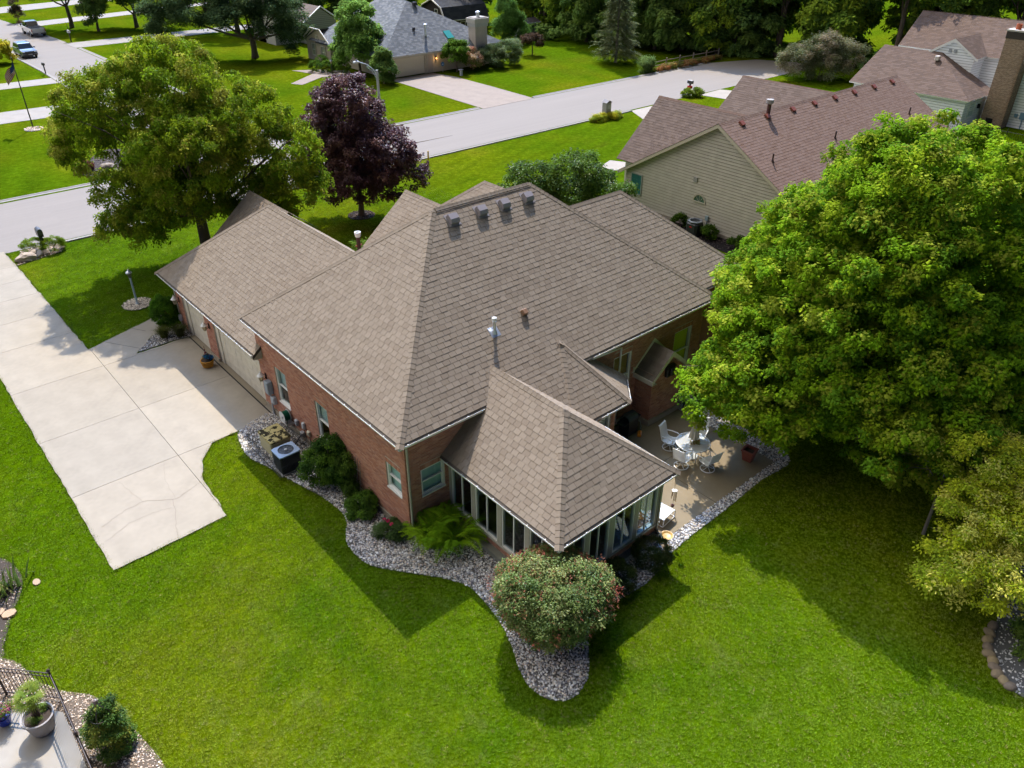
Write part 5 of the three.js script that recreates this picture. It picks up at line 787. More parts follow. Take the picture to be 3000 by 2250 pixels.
tree('panicle_hydrangea', 'cream and pink flowering shrub tree beside the grey roofed house', [54.8, 0, -64.9], { fork: 0.6, r: 0.06, cat: 'shrub', geo: CL.far, size: 0.5, n: 420, cols: [[0.6, 0.42, 0.26], [0.65, 0.5, 0.34], [0.5, 0.28, 0.2], [0.2, 0.22, 0.06]], per: 12, knot: 0.3, lobes: [[0, 1.6, 0, 1.15, 1.0, 1.15]] });
bush('large_shrub', 'large broad variegated shrub at the right end of the grey roofed house', [58.6, 0, -64.3], [[-1.2, 1.3, 0, 1.7, 1.2, 1.5], [1.0, 1.4, 0.2, 2.0, 1.3, 1.6]], { n: 1000, size: 0.55, cols: [[0.07, 0.10, 0.04], [0.12, 0.15, 0.08], [0.05, 0.08, 0.03]], inner: 0.85 });
bush('silver_shrub', 'pale silver green grassy shrub on the far lawn', [66.3, 0, -70.6], [[0, 0.9, 0, 1.0, 0.9, 1.0]], { n: 300, size: 0.55, cols: [[0.2, 0.25, 0.15], [0.15, 0.2, 0.1]], geo: CL.fine });
tree('weeping_red_tree', 'small dark red umbrella shaped tree on the far lawn', [67.4, 0, -67.7], { fork: 1.2, r: 0.08, geo: CL.far, size: 0.5, n: 360, cols: [[0.05, 0.035, 0.025], [0.07, 0.045, 0.03]], per: 14, knot: 0.3, leaf: LM.dull, lobes: [[0, 1.9, 0, 1.4, 0.7, 1.4]] });
bush('weeping_evergreen', 'tall drooping light green evergreen beside the white chimney', [70.6, 0, -76.8], [[0, 5.0, 0, 1.1, 1.6, 1.1], [0.6, 3.2, 0.5, 1.5, 1.6, 1.4], [-0.5, 1.8, -0.3, 1.4, 1.6, 1.4], [1.6, 1.6, 1.2, 1.2, 1.4, 1.2]], { n: 1100, size: 0.75, cols: [[0.07, 0.14, 0.03], [0.09, 0.17, 0.04]], geo: CL.fine, up: 0.2 });
// spruce
{
  const t = thing('spruce_tree', 'tall grey green conical spruce standing alone on the far lawn', 'tree', [72.3, 0, -56.7]); wood([[[[0, -0.1, 0], [0, 4, 0], [0, 11, 0]], [0.24, 0.16, 0.03], 8]], M.barkGrey, t);
  const ms = [], cs = [], up = V(0, 1, 0); for (let i = 0; i < 2400; i++) { const y = 1.0 + Math.pow(R(), 1.25) * 10.4, rad = Math.max(0.12, (11.5 - y) * 0.285) * (0.8 + 0.3 * Math.sin(y * 5.2)), a = R() * 6.283, f = rr(0.25, 1), q = new THREE.Quaternion().setFromEuler(new THREE.Euler(rr(-0.15, 0.4), -a + Math.PI / 2, 0, 'YXZ')), s = rr(0.7, 1.25); ms.push(new THREE.Matrix4().compose(V(Math.cos(a) * rad * f, y - f * 0.3, Math.sin(a) * rad * f), q, V(s, s, s))); cs.push(mul(pick([[0.17, 0.20, 0.09], [0.2, 0.23, 0.11], [0.14, 0.17, 0.08]]), rr(0.75, 1.2))); }
  inst('crown', CL.needle, LM.dull, ms, cs, t).userData.kind = 'stuff';
}
bush('olive_tree', 'spreading grey olive leaved shrub tree behind the tan house', [82.6, 0, -33.4], [[-2.0, 2.2, -1.6, 2.0, 1.8, 1.8], [0.4, 3.4, 0.2, 2.2, 1.8, 2.0], [2.4, 2.6, 1.8, 2.2, 2.0, 2.0], [0.6, 1.6, 0.6, 2.6, 1.4, 2.4]], { n: 1500, size: 0.75, cols: [[0.13, 0.145, 0.075], [0.17, 0.175, 0.10], [0.10, 0.115, 0.06], [0.19, 0.16, 0.11]], inner: 0.7, cat: 'tree', geo: CL.fine });
bush('roadside_weeds', 'tall pale green weeds at the start of the rail fence', [70.2, 0, -49.9], [[0, 0.7, 0, 0.9, 0.8, 0.6], [0.9, 1.0, -0.2, 0.7, 0.9, 0.6]], { n: 260, size: 0.7, cols: [[0.10, 0.16, 0.05], [0.13, 0.19, 0.06]], geo: CL.fine });
{ const o = thing('rough_grass_strip', 'strip of dry brown and green weeds below the rail fence', 'grass', [0, 0, 0]); const [ms, cs] = foliage(Array.from({ length: 9 }, (_, i) => [72.5 + i * 1.4, 0.25, -49.2, 0.9, 0.35, 0.5]), 700, 0.5, [[0.2, 0.16, 0.05], [0.12, 0.14, 0.03], [0.26, 0.12, 0.05]], { per: 12 }); inst('foliage', CL.fine, LM.std, ms, cs, o).userData.kind = 'stuff'; }

// the wood behind: several kinds repeated
{
  const kinds = [
    tree('woodland_tree', 'x', [88, 0, -52], { fork: 3, r: 0.28, geo: CL.far, size: 1.25, n: 1500, cols: WOODS, per: 22, knot: 0.28, lobes: [[0, 11, 0, 3.6, 3.2, 3.6], [1.2, 7.2, 1, 3.6, 2.8, 3.6], [-1.6, 6, -0.6, 3.4, 2.6, 3.4], [0, 3.2, 0.6, 3.4, 2.2, 3.2]] }),
    tree('woodland_tree', 'x', [93, 0, -46], { fork: 5, r: 0.26, geo: CL.far, size: 1.2, n: 1300, cols: [...WOODS, [0.11, 0.15, 0.02]], per: 20, knot: 0.28, lobes: [[0, 13, 0, 3.0, 3.2, 3.0], [0.8, 9.6, 0.6, 3.2, 2.4, 3.2], [-1.2, 8, 0.4, 2.8, 2.0, 2.8]] }),
    tree('woodland_tree', 'x', [84, 0, -60], { fork: 2.2, r: 0.24, geo: CL.far, size: 1.2, n: 1500, cols: DARK, per: 22, knot: 0.3, lobes: [[0, 9, 0, 3.8, 3.0, 3.8], [1.5, 5.0, 1.2, 3.2, 2.6, 3.0], [-1.4, 4.6, -0.8, 3.2, 2.6, 3.2], [0.2, 2.0, 0.4, 3.4, 1.8, 3.2]] }),
  ];
  kinds.forEach((k) => (k.userData.group = 'trees of the wood beyond the lawn'));
  const lab = ['tall leafy tree in the dense wood behind the far lawn', 'tall open trunked tree in the wood behind the tan house', 'dark dense tree at the edge of the wood behind the far lawn'];
  kinds.forEach((k, i) => (k.userData.label = lab[i]));
  const edge = [[79, -78], [81.5, -70], [83.5, -63], [86, -56], [90, -50], [93, -45], [94.5, -38], [95, -31], [97, -25], [100, -19], [104, -12]];
  R = rngOf(404); let n = 0;
  for (let i = 0; i < edge.length; i++) for (let row = 0; row < 3; row++) {
    const [x, z] = edge[i], k = i < 5 ? (row === 0 ? 2 : 0) : (row === 0 ? (i % 2 ? 1 : 0) : pick([0, 1])); if (n++ === 0) continue;
    copyOf(kinds[k], lab[k], [x + row * 6.2 + rr(-1.2, 1.2), 0, z - row * 1.5 + rr(-1.4, 1.4)], R() * 6.28, rr(0.85, 1.25));
  }
  for (const [x, z] of [[84.5, -84], [90, -92], [97, -97], [104, -84], [77, -96], [70, -104], [62, -108], [54, -112]]) { const k = pick([0, 2]); copyOf(kinds[k], lab[k] === lab[0] ? 'tall leafy tree in the dense wood behind the far lawn' : lab[2], [x + rr(-1, 1), 0, z], R() * 6.28, rr(0.9, 1.3)); }
  // undergrowth at the foot of the wood
  const us = thing('woodland_undergrowth', 'dark low undergrowth along the foot of the wood', 'undergrowth', [0, 0, 0]); us.userData.kind = 'stuff';
  const lo = []; for (let i = 0; i < edge.length - 1; i++) for (let k = 0; k < 3; k++) { const t = k / 3; lo.push([lerp(edge[i][0], edge[i + 1][0], t) - 0.6, 0.9, lerp(edge[i][1], edge[i + 1][1], t), 1.9, 1.3, 1.9]); }
  const [ms, cs] = foliage(lo, 2600, 1.0, DARK, { per: 14 }); const u = inst('foliage', CL.far, LM.dull, ms, cs, us); u.userData.kind = 'stuff';
}
// trees at the upper left, along the side street
{
  R = rngOf(505);
  tree('street_tree', 'yellow green tree with forked trunk behind the white pickup', [26.4, 0, -133], { fork: 3.2, r: 0.3, geo: CL.far, size: 1.1, n: 1300, cols: [[0.13, 0.17, 0.015], [0.16, 0.19, 0.02], [0.10, 0.14, 0.015]], per: 20, knot: 0.3, lobes: [[-1.5, 8, -1, 3.6, 2.6, 3.6], [2.2, 8.2, 1.6, 3.4, 2.6, 3.4], [-3.6, 5.6, -2.6, 2.2, 1.8, 2.2], [0.6, 10, 0.4, 3.2, 2.0, 3.2]] });
  tree('street_tree', 'small dark drooping evergreen right of the yellow green street tree', [28.6, 0, -126.6], { fork: 1.2, r: 0.2, geo: CL.far, size: 0.9, n: 900, cols: DARK, per: 18, knot: 0.3, lobes: [[0, 2.8, 0, 2.0, 2.0, 2.0], [0.2, 5.4, 0.2, 2.0, 2.0, 2.0], [0.4, 7.6, 0.4, 1.6, 1.6, 1.6]] });
  tree('street_tree', 'dark broad tree shading the far lawn at the top left', [34.6, 0, -127], { fork: 2.0, r: 0.3, geo: CL.far, size: 1.2, n: 1500, cols: DARK, per: 20, knot: 0.3, lobes: [[0, 6, 0, 4.0, 2.8, 4.0], [3.4, 6.4, 2.6, 3.6, 2.6, 3.6], [-2.6, 5.4, -2, 2.8, 2.2, 2.8], [1, 8.6, 1, 3.6, 2.2, 3.6]] });
  const big = tree('street_tree', 'very large dark blue green tree left of the grey roofed house', [37.4, 0, -90.0], { fork: 2.4, r: 0.4, geo: CL.fine, size: 1.15, n: 3400, cols: [[0.05, 0.085, 0.032], [0.065, 0.105, 0.04], [0.04, 0.07, 0.028], [0.08, 0.12, 0.05]], per: 22, knot: 0.26, lobes: [[-0.6, 8.6, -0.6, 4.4, 3.0, 4.2], [-5.0, 6.0, -4.4, 3.4, 2.8, 3.2], [-8.0, 5.0, -7.2, 3.2, 2.4, 3.0], [3.0, 5.4, 2.6, 3.0, 2.6, 2.8], [4.2, 3.0, 3.6, 2.2, 1.8, 2.0], [-2.0, 5.0, 0.8, 3.2, 2.2, 3.0]] });
  tree('street_tree', 'dark tree at the top edge left of centre behind the big blue green tree', [45, 0, -112], { fork: 2.6, r: 0.35, geo: CL.far, size: 1.2, n: 1300, cols: DARK, per: 20, knot: 0.3, lobes: [[0, 8, 0, 4.6, 3.2, 4.6], [-5, 6.4, -4, 4, 3, 4], [4, 6, 3, 3.6, 2.8, 3.6]] });
  tree('ornamental_tree', 'small golden yellow tree at the left edge beside the side street', [10.2, 0, -107.5], { fork: 0.9, r: 0.1, geo: CL.far, size: 0.7, n: 420, cols: [[0.3, 0.26, 0.015], [0.24, 0.24, 0.02], [0.36, 0.3, 0.02]], per: 14, knot: 0.3, lobes: [[0, 1.8, 0, 1.7, 1.2, 1.7], [1.0, 1.5, 0.8, 1.0, 0.9, 1.0]] });
  tree('street_tree', 'shadowy tree at the far top left corner beyond the street', [12, 0, -170], { fork: 2.4, r: 0.3, geo: CL.far, size: 1.2, n: 700, cols: DARK, per: 18, knot: 0.3, lobes: [[0, 6, 0, 4, 3, 4]] });
  bush('columnar_shrub', 'dark upright shrub beside the far drive on the side street', [21.3, 0, -144.4], [[0, 1.3, 0, 0.8, 1.5, 0.8], [0, 3.0, 0, 0.6, 1.0, 0.6]], { n: 300, size: 0.6, cols: [[0.05, 0.05, 0.03], [0.07, 0.07, 0.04], [0.12, 0.08, 0.06]] });
  tree('purple_maple_tree', 'dark purple foliage of a tree cut by the right edge', [60.5, 0, -0.2], { fork: 1.4, r: 0.14, geo: CL.purple, size: 0.7, n: 700, cols: PURPLE, per: 18, knot: 0.3, leaf: LM.gloss, lobes: [[0, 2.2, 0, 1.8, 1.6, 1.8], [0.4, 3.6, 0.2, 1.4, 1.2, 1.4]] });
}
// ---------------------------------------------------------------- neighbouring houses
R = rngOf(900);
function sideWall(parent, name, poly, out, e, c, m, single, t = [0.034, 0.034]) {   // lapped siding boards on a planar outline
  const rec = courses(poly, { out, e, w: 0, lap: -0.16 * e, gap: 0, t });
  mesh('wall_sheathing', deckGeo([poly], mul(c, 0.3)), std([1, 1, 1], 0.9, { vertexColors: true, side: THREE.DoubleSide }), parent);  // darkened backing: gaps between boards read as painted shadow lines
  if (single) for (const s of rec) mesh('siding_board', build((g) => { g.col(mul(c, 0.97 + 0.06 * s.tone)); emit(g, s, 0.004); }), m, parent);
  else { const o = mesh('siding_boards', build((g) => { for (const s of rec) { g.col(mul(c, 0.97 + 0.06 * s.tone)); emit(g, s, 0.004); } }), m, parent); o.userData.kind = 'stuff'; }
}
function roofOf(parent, faces, cols, o = {}) {
  mesh('roof_deck', deckGeo(faces.map((p) => p.map((q) => V(q.x, q.y - 0.012, q.z))), mul(cols[0], 0.5)), std([1, 1, 1], 0.95, { vertexColors: true, side: THREE.DoubleSide }), parent);
  layPieces(parent, 'shingle', faces.flatMap((p) => courses(p, { e: 0.21, w: 0.34, lap: 0.03, gap: 0.006, t: [0.006, 0.014], start: 0.02, ...o })), cols, M.shingle, 0, 0.003);
}
function simpleWindow(parent, o, u, n, w, h, fm = M.white, blind) { return windowIn(parent, o, u, n, w, h, { dz: 0.03, frame: fm, sill: false, bar: 0.07, blind, blindTo: 0.02 }); }
// tan siding house on the right
{
  const h = thing('tan_siding_house', 'tan siding house with long red brown shingle roof on the right', 'house', [0, 0, 0]);
  const RC = [[0.190, 0.122, 0.092], [0.206, 0.135, 0.104], [0.175, 0.111, 0.083], [0.198, 0.131, 0.102]], RL = [[0.155, 0.112, 0.09], [0.172, 0.126, 0.102], [0.138, 0.10, 0.08]];
  const X0 = 31.95, X1 = 55.0, py = 7.2, pz = -11.7, s = 0.6, z0 = pz - 7.95, ze = pz + 7.8, ey = py - s * 7.95;
  roofOf(h, [[V(X1, py - s * 7.8, ze), V(X0, py - s * 7.8, ze), V(X0, py, pz), V(X1, py, pz)]], RC);
  roofOf(h, [[V(X0, ey, z0), V(X1, ey, z0), V(X1, py, pz), V(X0, py, pz)]], RL);
  // street wings
  roofOf(h, [[V(35.4, 4.8, -22.9), V(35.4, 4.8, -14), V(39.4, 6.55, -12.6), V(38.0, 6.45, -20.9)].map((q, i) => [V(33.6, 2.6, -21.3), V(33.6, 2.6, -15), V(37.9, 6.45, -13.2), V(37.9, 6.45, -21.3)][i]), [V(47.5, 4.2, -22.2), V(47.5, 4.2, -14), V(50.3, 6.25, -13), V(49.7, 6.25, -22.2)].map((q, i) => [V(44.9, 2.6, -22.1), V(44.9, 2.6, -15), V(49.7, 6.3, -13.4), V(49.7, 6.3, -22.1)][i])], RL);
  mesh('roof_deck', deckGeo([[V(42.2, 2.6, -15), V(42.2, 2.6, -21.3), V(37.9, 6.45, -21.3), V(37.9, 6.45, -13.2)], [V(54.5, 2.6, -15), V(54.5, 2.6, -22.1), V(49.7, 6.3, -22.1), V(49.7, 6.3, -13.4)]], RL[0]), std([1, 1, 1], 0.95, { vertexColors: true, side: THREE.DoubleSide, map: gMap }), h);
  const nzr = V(0, 1, s).normalize(), pzr = V(0, 1, -s).normalize(), sx1 = V(-0.9, 1, 0).normalize(), sx2 = V(0.9, 1, 0).normalize();
  layCaps(h, [capRecs(V(X0, py, pz), V(X1, py, pz), nzr, pzr, 0.3, 0.17), capRecs(V(37.9, 6.45, -13.2), V(37.9, 6.45, -21.3), sx1, sx2, 0.3, 0.17), capRecs(V(49.7, 6.3, -13.4), V(49.7, 6.3, -22.1), sx1, sx2, 0.3, 0.17)], RC.map((c) => mul(c, 0.9)), M.shingle, 0);
  const tan = [0.50, 0.46, 0.385];
  sideWall(h, 'gable', [V(32.3, 0.25, -19.1), V(32.3, 0.25, -4.4), V(32.3, 2.7, -4.4), V(32.3, py - 0.18, pz), V(32.3, 2.65, -19.1)], V(-1, 0, 0), 0.2, tan, M.vcStain, true);
  mesh('wall', build((g) => { g.col(tan); g.box(32.4, 0, -19.1, 54.6, 2.6, -18.9); g.box(32.4, 0, -4.5, 54.6, 2.6, -4.3); g.box(54.4, 0, -19, 54.6, 2.6, -4.4); g.poly([V(54.6, 2.6, -19.1), V(54.6, 2.6, -4.3), V(54.6, py - 0.2, pz)]); g.box(34.2, 0, -20.9, 41.6, 2.6, -19); g.box(45.5, 0, -21.7, 54, 2.6, -19); g.poly([V(34.2, 2.6, -20.9), V(41.6, 2.6, -20.9), V(37.9, 6.2, -20.9)]); g.poly([V(45.5, 2.6, -21.7), V(54, 2.6, -21.7), V(49.7, 6.1, -21.7)]); }), std([1, 1, 1], 0.9, { vertexColors: true, side: THREE.DoubleSide }), h);
  mesh('foundation', build((g) => { g.col([0.34, 0.3, 0.24]); g.box(32.22, 0, -19.1, 32.4, 0.25, -4.4); }), M.vcStain, h);
  for (const [a, b] of [[[ey + 0.02, z0], [py, pz]], [[py - s * 7.8 + 0.02, ze], [py, pz]]]) { mesh('rake_trim', build((g) => { g.poly([V(X0 + 0.01, a[0] - 0.24, a[1]), V(X0 + 0.01, a[0] - 0.02, a[1]), V(X0 + 0.01, b[0] - 0.02, b[1]), V(X0 + 0.01, b[0] - 0.26, b[1])]); g.poly([V(X0 + 0.01, a[0] - 0.24, a[1]), V(X0 + 0.01, b[0] - 0.26, b[1]), V(32.34, b[0] - 0.26, b[1]), V(32.34, a[0] - 0.24, a[1])]); }), std([0.50, 0.44, 0.34], 0.7, { side: THREE.DoubleSide }), h); }
  gutter(h, V(X1, ey, z0), V(X0, ey, z0), [0, 0, -1]);
  { const w = new THREE.Group(); w.name = 'window'; h.add(w); place(w, basis(V(32.28, 1.0, -18.6), V(0, 0, 1), V(0, 1, 0), V(-1, 0, 0))); mesh('frame', build((g) => { g.box(0, 0, 0, 0.07, 1.5, 0.06); g.box(0.98, 0, 0, 1.05, 1.5, 0.06); g.box(0.07, 1.43, 0, 0.98, 1.5, 0.06); g.box(0.07, 0, 0, 0.98, 0.07, 0.06); }), std([0.30, 0.32, 0.3], 0.6), w); mesh('shade', build((g) => g.quad(V(0.07, 0.07, 0.03), V(0.98, 0.07, 0.03), V(0.98, 1.43, 0.03), V(0.07, 1.43, 0.03))), std([0.02, 0.13, 0.13], 0.35), w); mesh('muntin', build((g) => { for (const y of [0.42, 0.75, 1.08]) g.box(0.07, y - 0.012, 0.028, 0.98, y + 0.012, 0.05); for (const x of [0.37, 0.68]) g.box(x - 0.01, 0.07, 0.028, x + 0.01, 1.43, 0.05); }), std([0.03, 0.16, 0.16], 0.5), w); }
  { const w = new THREE.Group(); w.name = 'half_round_window'; h.add(w); place(w, basis(V(32.28, 1.92, -12.56), V(0, 0, 1), V(0, 1, 0), V(-1, 0, 0))); const arc = (r, n = 14) => Array.from({ length: n + 1 }, (_, i) => [Math.cos((i / n) * Math.PI) * r, Math.sin((i / n) * Math.PI) * r]); mesh('frame', build((g) => { const A = arc(0.52), B = arc(0.43); for (let i = 0; i < 14; i++) { const f = (p, z) => V(p[0], p[1], z); g.quad(f(A[i], 0.06), f(B[i], 0.06), f(B[i + 1], 0.06), f(A[i + 1], 0.06)); g.quad(f(A[i], 0), f(A[i], 0.06), f(A[i + 1], 0.06), f(A[i + 1], 0)); } g.box(-0.54, -0.07, 0, 0.54, 0.0, 0.08); }), std([0.42, 0.38, 0.3], 0.6, { side: THREE.DoubleSide }), w); mesh('shade', build((g) => g.poly(arc(0.43).map((p) => V(p[0], p[1], 0.02)))), std([0.12, 0.17, 0.15], 0.8), w); mesh('pane', build((g) => g.poly(arc(0.43).map((p) => V(p[0], p[1], 0.035)))), M.glass, w); mesh('muntin', build((g) => { for (const a of [0.8, 1.57, 2.34]) g.rod([0, 0, 0.04], [Math.cos(a) * 0.43, Math.sin(a) * 0.43, 0.04], 0.012, 4); }), M.trim, w); }
  mesh('louvre_vent', build((g) => { g.col([0.28, 0.27, 0.25]); g.box(32.2, 3.15, -13.2, 32.3, 3.45, -12.9); }), M.vc, h);
  mesh('disconnect_box', build((g) => { g.col([0.25, 0.33, 0.35]); g.box(32.15, 0.85, -11.85, 32.3, 1.15, -11.62); }), M.vcGloss, h); mesh('conduit', build((g) => g.rod([32.22, 0.85, -11.72], [32.22, 0.1, -11.7], 0.03, 6)), M.grey, h);
  mesh('exhaust_pipe', build((g) => { for (const z of [-13.35, -13.0]) g.tube([V(32.3, 0.35, z), V(32.05, 0.38, z), V(31.98, 0.55, z), V(31.9, 0.62, z), V(31.8, 0.5, z)], 0.06, 8); }), M.white, h);
  [33.9, 36.7, 39.7, 42.4, 45.1, 47.8, 50.7, 53.5].forEach((x) => { const v = new THREE.Group(); v.name = 'roof_vent'; h.add(v); place(v, basis(V(x, py - s * 0.42, pz + 0.42), V(1, 0, 0), nzr, V(0, -s, 1).normalize())); v.scale.setScalar(0.75); mesh('hood', build((g) => { g.col([0.20, 0.06, 0.035]); const q = [[0.2, 0.02], [0.2, 0.16], [-0.24, 0.2], [-0.3, 0.02]]; for (let i = 0; i < 3; i++) g.quad(V(-0.24, q[i][1], q[i][0]), V(0.24, q[i][1], q[i][0]), V(0.24, q[i + 1][1], q[i + 1][0]), V(-0.24, q[i + 1][1], q[i + 1][0])); for (const e of [-1, 1]) { const L = q.map(([z, y]) => V(e * 0.24, y, z)); g.poly(e > 0 ? L.reverse() : L); } }), M.vcGloss, v); });
  for (const [x, z] of [[33.57, -8.49], [41.16, -8.62], [51.7, -8.6]]) mesh('vent_pipe', build((g) => { g.col([0.09, 0.06, 0.055]); const y = py - s * (z - pz); g.lathe([[0.12, -0.03], [0.07, 0.1], [0.055, 0.1], [0.055, 0.5], [0, 0.5]], x, y, z, 10); }), M.vc, h);
  mesh('flue_pipe', build((g) => { g.col([0.10, 0.05, 0.045]); g.rod([37, 6.9, -11.45], [37, 7.75, -11.45], 0.13, 10); g.col([0.3, 0.28, 0.27]); g.lathe([[0.14, 0], [0.24, 0.08], [0.24, 0.3], [0.0, 0.3]], 37, 7.7, -11.45, 12); }), M.vc, h);
}
// white two-storey house, top right
{
  const h = thing('white_two_storey_house', 'white two storey house with brown roof and tall brick chimney, top right', 'house', [0, 0, 0]);
  const RB = [[0.135, 0.092, 0.07], [0.152, 0.106, 0.083], [0.12, 0.083, 0.064]], wh = [0.72, 0.74, 0.74];
  const so = { e: 0.26, w: 0.5 };
  roofOf(h, [[V(80.3, 5.4, -23.6), V(80.3, 5.4, -9), V(86.5, 8.25, -9), V(86.5, 8.25, -24.6)], [V(77.9, 5.45, -14.5), V(80.8, 5.45, -14.5), V(84, 7.0, -17), V(77.9, 7.0, -17)], [V(84, 5.45, -19.4), V(77.9, 5.45, -19.4), V(77.9, 7.0, -17), V(84, 7.0, -17)],
    [V(72, 2.72, -17.8), V(72, 2.72, -11.9), V(78, 5.65, -18)], [V(72, 2.72, -24), V(72, 2.72, -17.8), V(78, 5.65, -18), V(78, 5.65, -24)], [V(72, 2.72, -11.9), V(78.2, 2.72, -11.9), V(78.2, 5.65, -18), V(78, 5.65, -18)], [V(80, 5.4, -9.6), V(80, 5.4, 3), V(86, 9.0, 3), V(86, 9.0, -9.6)]], RB, so);
  mesh('rear_roof', deckGeo([[V(92.7, 5.4, -24.6), V(92.7, 5.4, 3), V(86.4, 8.25, 3), V(86.4, 8.25, -24.6)]], RB[0]), std([1, 1, 1], 0.95, { vertexColors: true, side: THREE.DoubleSide }), h);
  sideWall(h, 'w', [V(80.6, 0, -23.2), V(80.6, 0, -9.8), V(80.6, 5.35, -9.8), V(80.6, 5.35, -23.2)], V(-1, 0, 0), 0.24, wh, M.vc, false);
  sideWall(h, 'w', [V(78.1, 2.5, -19.1), V(78.1, 2.5, -14.8), V(78.1, 5.4, -14.8), V(78.1, 6.85, -17), V(78.1, 5.4, -19.1)], V(-1, 0, 0), 0.24, wh, M.vc, false);
  sideWall(h, 'w', [V(78.1, 2.5, -14.8), V(80.6, 2.5, -14.8), V(80.6, 5.4, -14.8), V(78.1, 5.4, -14.8)], V(0, 0, 1), 0.24, wh, M.vc, false);
  sideWall(h, 'w', [V(72.4, 0, -23.6), V(72.4, 0, -12.3), V(72.4, 2.6, -12.3), V(72.4, 2.6, -23.6)], V(-1, 0, 0), 0.24, wh, M.vc, false);
  sideWall(h, 'w', [V(72.4, 0, -12.3), V(77.6, 0, -12.3), V(77.6, 2.6, -12.3), V(72.4, 2.6, -12.3)], V(0, 0, 1), 0.24, wh, M.vc, false);
  sideWall(h, 'w', [V(77.4, 0, -9.8), V(77.4, 0, 3), V(77.4, 5.6, 3), V(77.4, 5.6, -9.8)], V(-1, 0, 0), 0.24, wh, M.vc, false);
  mesh('body', build((g) => { g.col(wh); g.box(80.7, 0, -23.2, 92, 5.4, 3); g.box(72.5, 0, -23.6, 80, 2.6, -12.4); g.box(77.5, 0, -9.8, 81, 5.5, 3); }), M.vc, h);
  mesh('corner_brick', build((g) => { g.col([0.26, 0.17, 0.11]); g.box(80.4, 0, -23.4, 80.62, 5.3, -22.6); }), M.vcStain, h);
  gutter(h, V(72, 2.72, -24), V(72, 2.72, -11.9), [-1, 0, 0]); gutter(h, V(72, 2.72, -11.9), V(77.4, 2.72, -11.9), [0, 0, 1]); gutter(h, V(80.3, 5.4, -23.6), V(80.3, 5.4, -19.4), [-1, 0, 0]); gutter(h, V(77.9, 5.45, -14.5), V(80.3, 5.45, -14.5), [0, 0, 1]); gutter(h, V(80.3, 5.4, -14.4), V(80.3, 5.4, -11.6), [-1, 0, 0]);
  mesh('gable_trim', build((g) => { for (const [z] of [[-19.55], [-14.35]]) { g.poly([V(77.85, 5.2, z), V(77.85, 5.42, z), V(77.85, 7.05, -17), V(77.85, 6.8, -17)]); } }), std([0.66, 0.66, 0.64], 0.6, { side: THREE.DoubleSide }), h);
  simpleWindow(h, V(73.4, 0.9, -12.28), V(1, 0, 0), V(0, 0, 1), 1.3, 1.4); mesh('door', build((g) => { g.col([0.5, 0.5, 0.46]); g.box(75.9, 0.1, -12.3, 76.8, 2.15, -12.2); }), M.vc, h); mesh('wall_lantern', build((g) => { g.col([0.02, 0.02, 0.02]); g.cbox(75.35, 1.6, -12.3, 75.6, 2.0, -12.05, 0.04); }), M.vc, h);
  for (const z of [-17.25, -16.75]) mesh('gable_vent', build((g) => { g.col([0.3, 0.32, 0.33]); g.box(78.0, 5.75, z - 0.14, 78.08, 6.05, z + 0.14); }), M.vc, h);
  // chimney, its bricks
  const recs = [], c0 = [[0.30, 0.20, 0.135], [0.25, 0.165, 0.11], [0.34, 0.24, 0.17], [0.21, 0.145, 0.10]];
  brickWall(h, V(75.9, 0, -11.8), V(0, 0, 1), V(-1, 0, 0), 2.0, 8.5, [], recs, 31); brickWall(h, V(75.9, 0, -9.8), V(1, 0, 0), V(0, 0, 1), 1.3, 8.5, [], recs, 32);
  layPieces(h, 'chimney_brick', recs, c0, M.brick, 0, 0.006);
  mesh('chimney_core', build((g) => { g.col([0.25, 0.17, 0.12]); g.box(75.95, 0, -11.78, 77.5, 8.5, -9.82); g.col([0.06, 0.05, 0.045]); g.box(75.86, 7.9, -11.86, 77.3, 8.52, -9.76); g.col([0.45, 0.42, 0.38]); g.box(75.8, 8.52, -11.92, 77.36, 8.66, -9.7); }), M.vcStain, h);
  for (const z of [-11.2, -10.4]) mesh('chimney_pot', build((g) => { g.col([0.42, 0.12, 0.06]); g.lathe([[0.24, 0], [0.24, 0.5], [0.18, 0.5], [0.18, 0.1]], 76.5, 8.62, z, 14); }), M.vc, h);
  mesh('ash_door', build((g) => { g.col([0.02, 0.02, 0.02]); g.box(75.84, 0.3, -11.3, 75.9, 0.8, -10.7); }), M.vc, h); mesh('meter_box', build((g) => { g.col([0.12, 0.22, 0.32]); g.box(77.2, 0.9, -8.9, 77.4, 1.5, -8.4); g.box(77.25, 1.0, -9.4, 77.4, 1.3, -9.1); g.rod([77.3, 0, -8.6], [77.3, 0.9, -8.6], 0.04, 6); }), M.vcGloss, h);
  mesh('roof_box_vent', build((g) => { g.col([0.5, 0.45, 0.4]); g.cbox(76.4, 5.1, -17.9, 76.9, 5.5, -17.5, 0.04); }), M.vc, h);
}
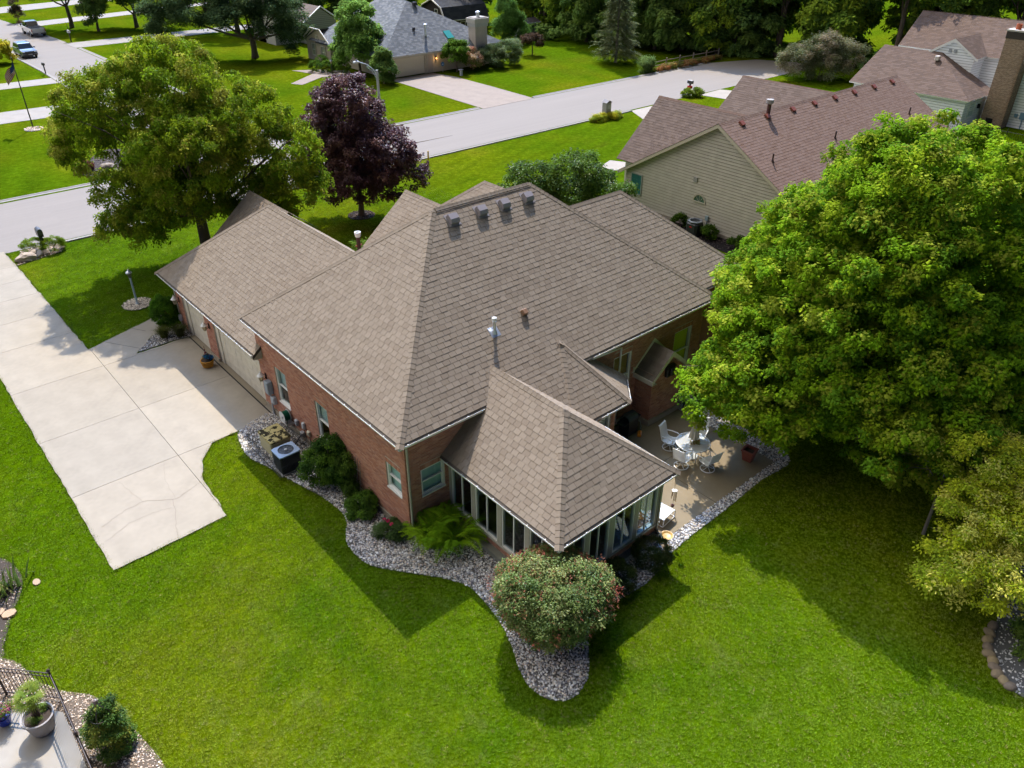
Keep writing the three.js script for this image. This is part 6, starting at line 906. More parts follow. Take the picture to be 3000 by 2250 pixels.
// grey roofed house with the cream garage
{
  const h = thing('grey_roofed_house', 'cream house with big grey shingle roof across the road', 'house', [0, 0, 0]);
  const RG = [[0.17, 0.18, 0.19], [0.20, 0.21, 0.22], [0.14, 0.15, 0.16], [0.225, 0.235, 0.245], [0.155, 0.165, 0.18]], cr = [0.60, 0.52, 0.40];
  const P5 = V(50.9, 7.45, -73.1);
  roofOf(h, [[V(42.4, 2.5, -66.3), V(61.1, 2.5, -66.3), P5], [V(42.4, 2.5, -84), V(42.4, 2.5, -66.3), P5, V(50.9, 7.45, -79)], [V(42.5, 2.3, -82.5), V(42.5, 2.3, -78.7), V(46, 4.0, -78.9), V(46, 3.95, -82.2)]], RG, { e: 0.24, w: 0.42 });
  mesh('rear_roof', deckGeo([[V(61.1, 2.5, -66.3), V(61.1, 2.5, -84), V(50.9, 7.45, -79), P5], [V(61.1, 2.5, -86), V(42.4, 2.5, -84), V(50.9, 7.45, -79)], [V(42.5, 2.3, -85.6), V(46, 2.3, -85.6), V(46, 3.95, -82.2), V(42.5, 3.8, -82.4)]], RG[0]), std([1, 1, 1], 0.95, { vertexColors: true, side: THREE.DoubleSide, map: gMap }), h);
  mesh('wall', build((g) => { g.col(cr); const z = -66.9; g.box(43.6, 0, z - 0.2, 43.9, 2.5, z); g.box(43.9, 2.1, z - 0.2, 48.8, 2.5, z); g.box(48.8, 0, z - 0.2, 60.6, 2.5, z); g.box(43.6, 0, -85, 43.8, 2.5, z - 0.2); g.box(60.4, 0, -85, 60.6, 2.5, z - 0.2); }), M.vcStain, h);
  mesh('gable_wall', build((g) => { g.col([0.50, 0.42, 0.31]); g.poly([V(42.8, 0, -85.3), V(42.8, 0, -79.2), V(42.8, 2.3, -79.1), V(42.8, 3.75, -81.2), V(42.8, 3.75, -83.4), V(42.8, 2.7, -85.2)]); g.box(42.9, 0, -79.4, 46, 2.2, -79.1); }), std([1, 1, 1], 0.9, { vertexColors: true, side: THREE.DoubleSide, map: bMap }), h);
  mesh('gable_trim', build((g) => { g.tube([V(42.6, 2.3, -78.8), V(42.6, 3.95, -81.2), V(42.6, 3.95, -83.5), V(42.6, 2.7, -85.5)], 0.1, 6); }), M.soffit, h);
  simpleWindow(h, V(42.78, 0.6, -83.9), V(0, 0, 1), V(-1, 0, 0), 1.0, 1.5, M.cream); simpleWindow(h, V(42.78, 0.5, -81.6), V(0, 0, 1), V(-1, 0, 0), 1.3, 1.5, M.cream); simpleWindow(h, V(42.78, 2.4, -82.6), V(0, 0, 1), V(-1, 0, 0), 0.5, 0.8, M.cream);
  { const d = new THREE.Group(); d.name = 'garage_door'; h.add(d); d.position.set(43.9, 0, -67.0); const pn = build((g) => { g.col([0.66, 0.59, 0.46]); g.box(0, 0.006, -0.05, 4.9, 0.51, 0); }); for (let r = 0; r < 4; r++) mesh('panel', pn, M.vc, d).position.y = 0.04 + r * 0.515; }
  mesh('door', build((g) => { g.col([0.45, 0.39, 0.33]); g.box(49.2, 0.1, -66.92, 50.0, 2.15, -66.86); }), M.vc, h); mesh('door_frame', build((g) => { g.col([0.55, 0.49, 0.4]); g.box(49.12, 0.05, -66.9, 49.2, 2.22, -66.84); g.box(50.0, 0.05, -66.9, 50.08, 2.22, -66.84); g.box(49.2, 2.15, -66.9, 50.0, 2.22, -66.84); }), M.vc, h);
  const ll = new THREE.Group(); ll.name = 'wall_lantern'; h.add(ll); ll.position.set(50.45, 1.5, -66.8); mesh('case', build((g) => { g.col([0.03, 0.02, 0.015]); g.box(-0.08, 0.2, -0.05, 0.08, 0.32, 0.12); g.box(-0.05, -0.12, -0.05, 0.05, 0.0, 0.1); }), M.vc, ll); const gl = std([0.6, 0.3, 0.12], 0.5); gl.emissive.setRGB(1, 0.42, 0.12); gl.emissiveIntensity = 0.35; mesh('lamp_glass', build((g) => g.lathe([[0.06, 0.0], [0.09, 0.1], [0.08, 0.2]], 0, 0, 0.05, 10)), gl, ll);
  const bulb = new THREE.PointLight(new THREE.Color(1, 0.6, 0.25), 0.25); bulb.name = 'lantern_light'; bulb.position.set(0, 0.1, 0.22); ll.add(bulb);
  mesh('fascia', build((g) => g.box(43.2, 2.32, -66.4, 61.1, 2.5, -66.3)), M.soffit, h); gutter(h, V(43.3, 2.5, -66.28), V(61.1, 2.5, -66.28), [0, 0, 1], M.soffit);
  const ch = new THREE.Group(); ch.name = 'chimney'; h.add(ch); mesh('stack', build((g) => { g.col([0.50, 0.44, 0.39]); g.box(56.2, 1.5, -67.5, 58.1, 5.0, -66.1); }), M.vcStain, ch); mesh('crown', build((g) => { g.col([0.46, 0.46, 0.46]); g.box(56.1, 4.7, -67.6, 58.2, 5.1, -66.0); g.col([0.5, 0.47, 0.44]); g.box(56.0, 5.1, -67.7, 58.3, 5.65, -65.9); g.col([0.36, 0.34, 0.32]); g.box(56.2, 5.65, -67.5, 58.1, 5.75, -66.1); }), M.vcStain, ch); mesh('flue', build((g) => g.lathe([[0.22, 0], [0.22, 0.4], [0.3, 0.42], [0.3, 0.6], [0.0, 0.68]], 57.2, 5.75, -66.8, 14)), M.galv, ch);
  const on = (x, z) => 2.5 + 0.728 * (-66.3 - z); for (const [x, z, r, hh, m] of [[50.2, -68.4, 0.14, 1.1, M.galv]]) mesh('vent_pipe', build((g) => g.lathe([[r, -0.2], [r, hh], [r * 1.5, hh + 0.02], [r * 1.5, hh + 0.2], [0, hh + 0.25]], x, on(x, z), z, 12)), m, h);
  mesh('roof_vent', build((g) => { g.col([0.05, 0.05, 0.06]); g.cbox(48.9, on(0, -69.3), -69.4, 49.2, on(0, -69.3) + 0.3, -69.1, 0.04); g.cbox(51.3, on(0, -72.6) - 0.1, -72.6, 51.8, on(0, -72.6) + 0.25, -72.1, 0.04); }), M.vc, h);
  mesh('skylight', build((g) => { g.col([0.05, 0.28, 0.26]); const q = (x, z, k) => V(x, on(x, z) + k, z); g.quad(q(53.0, -67.6, 0.12), q(54.0, -67.6, 0.12), q(54.0, -68.6, 0.12), q(53.0, -68.6, 0.12)); g.quad(q(53.0, -67.6, 0), q(54.0, -67.6, 0), q(54.0, -67.6, 0.12), q(53.0, -67.6, 0.12)); g.quad(q(53.0, -68.6, 0), q(53.0, -67.6, 0), q(53.0, -67.6, 0.12), q(53.0, -68.6, 0.12)); }), std([1, 1, 1], 0.15, { vertexColors: true }), h);
}
// dark barn behind, beige gabled house, white shed
{
  const b = thing('dark_barn', 'dark brown gambrel roofed barn behind the grey roofed house', 'barn', [67.4, 0, -90.6]), bc = [0.055, 0.045, 0.042];
  mesh('wall', build((g) => { g.col(bc); g.box(0.2, 0, -3.2, 8.3, 2.3, 3.0); g.poly([V(0.2, 2.3, 3.0), V(0.2, 3.9, 2.2), V(0.2, 4.9, 0), V(0.2, 3.9, -2.4), V(0.2, 2.3, -3.2)]); g.poly([V(8.3, 2.3, 3.0), V(8.3, 3.9, 2.2), V(8.3, 4.9, 0), V(8.3, 3.9, -2.4), V(8.3, 2.3, -3.2)]); for (let x = 0.2; x < 8.2; x += 0.3) { g.col(mul(bc, rr(0.8, 1.3))); g.box(x + 0.01, 0, 3.0, x + 0.28, 2.3, 3.03); } for (let z = -3.1; z < 2.9; z += 0.3) { g.col(mul(bc, rr(0.8, 1.3))); g.box(0.16, 0, z, 0.2, 2.3, z + 0.28); } }), std([1, 1, 1], 0.85, { vertexColors: true, side: THREE.DoubleSide }), b);
  roofOf(b, [[V(-0.2, 2.2, 3.3), V(8.6, 2.2, 3.3), V(8.6, 4.0, 2.3), V(-0.2, 4.0, 2.3)], [V(-0.2, 4.0, 2.3), V(8.6, 4.0, 2.3), V(8.6, 5.0, 0), V(-0.2, 5.0, 0)]], [[0.05, 0.052, 0.058], [0.065, 0.066, 0.07], [0.16, 0.155, 0.15]].slice(0, 2), { e: 0.3, w: 0.8 });
  mesh('rear_roof', deckGeo([[V(8.6, 4.0, -2.5), V(-0.2, 4.0, -2.5), V(-0.2, 5.0, 0), V(8.6, 5.0, 0)], [V(8.6, 2.2, -3.5), V(-0.2, 2.2, -3.5), V(-0.2, 4.0, -2.5), V(8.6, 4.0, -2.5)]], [0.06, 0.06, 0.065]), std([1, 1, 1], 0.9, { vertexColors: true, side: THREE.DoubleSide }), b);
  mesh('trim', build((g) => { g.tube([V(-0.2, 2.2, 3.35), V(-0.2, 4.0, 2.35), V(-0.2, 5.02, 0), V(-0.2, 4.0, -2.5), V(-0.2, 2.2, -3.5)], 0.12, 5); g.box(-0.2, 2.1, 3.28, 8.6, 2.28, 3.38); }), M.soffit, b);
  simpleWindow(b, V(0.14, 2.7, 0.4), V(0, 0, 1), V(-1, 0, 0), 0.8, 1.0); simpleWindow(b, V(3.0, 0.6, 3.02), V(1, 0, 0), V(0, 0, 1), 1.0, 1.3); simpleWindow(b, V(6.0, 0.6, 3.02), V(1, 0, 0), V(0, 0, 1), 1.0, 1.3);
  const c = thing('beige_gabled_house', 'pale grey gable of a house behind the large dark tree', 'house', [0, 0, 0]); R = rngOf(902);
  sideWall(c, 'w', [V(48, 0, -95), V(53, 0, -95), V(53, 3.0, -95), V(50.5, 4.65, -95), V(48, 3.0, -95)], V(0, 0, 1), 0.25, [0.42, 0.40, 0.36], M.vc, false);
  roofOf(c, [[V(47.6, 2.9, -102), V(47.6, 2.9, -94.7), V(50.5, 4.85, -94.7), V(50.5, 4.85, -102)], [V(53.4, 2.9, -94.7), V(53.4, 2.9, -102), V(50.5, 4.85, -102), V(50.5, 4.85, -94.7)]], [[0.2, 0.16, 0.14], [0.22, 0.18, 0.155]], { e: 0.3, w: 0.8 }); mesh('body', build((g) => { g.col([0.42, 0.4, 0.36]); g.box(48, 0, -102, 53, 2.9, -95.05); g.box(44, 0, -104, 48, 6, -97); g.box(44, 0, -102.5, 50, 5.6, -100); }), M.vc, c); mesh('rake_trim', build((g) => { g.tube([V(47.5, 2.85, -94.7), V(50.5, 4.85, -94.7), V(53.5, 2.85, -94.7)], 0.12, 5); }), M.white, c);
  const s = thing('white_shed', 'small white shed at the foot of the wood', 'shed', [76.4, 0, -83.2]); mesh('wall', build((g) => { g.col([0.46, 0.47, 0.48]); g.box(0, 0, 0, 4.2, 1.75, 2.4); for (const x of [0.9, 1.7, 2.5]) { g.col([0.4, 0.41, 0.43]); g.box(x, 0.05, 2.4, x + 0.06, 1.7, 2.43); } }), M.vcStain, s); mesh('door', build((g) => { g.col([0.42, 0.43, 0.45]); g.box(1.75, 0.05, 2.4, 2.5, 1.6, 2.44); }), M.vc, s); mesh('roof', build((g) => { g.col([0.06, 0.05, 0.05]); g.quad(V(-0.3, 1.75, 2.7), V(4.5, 1.75, 2.7), V(4.5, 2.3, 1.2), V(-0.3, 2.3, 1.2)); g.quad(V(4.5, 1.75, -0.3), V(-0.3, 1.75, -0.3), V(-0.3, 2.3, 1.2), V(4.5, 2.3, 1.2)); g.col([0.55, 0.58, 0.62]); g.box(-0.3, 1.66, 2.66, 4.5, 1.78, 2.72); }), std([1, 1, 1], 0.9, { vertexColors: true, side: THREE.DoubleSide }), s);
}
// ---------------------------------------------------------------- smaller things
R = rngOf(1300);
// cooling units with their low iron fence
{
  const a = thing('air_conditioner', 'black cooling unit with round fan grille inside the low iron fence', 'air conditioner', [-0.95, 0, -6.95]);
  mesh('base_pad', build((g) => { g.col([0.25, 0.25, 0.24]); g.box(-0.5, 0, -0.45, 0.5, 0.06, 0.45); }), M.vc, a);
  mesh('coil_case', build((g) => { g.col([0.018, 0.022, 0.03]); g.cbox(-0.42, 0.06, -0.36, 0.42, 0.86, 0.36, 0.03); for (let y = 0.14; y < 0.84; y += 0.055) { g.box(-0.435, y, -0.34, -0.42, y + 0.03, 0.34); g.box(-0.4, y, 0.36, 0.4, y + 0.03, 0.375); g.box(-0.4, y, -0.375, 0.4, y + 0.03, -0.36); } }), M.vcGloss, a);
  mesh('top_panel', build((g) => { g.col([0.27, 0.36, 0.50]); const n = 28, r = 0.31; for (let i = 0; i < n; i++) { const w0 = (i / n) * 6.2832, w1 = ((i + 1) / n) * 6.2832, sq = (w) => { const c = Math.cos(w), s = Math.sin(w), k = Math.min(0.45 / Math.max(Math.abs(c), 1e-6), 0.39 / Math.max(Math.abs(s), 1e-6)); return [c * k, s * k]; }, A = sq(w0), B = sq(w1); g.quad(V(Math.cos(w1) * r, 0.9, Math.sin(w1) * r), V(B[0], 0.89, B[1]), V(A[0], 0.89, A[1]), V(Math.cos(w0) * r, 0.9, Math.sin(w0) * r)); g.quad(V(A[0], 0.89, A[1]), V(B[0], 0.89, B[1]), V(B[0], 0.84, B[1]), V(A[0], 0.84, A[1])); } }), std([1, 1, 1], 0.5, { vertexColors: true, side: THREE.DoubleSide }), a);  // blue of the reflected sky is put into the panel colour
  mesh('fan', build((g) => { g.col([0.05, 0.10, 0.15]); for (let k = 0; k < 5; k++) { const w = k * 1.257; g.quad(V(Math.cos(w) * 0.05, 0.8, Math.sin(w) * 0.05), V(Math.cos(w - 0.3) * 0.28, 0.78, Math.sin(w - 0.3) * 0.28), V(Math.cos(w + 0.25) * 0.29, 0.84, Math.sin(w + 0.25) * 0.29), V(Math.cos(w + 0.4) * 0.08, 0.82, Math.sin(w + 0.4) * 0.08)); } g.lathe([[0.31, 0.72], [0.31, 0.9]], 0, 0, 0, 24); g.col([0.01, 0.012, 0.015]); g.lathe([[0.31, 0.7], [0, 0.7]], 0, 0, 0, 20); }), std([1, 1, 1], 0.5, { vertexColors: true, side: THREE.DoubleSide }), a);
  mesh('fan_guard', build((g) => { g.col([0.2, 0.24, 0.28]); for (const r of [0.07, 0.12, 0.17, 0.22, 0.27, 0.31]) { const p = Array.from({ length: 25 }, (_, i) => V(Math.cos(i * 0.2618) * r, 0.905, Math.sin(i * 0.2618) * r)); g.tube(p, 0.004, 4, false); } for (let k = 0; k < 8; k++) { const w = k * 0.785; g.rod([0, 0.912, 0], [Math.cos(w) * 0.31, 0.905, Math.sin(w) * 0.31], 0.004, 4); } g.col([0.4, 0.43, 0.46]); g.lathe([[0.06, 0.9], [0.055, 0.925], [0, 0.93]], 0, 0, 0, 12); }), M.vcGloss, a);
  const b = thing('air_conditioner', 'older tan cooling unit with mossy lid beside the black one', 'air conditioner', [-0.75, 0, -8.35]);
  mesh('case', build((g) => { g.col([0.40, 0.36, 0.22]); g.cbox(-0.42, 0.05, -0.55, 0.42, 0.78, 0.55, 0.04); for (let y = 0.15; y < 0.74; y += 0.07) { g.col([0.46, 0.42, 0.28]); g.box(-0.4, y, 0.55, 0.4, y + 0.035, 0.575); g.box(-0.445, y, -0.5, -0.42, y + 0.035, 0.5); } }), M.vc, b);
  const moss = dataTex(256, (i, j) => { const w = fbm(i / 38, j / 38, 77, 4), v = fbm(i / 15, j / 15, 79, 3), k = w * 0.7 + v * 0.3 > 0.53 ? 0.3 : 1; return [0.70 * k, 0.65 * k, 0.45 * k]; }, true);
  mesh('lid', build((g) => { g.cbox(-0.46, 0.76, -0.59, 0.46, 0.84, 0.59, 0.03); }), std([0.9, 0.9, 0.9], 0.9, { map: rep(moss, 1.25) }), b);
  const f = thing('iron_fence', 'low black iron fence penning in the two cooling units', 'fence', [0, 0, 0]); const run = (x0, z0, x1, z1) => { const L = Math.hypot(x1 - x0, z1 - z0), n = Math.round(L / 0.11); for (const y of [0.14, 0.56]) mesh('rail', build((g) => g.rod([x0, y, z0], [x1, y, z1], 0.012, 5)), M.blackMetal, f); const pk = build((g) => { g.rod([0, 0.03, 0], [0, 0.66, 0], 0.008, 4); g.lathe([[0.012, 0.66], [0.0, 0.71]], 0, 0, 0, 5); }); for (let i = 0; i <= n; i++) mesh('picket', pk, M.blackMetal, f).position.set(lerp(x0, x1, i / n), 0, lerp(z0, z1, i / n)); };
  run(-1.55, -9.3, -1.55, -6.4); run(-1.55, -6.4, 0.2, -6.4); run(-1.55, -9.3, -0.9, -9.3); run(-0.1, -9.1, 0.2, -7.6);
  const hr = thing('hose_reel', 'white hose reel with green hose hanging on the brick wall', 'hose reel', [0.2, 0.78, -9.25], -Math.PI / 2);
  mesh('reel', build((g) => { g.col([0.55, 0.55, 0.53]); for (const z of [-0.14, 0.14]) { const pr = [[0.0, 0], [0.26, 0], [0.27, 0.02], [0.0, 0.02]]; for (let i = 0; i < 24; i++) { const w0 = i * 0.2618, w1 = w0 + 0.2618; g.tri(V(0, 0, z), V(Math.cos(w0) * 0.27, Math.sin(w0) * 0.27, z), V(Math.cos(w1) * 0.27, Math.sin(w1) * 0.27, z)); } } g.box(-0.05, -0.05, -0.2, 0.05, 0.05, 0.18); g.box(-0.3, -0.36, -0.2, 0.3, -0.28, 0.1); }), std([1, 1, 1], 0.6, { vertexColors: true, side: THREE.DoubleSide }), hr);
  mesh('hose', build((g) => { g.col([0.012, 0.09, 0.05]); for (let r = 0.14; r < 0.24; r += 0.035) for (let z = -0.11; z < 0.12; z += 0.035) g.tube(Array.from({ length: 17 }, (_, i) => V(Math.cos(i * 0.3927) * r, Math.sin(i * 0.3927) * r, z)), 0.017, 5, false); g.tube([V(0.2, -0.1, 0), V(0.3, -0.4, 0.15), V(0.1, -0.7, 0.3), V(-0.2, -0.72, 0.2), V(-0.35, -0.74, 0.4)], 0.016, 5); }), M.vc, hr);
}
// patriotic flower basket by the garage
{
  const b = thing('flower_basket', 'round woven basket planter with small flag and blue flowers by the garage', 'planter', [-0.2, 0.04, -16.55]);
  mesh('basket', build((g) => { for (let i = 0; i < 7; i++) { g.col(mul([0.42, 0.20, 0.035], i % 2 ? 0.8 : 1.05)); const r = 0.22 + i * 0.012, p = Array.from({ length: 21 }, (_, k) => V(Math.cos(k * 0.314) * (r + (k % 2) * 0.008), 0.03 + i * 0.05, Math.sin(k * 0.314) * (r + (k % 2) * 0.008))); g.tube(p, 0.028, 5, false); } }), M.vc, b);
  mesh('soil', build((g) => g.lathe([[0.28, 0.33], [0, 0.35]], 0, 0, 0, 16)), M.soil, b); const [ms, cs] = foliage([[0, 0.45, 0, 0.26, 0.14, 0.26]], 90, 0.16, [[0.02, 0.08, 0.2], [0.01, 0.16, 0.4], [0.08, 0.02, 0.025], [0.04, 0.07, 0.02]], { per: 9 }); inst('flowers', CL.small, LM.std, ms, cs, b).userData.kind = 'stuff';
  mesh('flag', build((g) => { for (let i = 0; i < 7; i++) { g.col(i % 2 ? [0.55, 0.5, 0.5] : [0.42, 0.03, 0.06]); const a = 0.09 * (1 - i / 7.5), c = 0.09 * (1 - (i + 1) / 7.5); const y0 = 0.55 + i * 0.075, y1 = y0 + 0.075; g.quad(V(-a, y0, 0.02), V(a, y0, -0.04), V(c, y1, -0.04), V(-c, y1, 0.02)); } g.col([0.03, 0.08, 0.3]); g.quad(V(-0.12, 0.48, 0.04), V(0.12, 0.48, -0.03), V(0.1, 0.62, -0.04), V(-0.1, 0.62, 0.05)); g.col([0.05, 0.03, 0.02]); g.rod([0, 0.3, 0], [0.0, 1.1, 0], 0.009, 5); }), std([1, 1, 1], 0.8, { vertexColors: true, side: THREE.DoubleSide }), b);
}
// lamp post
{
  const l = thing('lamp_post', 'white garden lamp post with lantern in the front lawn', 'lamp post', [-0.45, 0, -25.5]);
  mesh('post', build((g) => g.lathe([[0.09, 0], [0.09, 0.12], [0.055, 0.16], [0.05, 1.55], [0.07, 1.58], [0.04, 1.64]], 0, 0, 0, 14)), std([0.42, 0.52, 0.58], 0.5), l);
  mesh('lantern_frame', build((g) => { g.col([0.08, 0.075, 0.06]); for (let k = 0; k < 6; k++) { const w = k * 1.047; g.rod([Math.cos(w) * 0.07, 1.66, Math.sin(w) * 0.07], [Math.cos(w) * 0.13, 1.92, Math.sin(w) * 0.13], 0.01, 4); } g.lathe([[0.02, 1.6], [0.09, 1.64], [0.09, 1.67], [0, 1.67]], 0, 0, 0, 12); }), M.vcGloss, l);
  mesh('lantern_glass', build((g) => g.lathe([[0.065, 1.67], [0.12, 1.91]], 0, 0, 0, 12)), phys([0.7, 0.68, 0.6], 0.2, { transmission: 0.9, thickness: 0, side: THREE.DoubleSide }), l); mesh('cap', build((g) => g.lathe([[0.17, 1.91], [0.15, 1.96], [0.06, 2.04], [0.03, 2.08], [0.03, 2.12], [0, 2.15]], 0, 0, 0, 14)), M.galv, l);
}
// mailboxes
{
  const m = thing('mailbox', 'large black mailbox on a black post between two hedges', 'mailbox', [-2.2, 0, -37.05]);
  const boxGeo = (w, h, d) => build((g) => { const n = 10, pr = [[-w / 2, 0], [w / 2, 0], [w / 2, h * 0.55]]; for (let i = 1; i < n; i++) { const a = (i / n) * Math.PI; pr.push([Math.cos(a) * w / 2, h * 0.55 + Math.sin(a) * h * 0.45]); } pr.push([-w / 2, h * 0.55]); for (let i = 0; i < pr.length; i++) { const p = pr[i], q = pr[(i + 1) % pr.length]; g.quad(V(p[0], p[1], d / 2), V(p[0], p[1], -d / 2), V(q[0], q[1], -d / 2), V(q[0], q[1], d / 2)); } g.poly(pr.map((p) => V(p[0], p[1], d / 2))); g.poly(pr.map((p) => V(p[0], p[1], -d / 2)).reverse()); });
  mesh('post', build((g) => { g.cbox(-0.09, 0, -0.09, 0.09, 1.1, 0.09, 0.02); g.box(-0.06, 0.75, -0.4, 0.06, 0.9, 0.35); g.box(-0.14, 0.98, -0.42, 0.14, 1.08, 0.32); }), std([0.014, 0.014, 0.016], 0.4), m); const bx = mesh('box', boxGeo(0.3, 0.4, 0.66), std([0.03, 0.034, 0.042], 0.35), m); bx.position.set(0, 1.08, -0.05); mesh('door', build((g) => { g.col([0.06, 0.065, 0.07]); g.box(-0.11, 1.14, 0.28, 0.11, 1.36, 0.295); }), M.vcGloss, m);
  const mk = (name, label, pos, c, extra, s = 1) => { const k = thing(name, label, 'mailbox', pos); mesh('post', build((g) => { g.col([0.05, 0.045, 0.04]); g.box(-0.06, 0, -0.06, 0.06, 1.05, 0.06); }), M.vc, k); const b = mesh('box', boxGeo(0.26, 0.3, 0.55), std(c, 0.5), k); b.position.y = 1.05; if (extra) extra(k); return k; };
  mk('mailbox', 'dark mailbox with a red flag beside two round shrubs', [64.3, 0, -38.3], [0.03, 0.028, 0.03], (k) => { mesh('newspaper_box', build((g) => { g.col([0.5, 0.03, 0.03]); g.cbox(-0.16, 0.62, -0.2, 0.16, 0.85, 0.2, 0.04); }), M.vc, k); k.scale.setScalar(1.2); });
  mk('mailbox', 'white mailbox on a dark post beside the side street drive', [22.3, 0, -118.8], [0.6, 0.6, 0.6], (k) => { mesh('sign_arm', build((g) => { g.col([0.03, 0.03, 0.03]); g.box(-0.5, 1.25, -0.03, 0.6, 1.32, 0.03); g.rod([0, 1.0, 0], [0, 2.0, 0], 0.03, 5); }), M.vc, k); k.scale.setScalar(1.2); });
  mk('mailbox', 'dark mailbox at the edge of the lawn near the spreading tree', [13.0, 0, -96.0], [0.05, 0.045, 0.04]);
  const gp = thing('mailbox_pillar', 'grey square pillar mailbox with dark cap by the road', 'mailbox', [49.9, 0, -37.4]); mesh('pillar', build((g) => { g.col([0.30, 0.30, 0.30]); g.cbox(-0.36, 0, -0.3, 0.36, 1.5, 0.3, 0.03); }), M.vcStain, gp); mesh('cap', build((g) => { g.col([0.10, 0.09, 0.1]); g.poly([V(-0.44, 1.5, 0.36), V(0.44, 1.5, 0.36), V(0.0, 1.72, 0.36)]); g.quad(V(-0.44, 1.5, 0.36), V(0, 1.72, 0.36), V(0, 1.72, -0.36), V(-0.44, 1.5, -0.36)); g.quad(V(0, 1.72, 0.36), V(0.44, 1.5, 0.36), V(0.44, 1.5, -0.36), V(0, 1.72, -0.36)); }), std([1, 1, 1], 0.7, { vertexColors: true, side: THREE.DoubleSide }), gp); mesh('door', build((g) => { g.col([0.35, 0.36, 0.36]); g.box(-0.2, 0.9, 0.3, 0.2, 1.25, 0.33); }), M.vcGloss, gp);
  // rocks by the mailbox
  const rock = (s) => { const g = new THREE.IcosahedronGeometry(1, 3), p = g.attributes.position; for (let i = 0; i < p.count; i++) { const x = p.getX(i), y = p.getY(i), z = p.getZ(i), k = 0.75 + 0.45 * fbm(x * 1.5 + s, y * 2.5 + z * 1.7, s, 3); p.setXYZ(i, x * k, y * k * 0.55, z * k * 0.7); } g.computeVertexNormals(); return g; };
  for (const [x, z, s, k, l] of [[-3.45, -36.15, 0.62, 3, 'largest pale layered boulder beside the drive'], [-2.85, -36.5, 0.55, 5, 'middle pale boulder beside the left hedge'], [-2.3, -36.35, 0.34, 8, 'smallest boulder in front of the mailbox post']]) { const o = mesh('boulder', rock(k), std([0.40, 0.32, 0.25], 0.95, { map: bMapFine, bumpMap: bMapFine, bumpScale: 0.02 })); o.position.set(x, 0.12, z); o.scale.setScalar(s); o.rotation.y = k; tag(o, l, 'boulder', 'boulders at the mailbox'); }
  const rk = mesh('boulder', rock(11), std([0.3, 0.25, 0.2], 0.95, { map: bMapFine })); rk.position.set(6.4, 0.1, -52.3); rk.scale.setScalar(0.6); tag(rk, 'tan boulder in the mulch bed across the road', 'boulder');
  // yellow utility marker
  const y = thing('utility_marker', 'short yellow marker post at the lawn edge', 'post', [27.15, 0, -36.3]); mesh('post', build((g) => { g.cbox(-0.05, 0, -0.05, 0.05, 0.95, 0.05, 0.015); }), std([0.55, 0.34, 0.02], 0.6), y); mesh('cap', build((g) => g.cbox(-0.06, 0.95, -0.06, 0.06, 1.05, 0.06, 0.02)), std([0.5, 0.3, 0.02], 0.6), y);
}
// flagpole
{
  const f = thing('flagpole', 'black flagpole with a drooping striped flag on the left lawn', 'flagpole', [5.15, 0, -69.8]);
  mesh('pole', build((g) => { g.tube([V(0, 0, 0), V(0, 3, 0), V(0, 6.2, 0)], [0.06, 0.05, 0.035], 8); g.lathe([[0, 6.35], [0.06, 6.28], [0.06, 6.22], [0, 6.18]], 0, 0, 0, 10); }), M.blackMetal, f);
  mesh('flag', build((g) => { const W = 10, H = 13, at = (i, j) => { const u = i / W, v = j / H; return V(-u * 0.85 - 0.05 + Math.sin(v * 5 + u * 3) * 0.05, 5.9 - v * 1.0 - u * 1.05 - 0.1 * Math.sin(u * 6), -u * 0.25 + Math.sin(u * 9 + v * 2) * 0.14); }; for (let j = 0; j < H; j++) for (let i = 0; i < W; i++) { const can = i < 4 && j < 7; g.col(can ? ((i + j) % 2 ? [0.02, 0.035, 0.16] : [0.05, 0.07, 0.2]) : j % 2 ? [0.6, 0.58, 0.57] : [0.42, 0.03, 0.05]); g.quad(at(i, j), at(i, j + 1), at(i + 1, j + 1), at(i + 1, j)); } }), std([1, 1, 1], 0.85, { vertexColors: true, side: THREE.DoubleSide }), f);
}
// street light behind the purple maple
{
  const s = thing('street_light', 'curved arm street light rising behind the purple maple', 'street light', [31.0, 0, -49.4]);
  mesh('pole', build((g) => { g.col([0.33, 0.34, 0.33]); g.tube([V(0, 0, 0), V(0, 5.05, 0)], [0.14, 0.11], 10); }), M.vcGloss, s); mesh('arm', build((g) => { g.col([0.42, 0.44, 0.47]); g.tube([V(0, 4.5, 0), V(-0.25, 5.1, -0.2), V(-0.7, 5.55, -0.55), V(-1.25, 5.75, -1.0)], 0.045, 8); g.tube([V(0, 4.2, 0), V(-0.3, 4.9, -0.25), V(-0.75, 5.4, -0.6)], 0.025, 6); }), M.vcGloss, s); mesh('lamp_head', build((g) => { g.col([0.48, 0.5, 0.52]); g.cbox(-1.75, 5.68, -1.28, -1.15, 5.84, -0.98, 0.05); g.col([0.08, 0.07, 0.12]); g.cbox(-1.5, 5.84, -1.2, -1.35, 5.94, -1.08, 0.02); }), M.vcGloss, s);
}
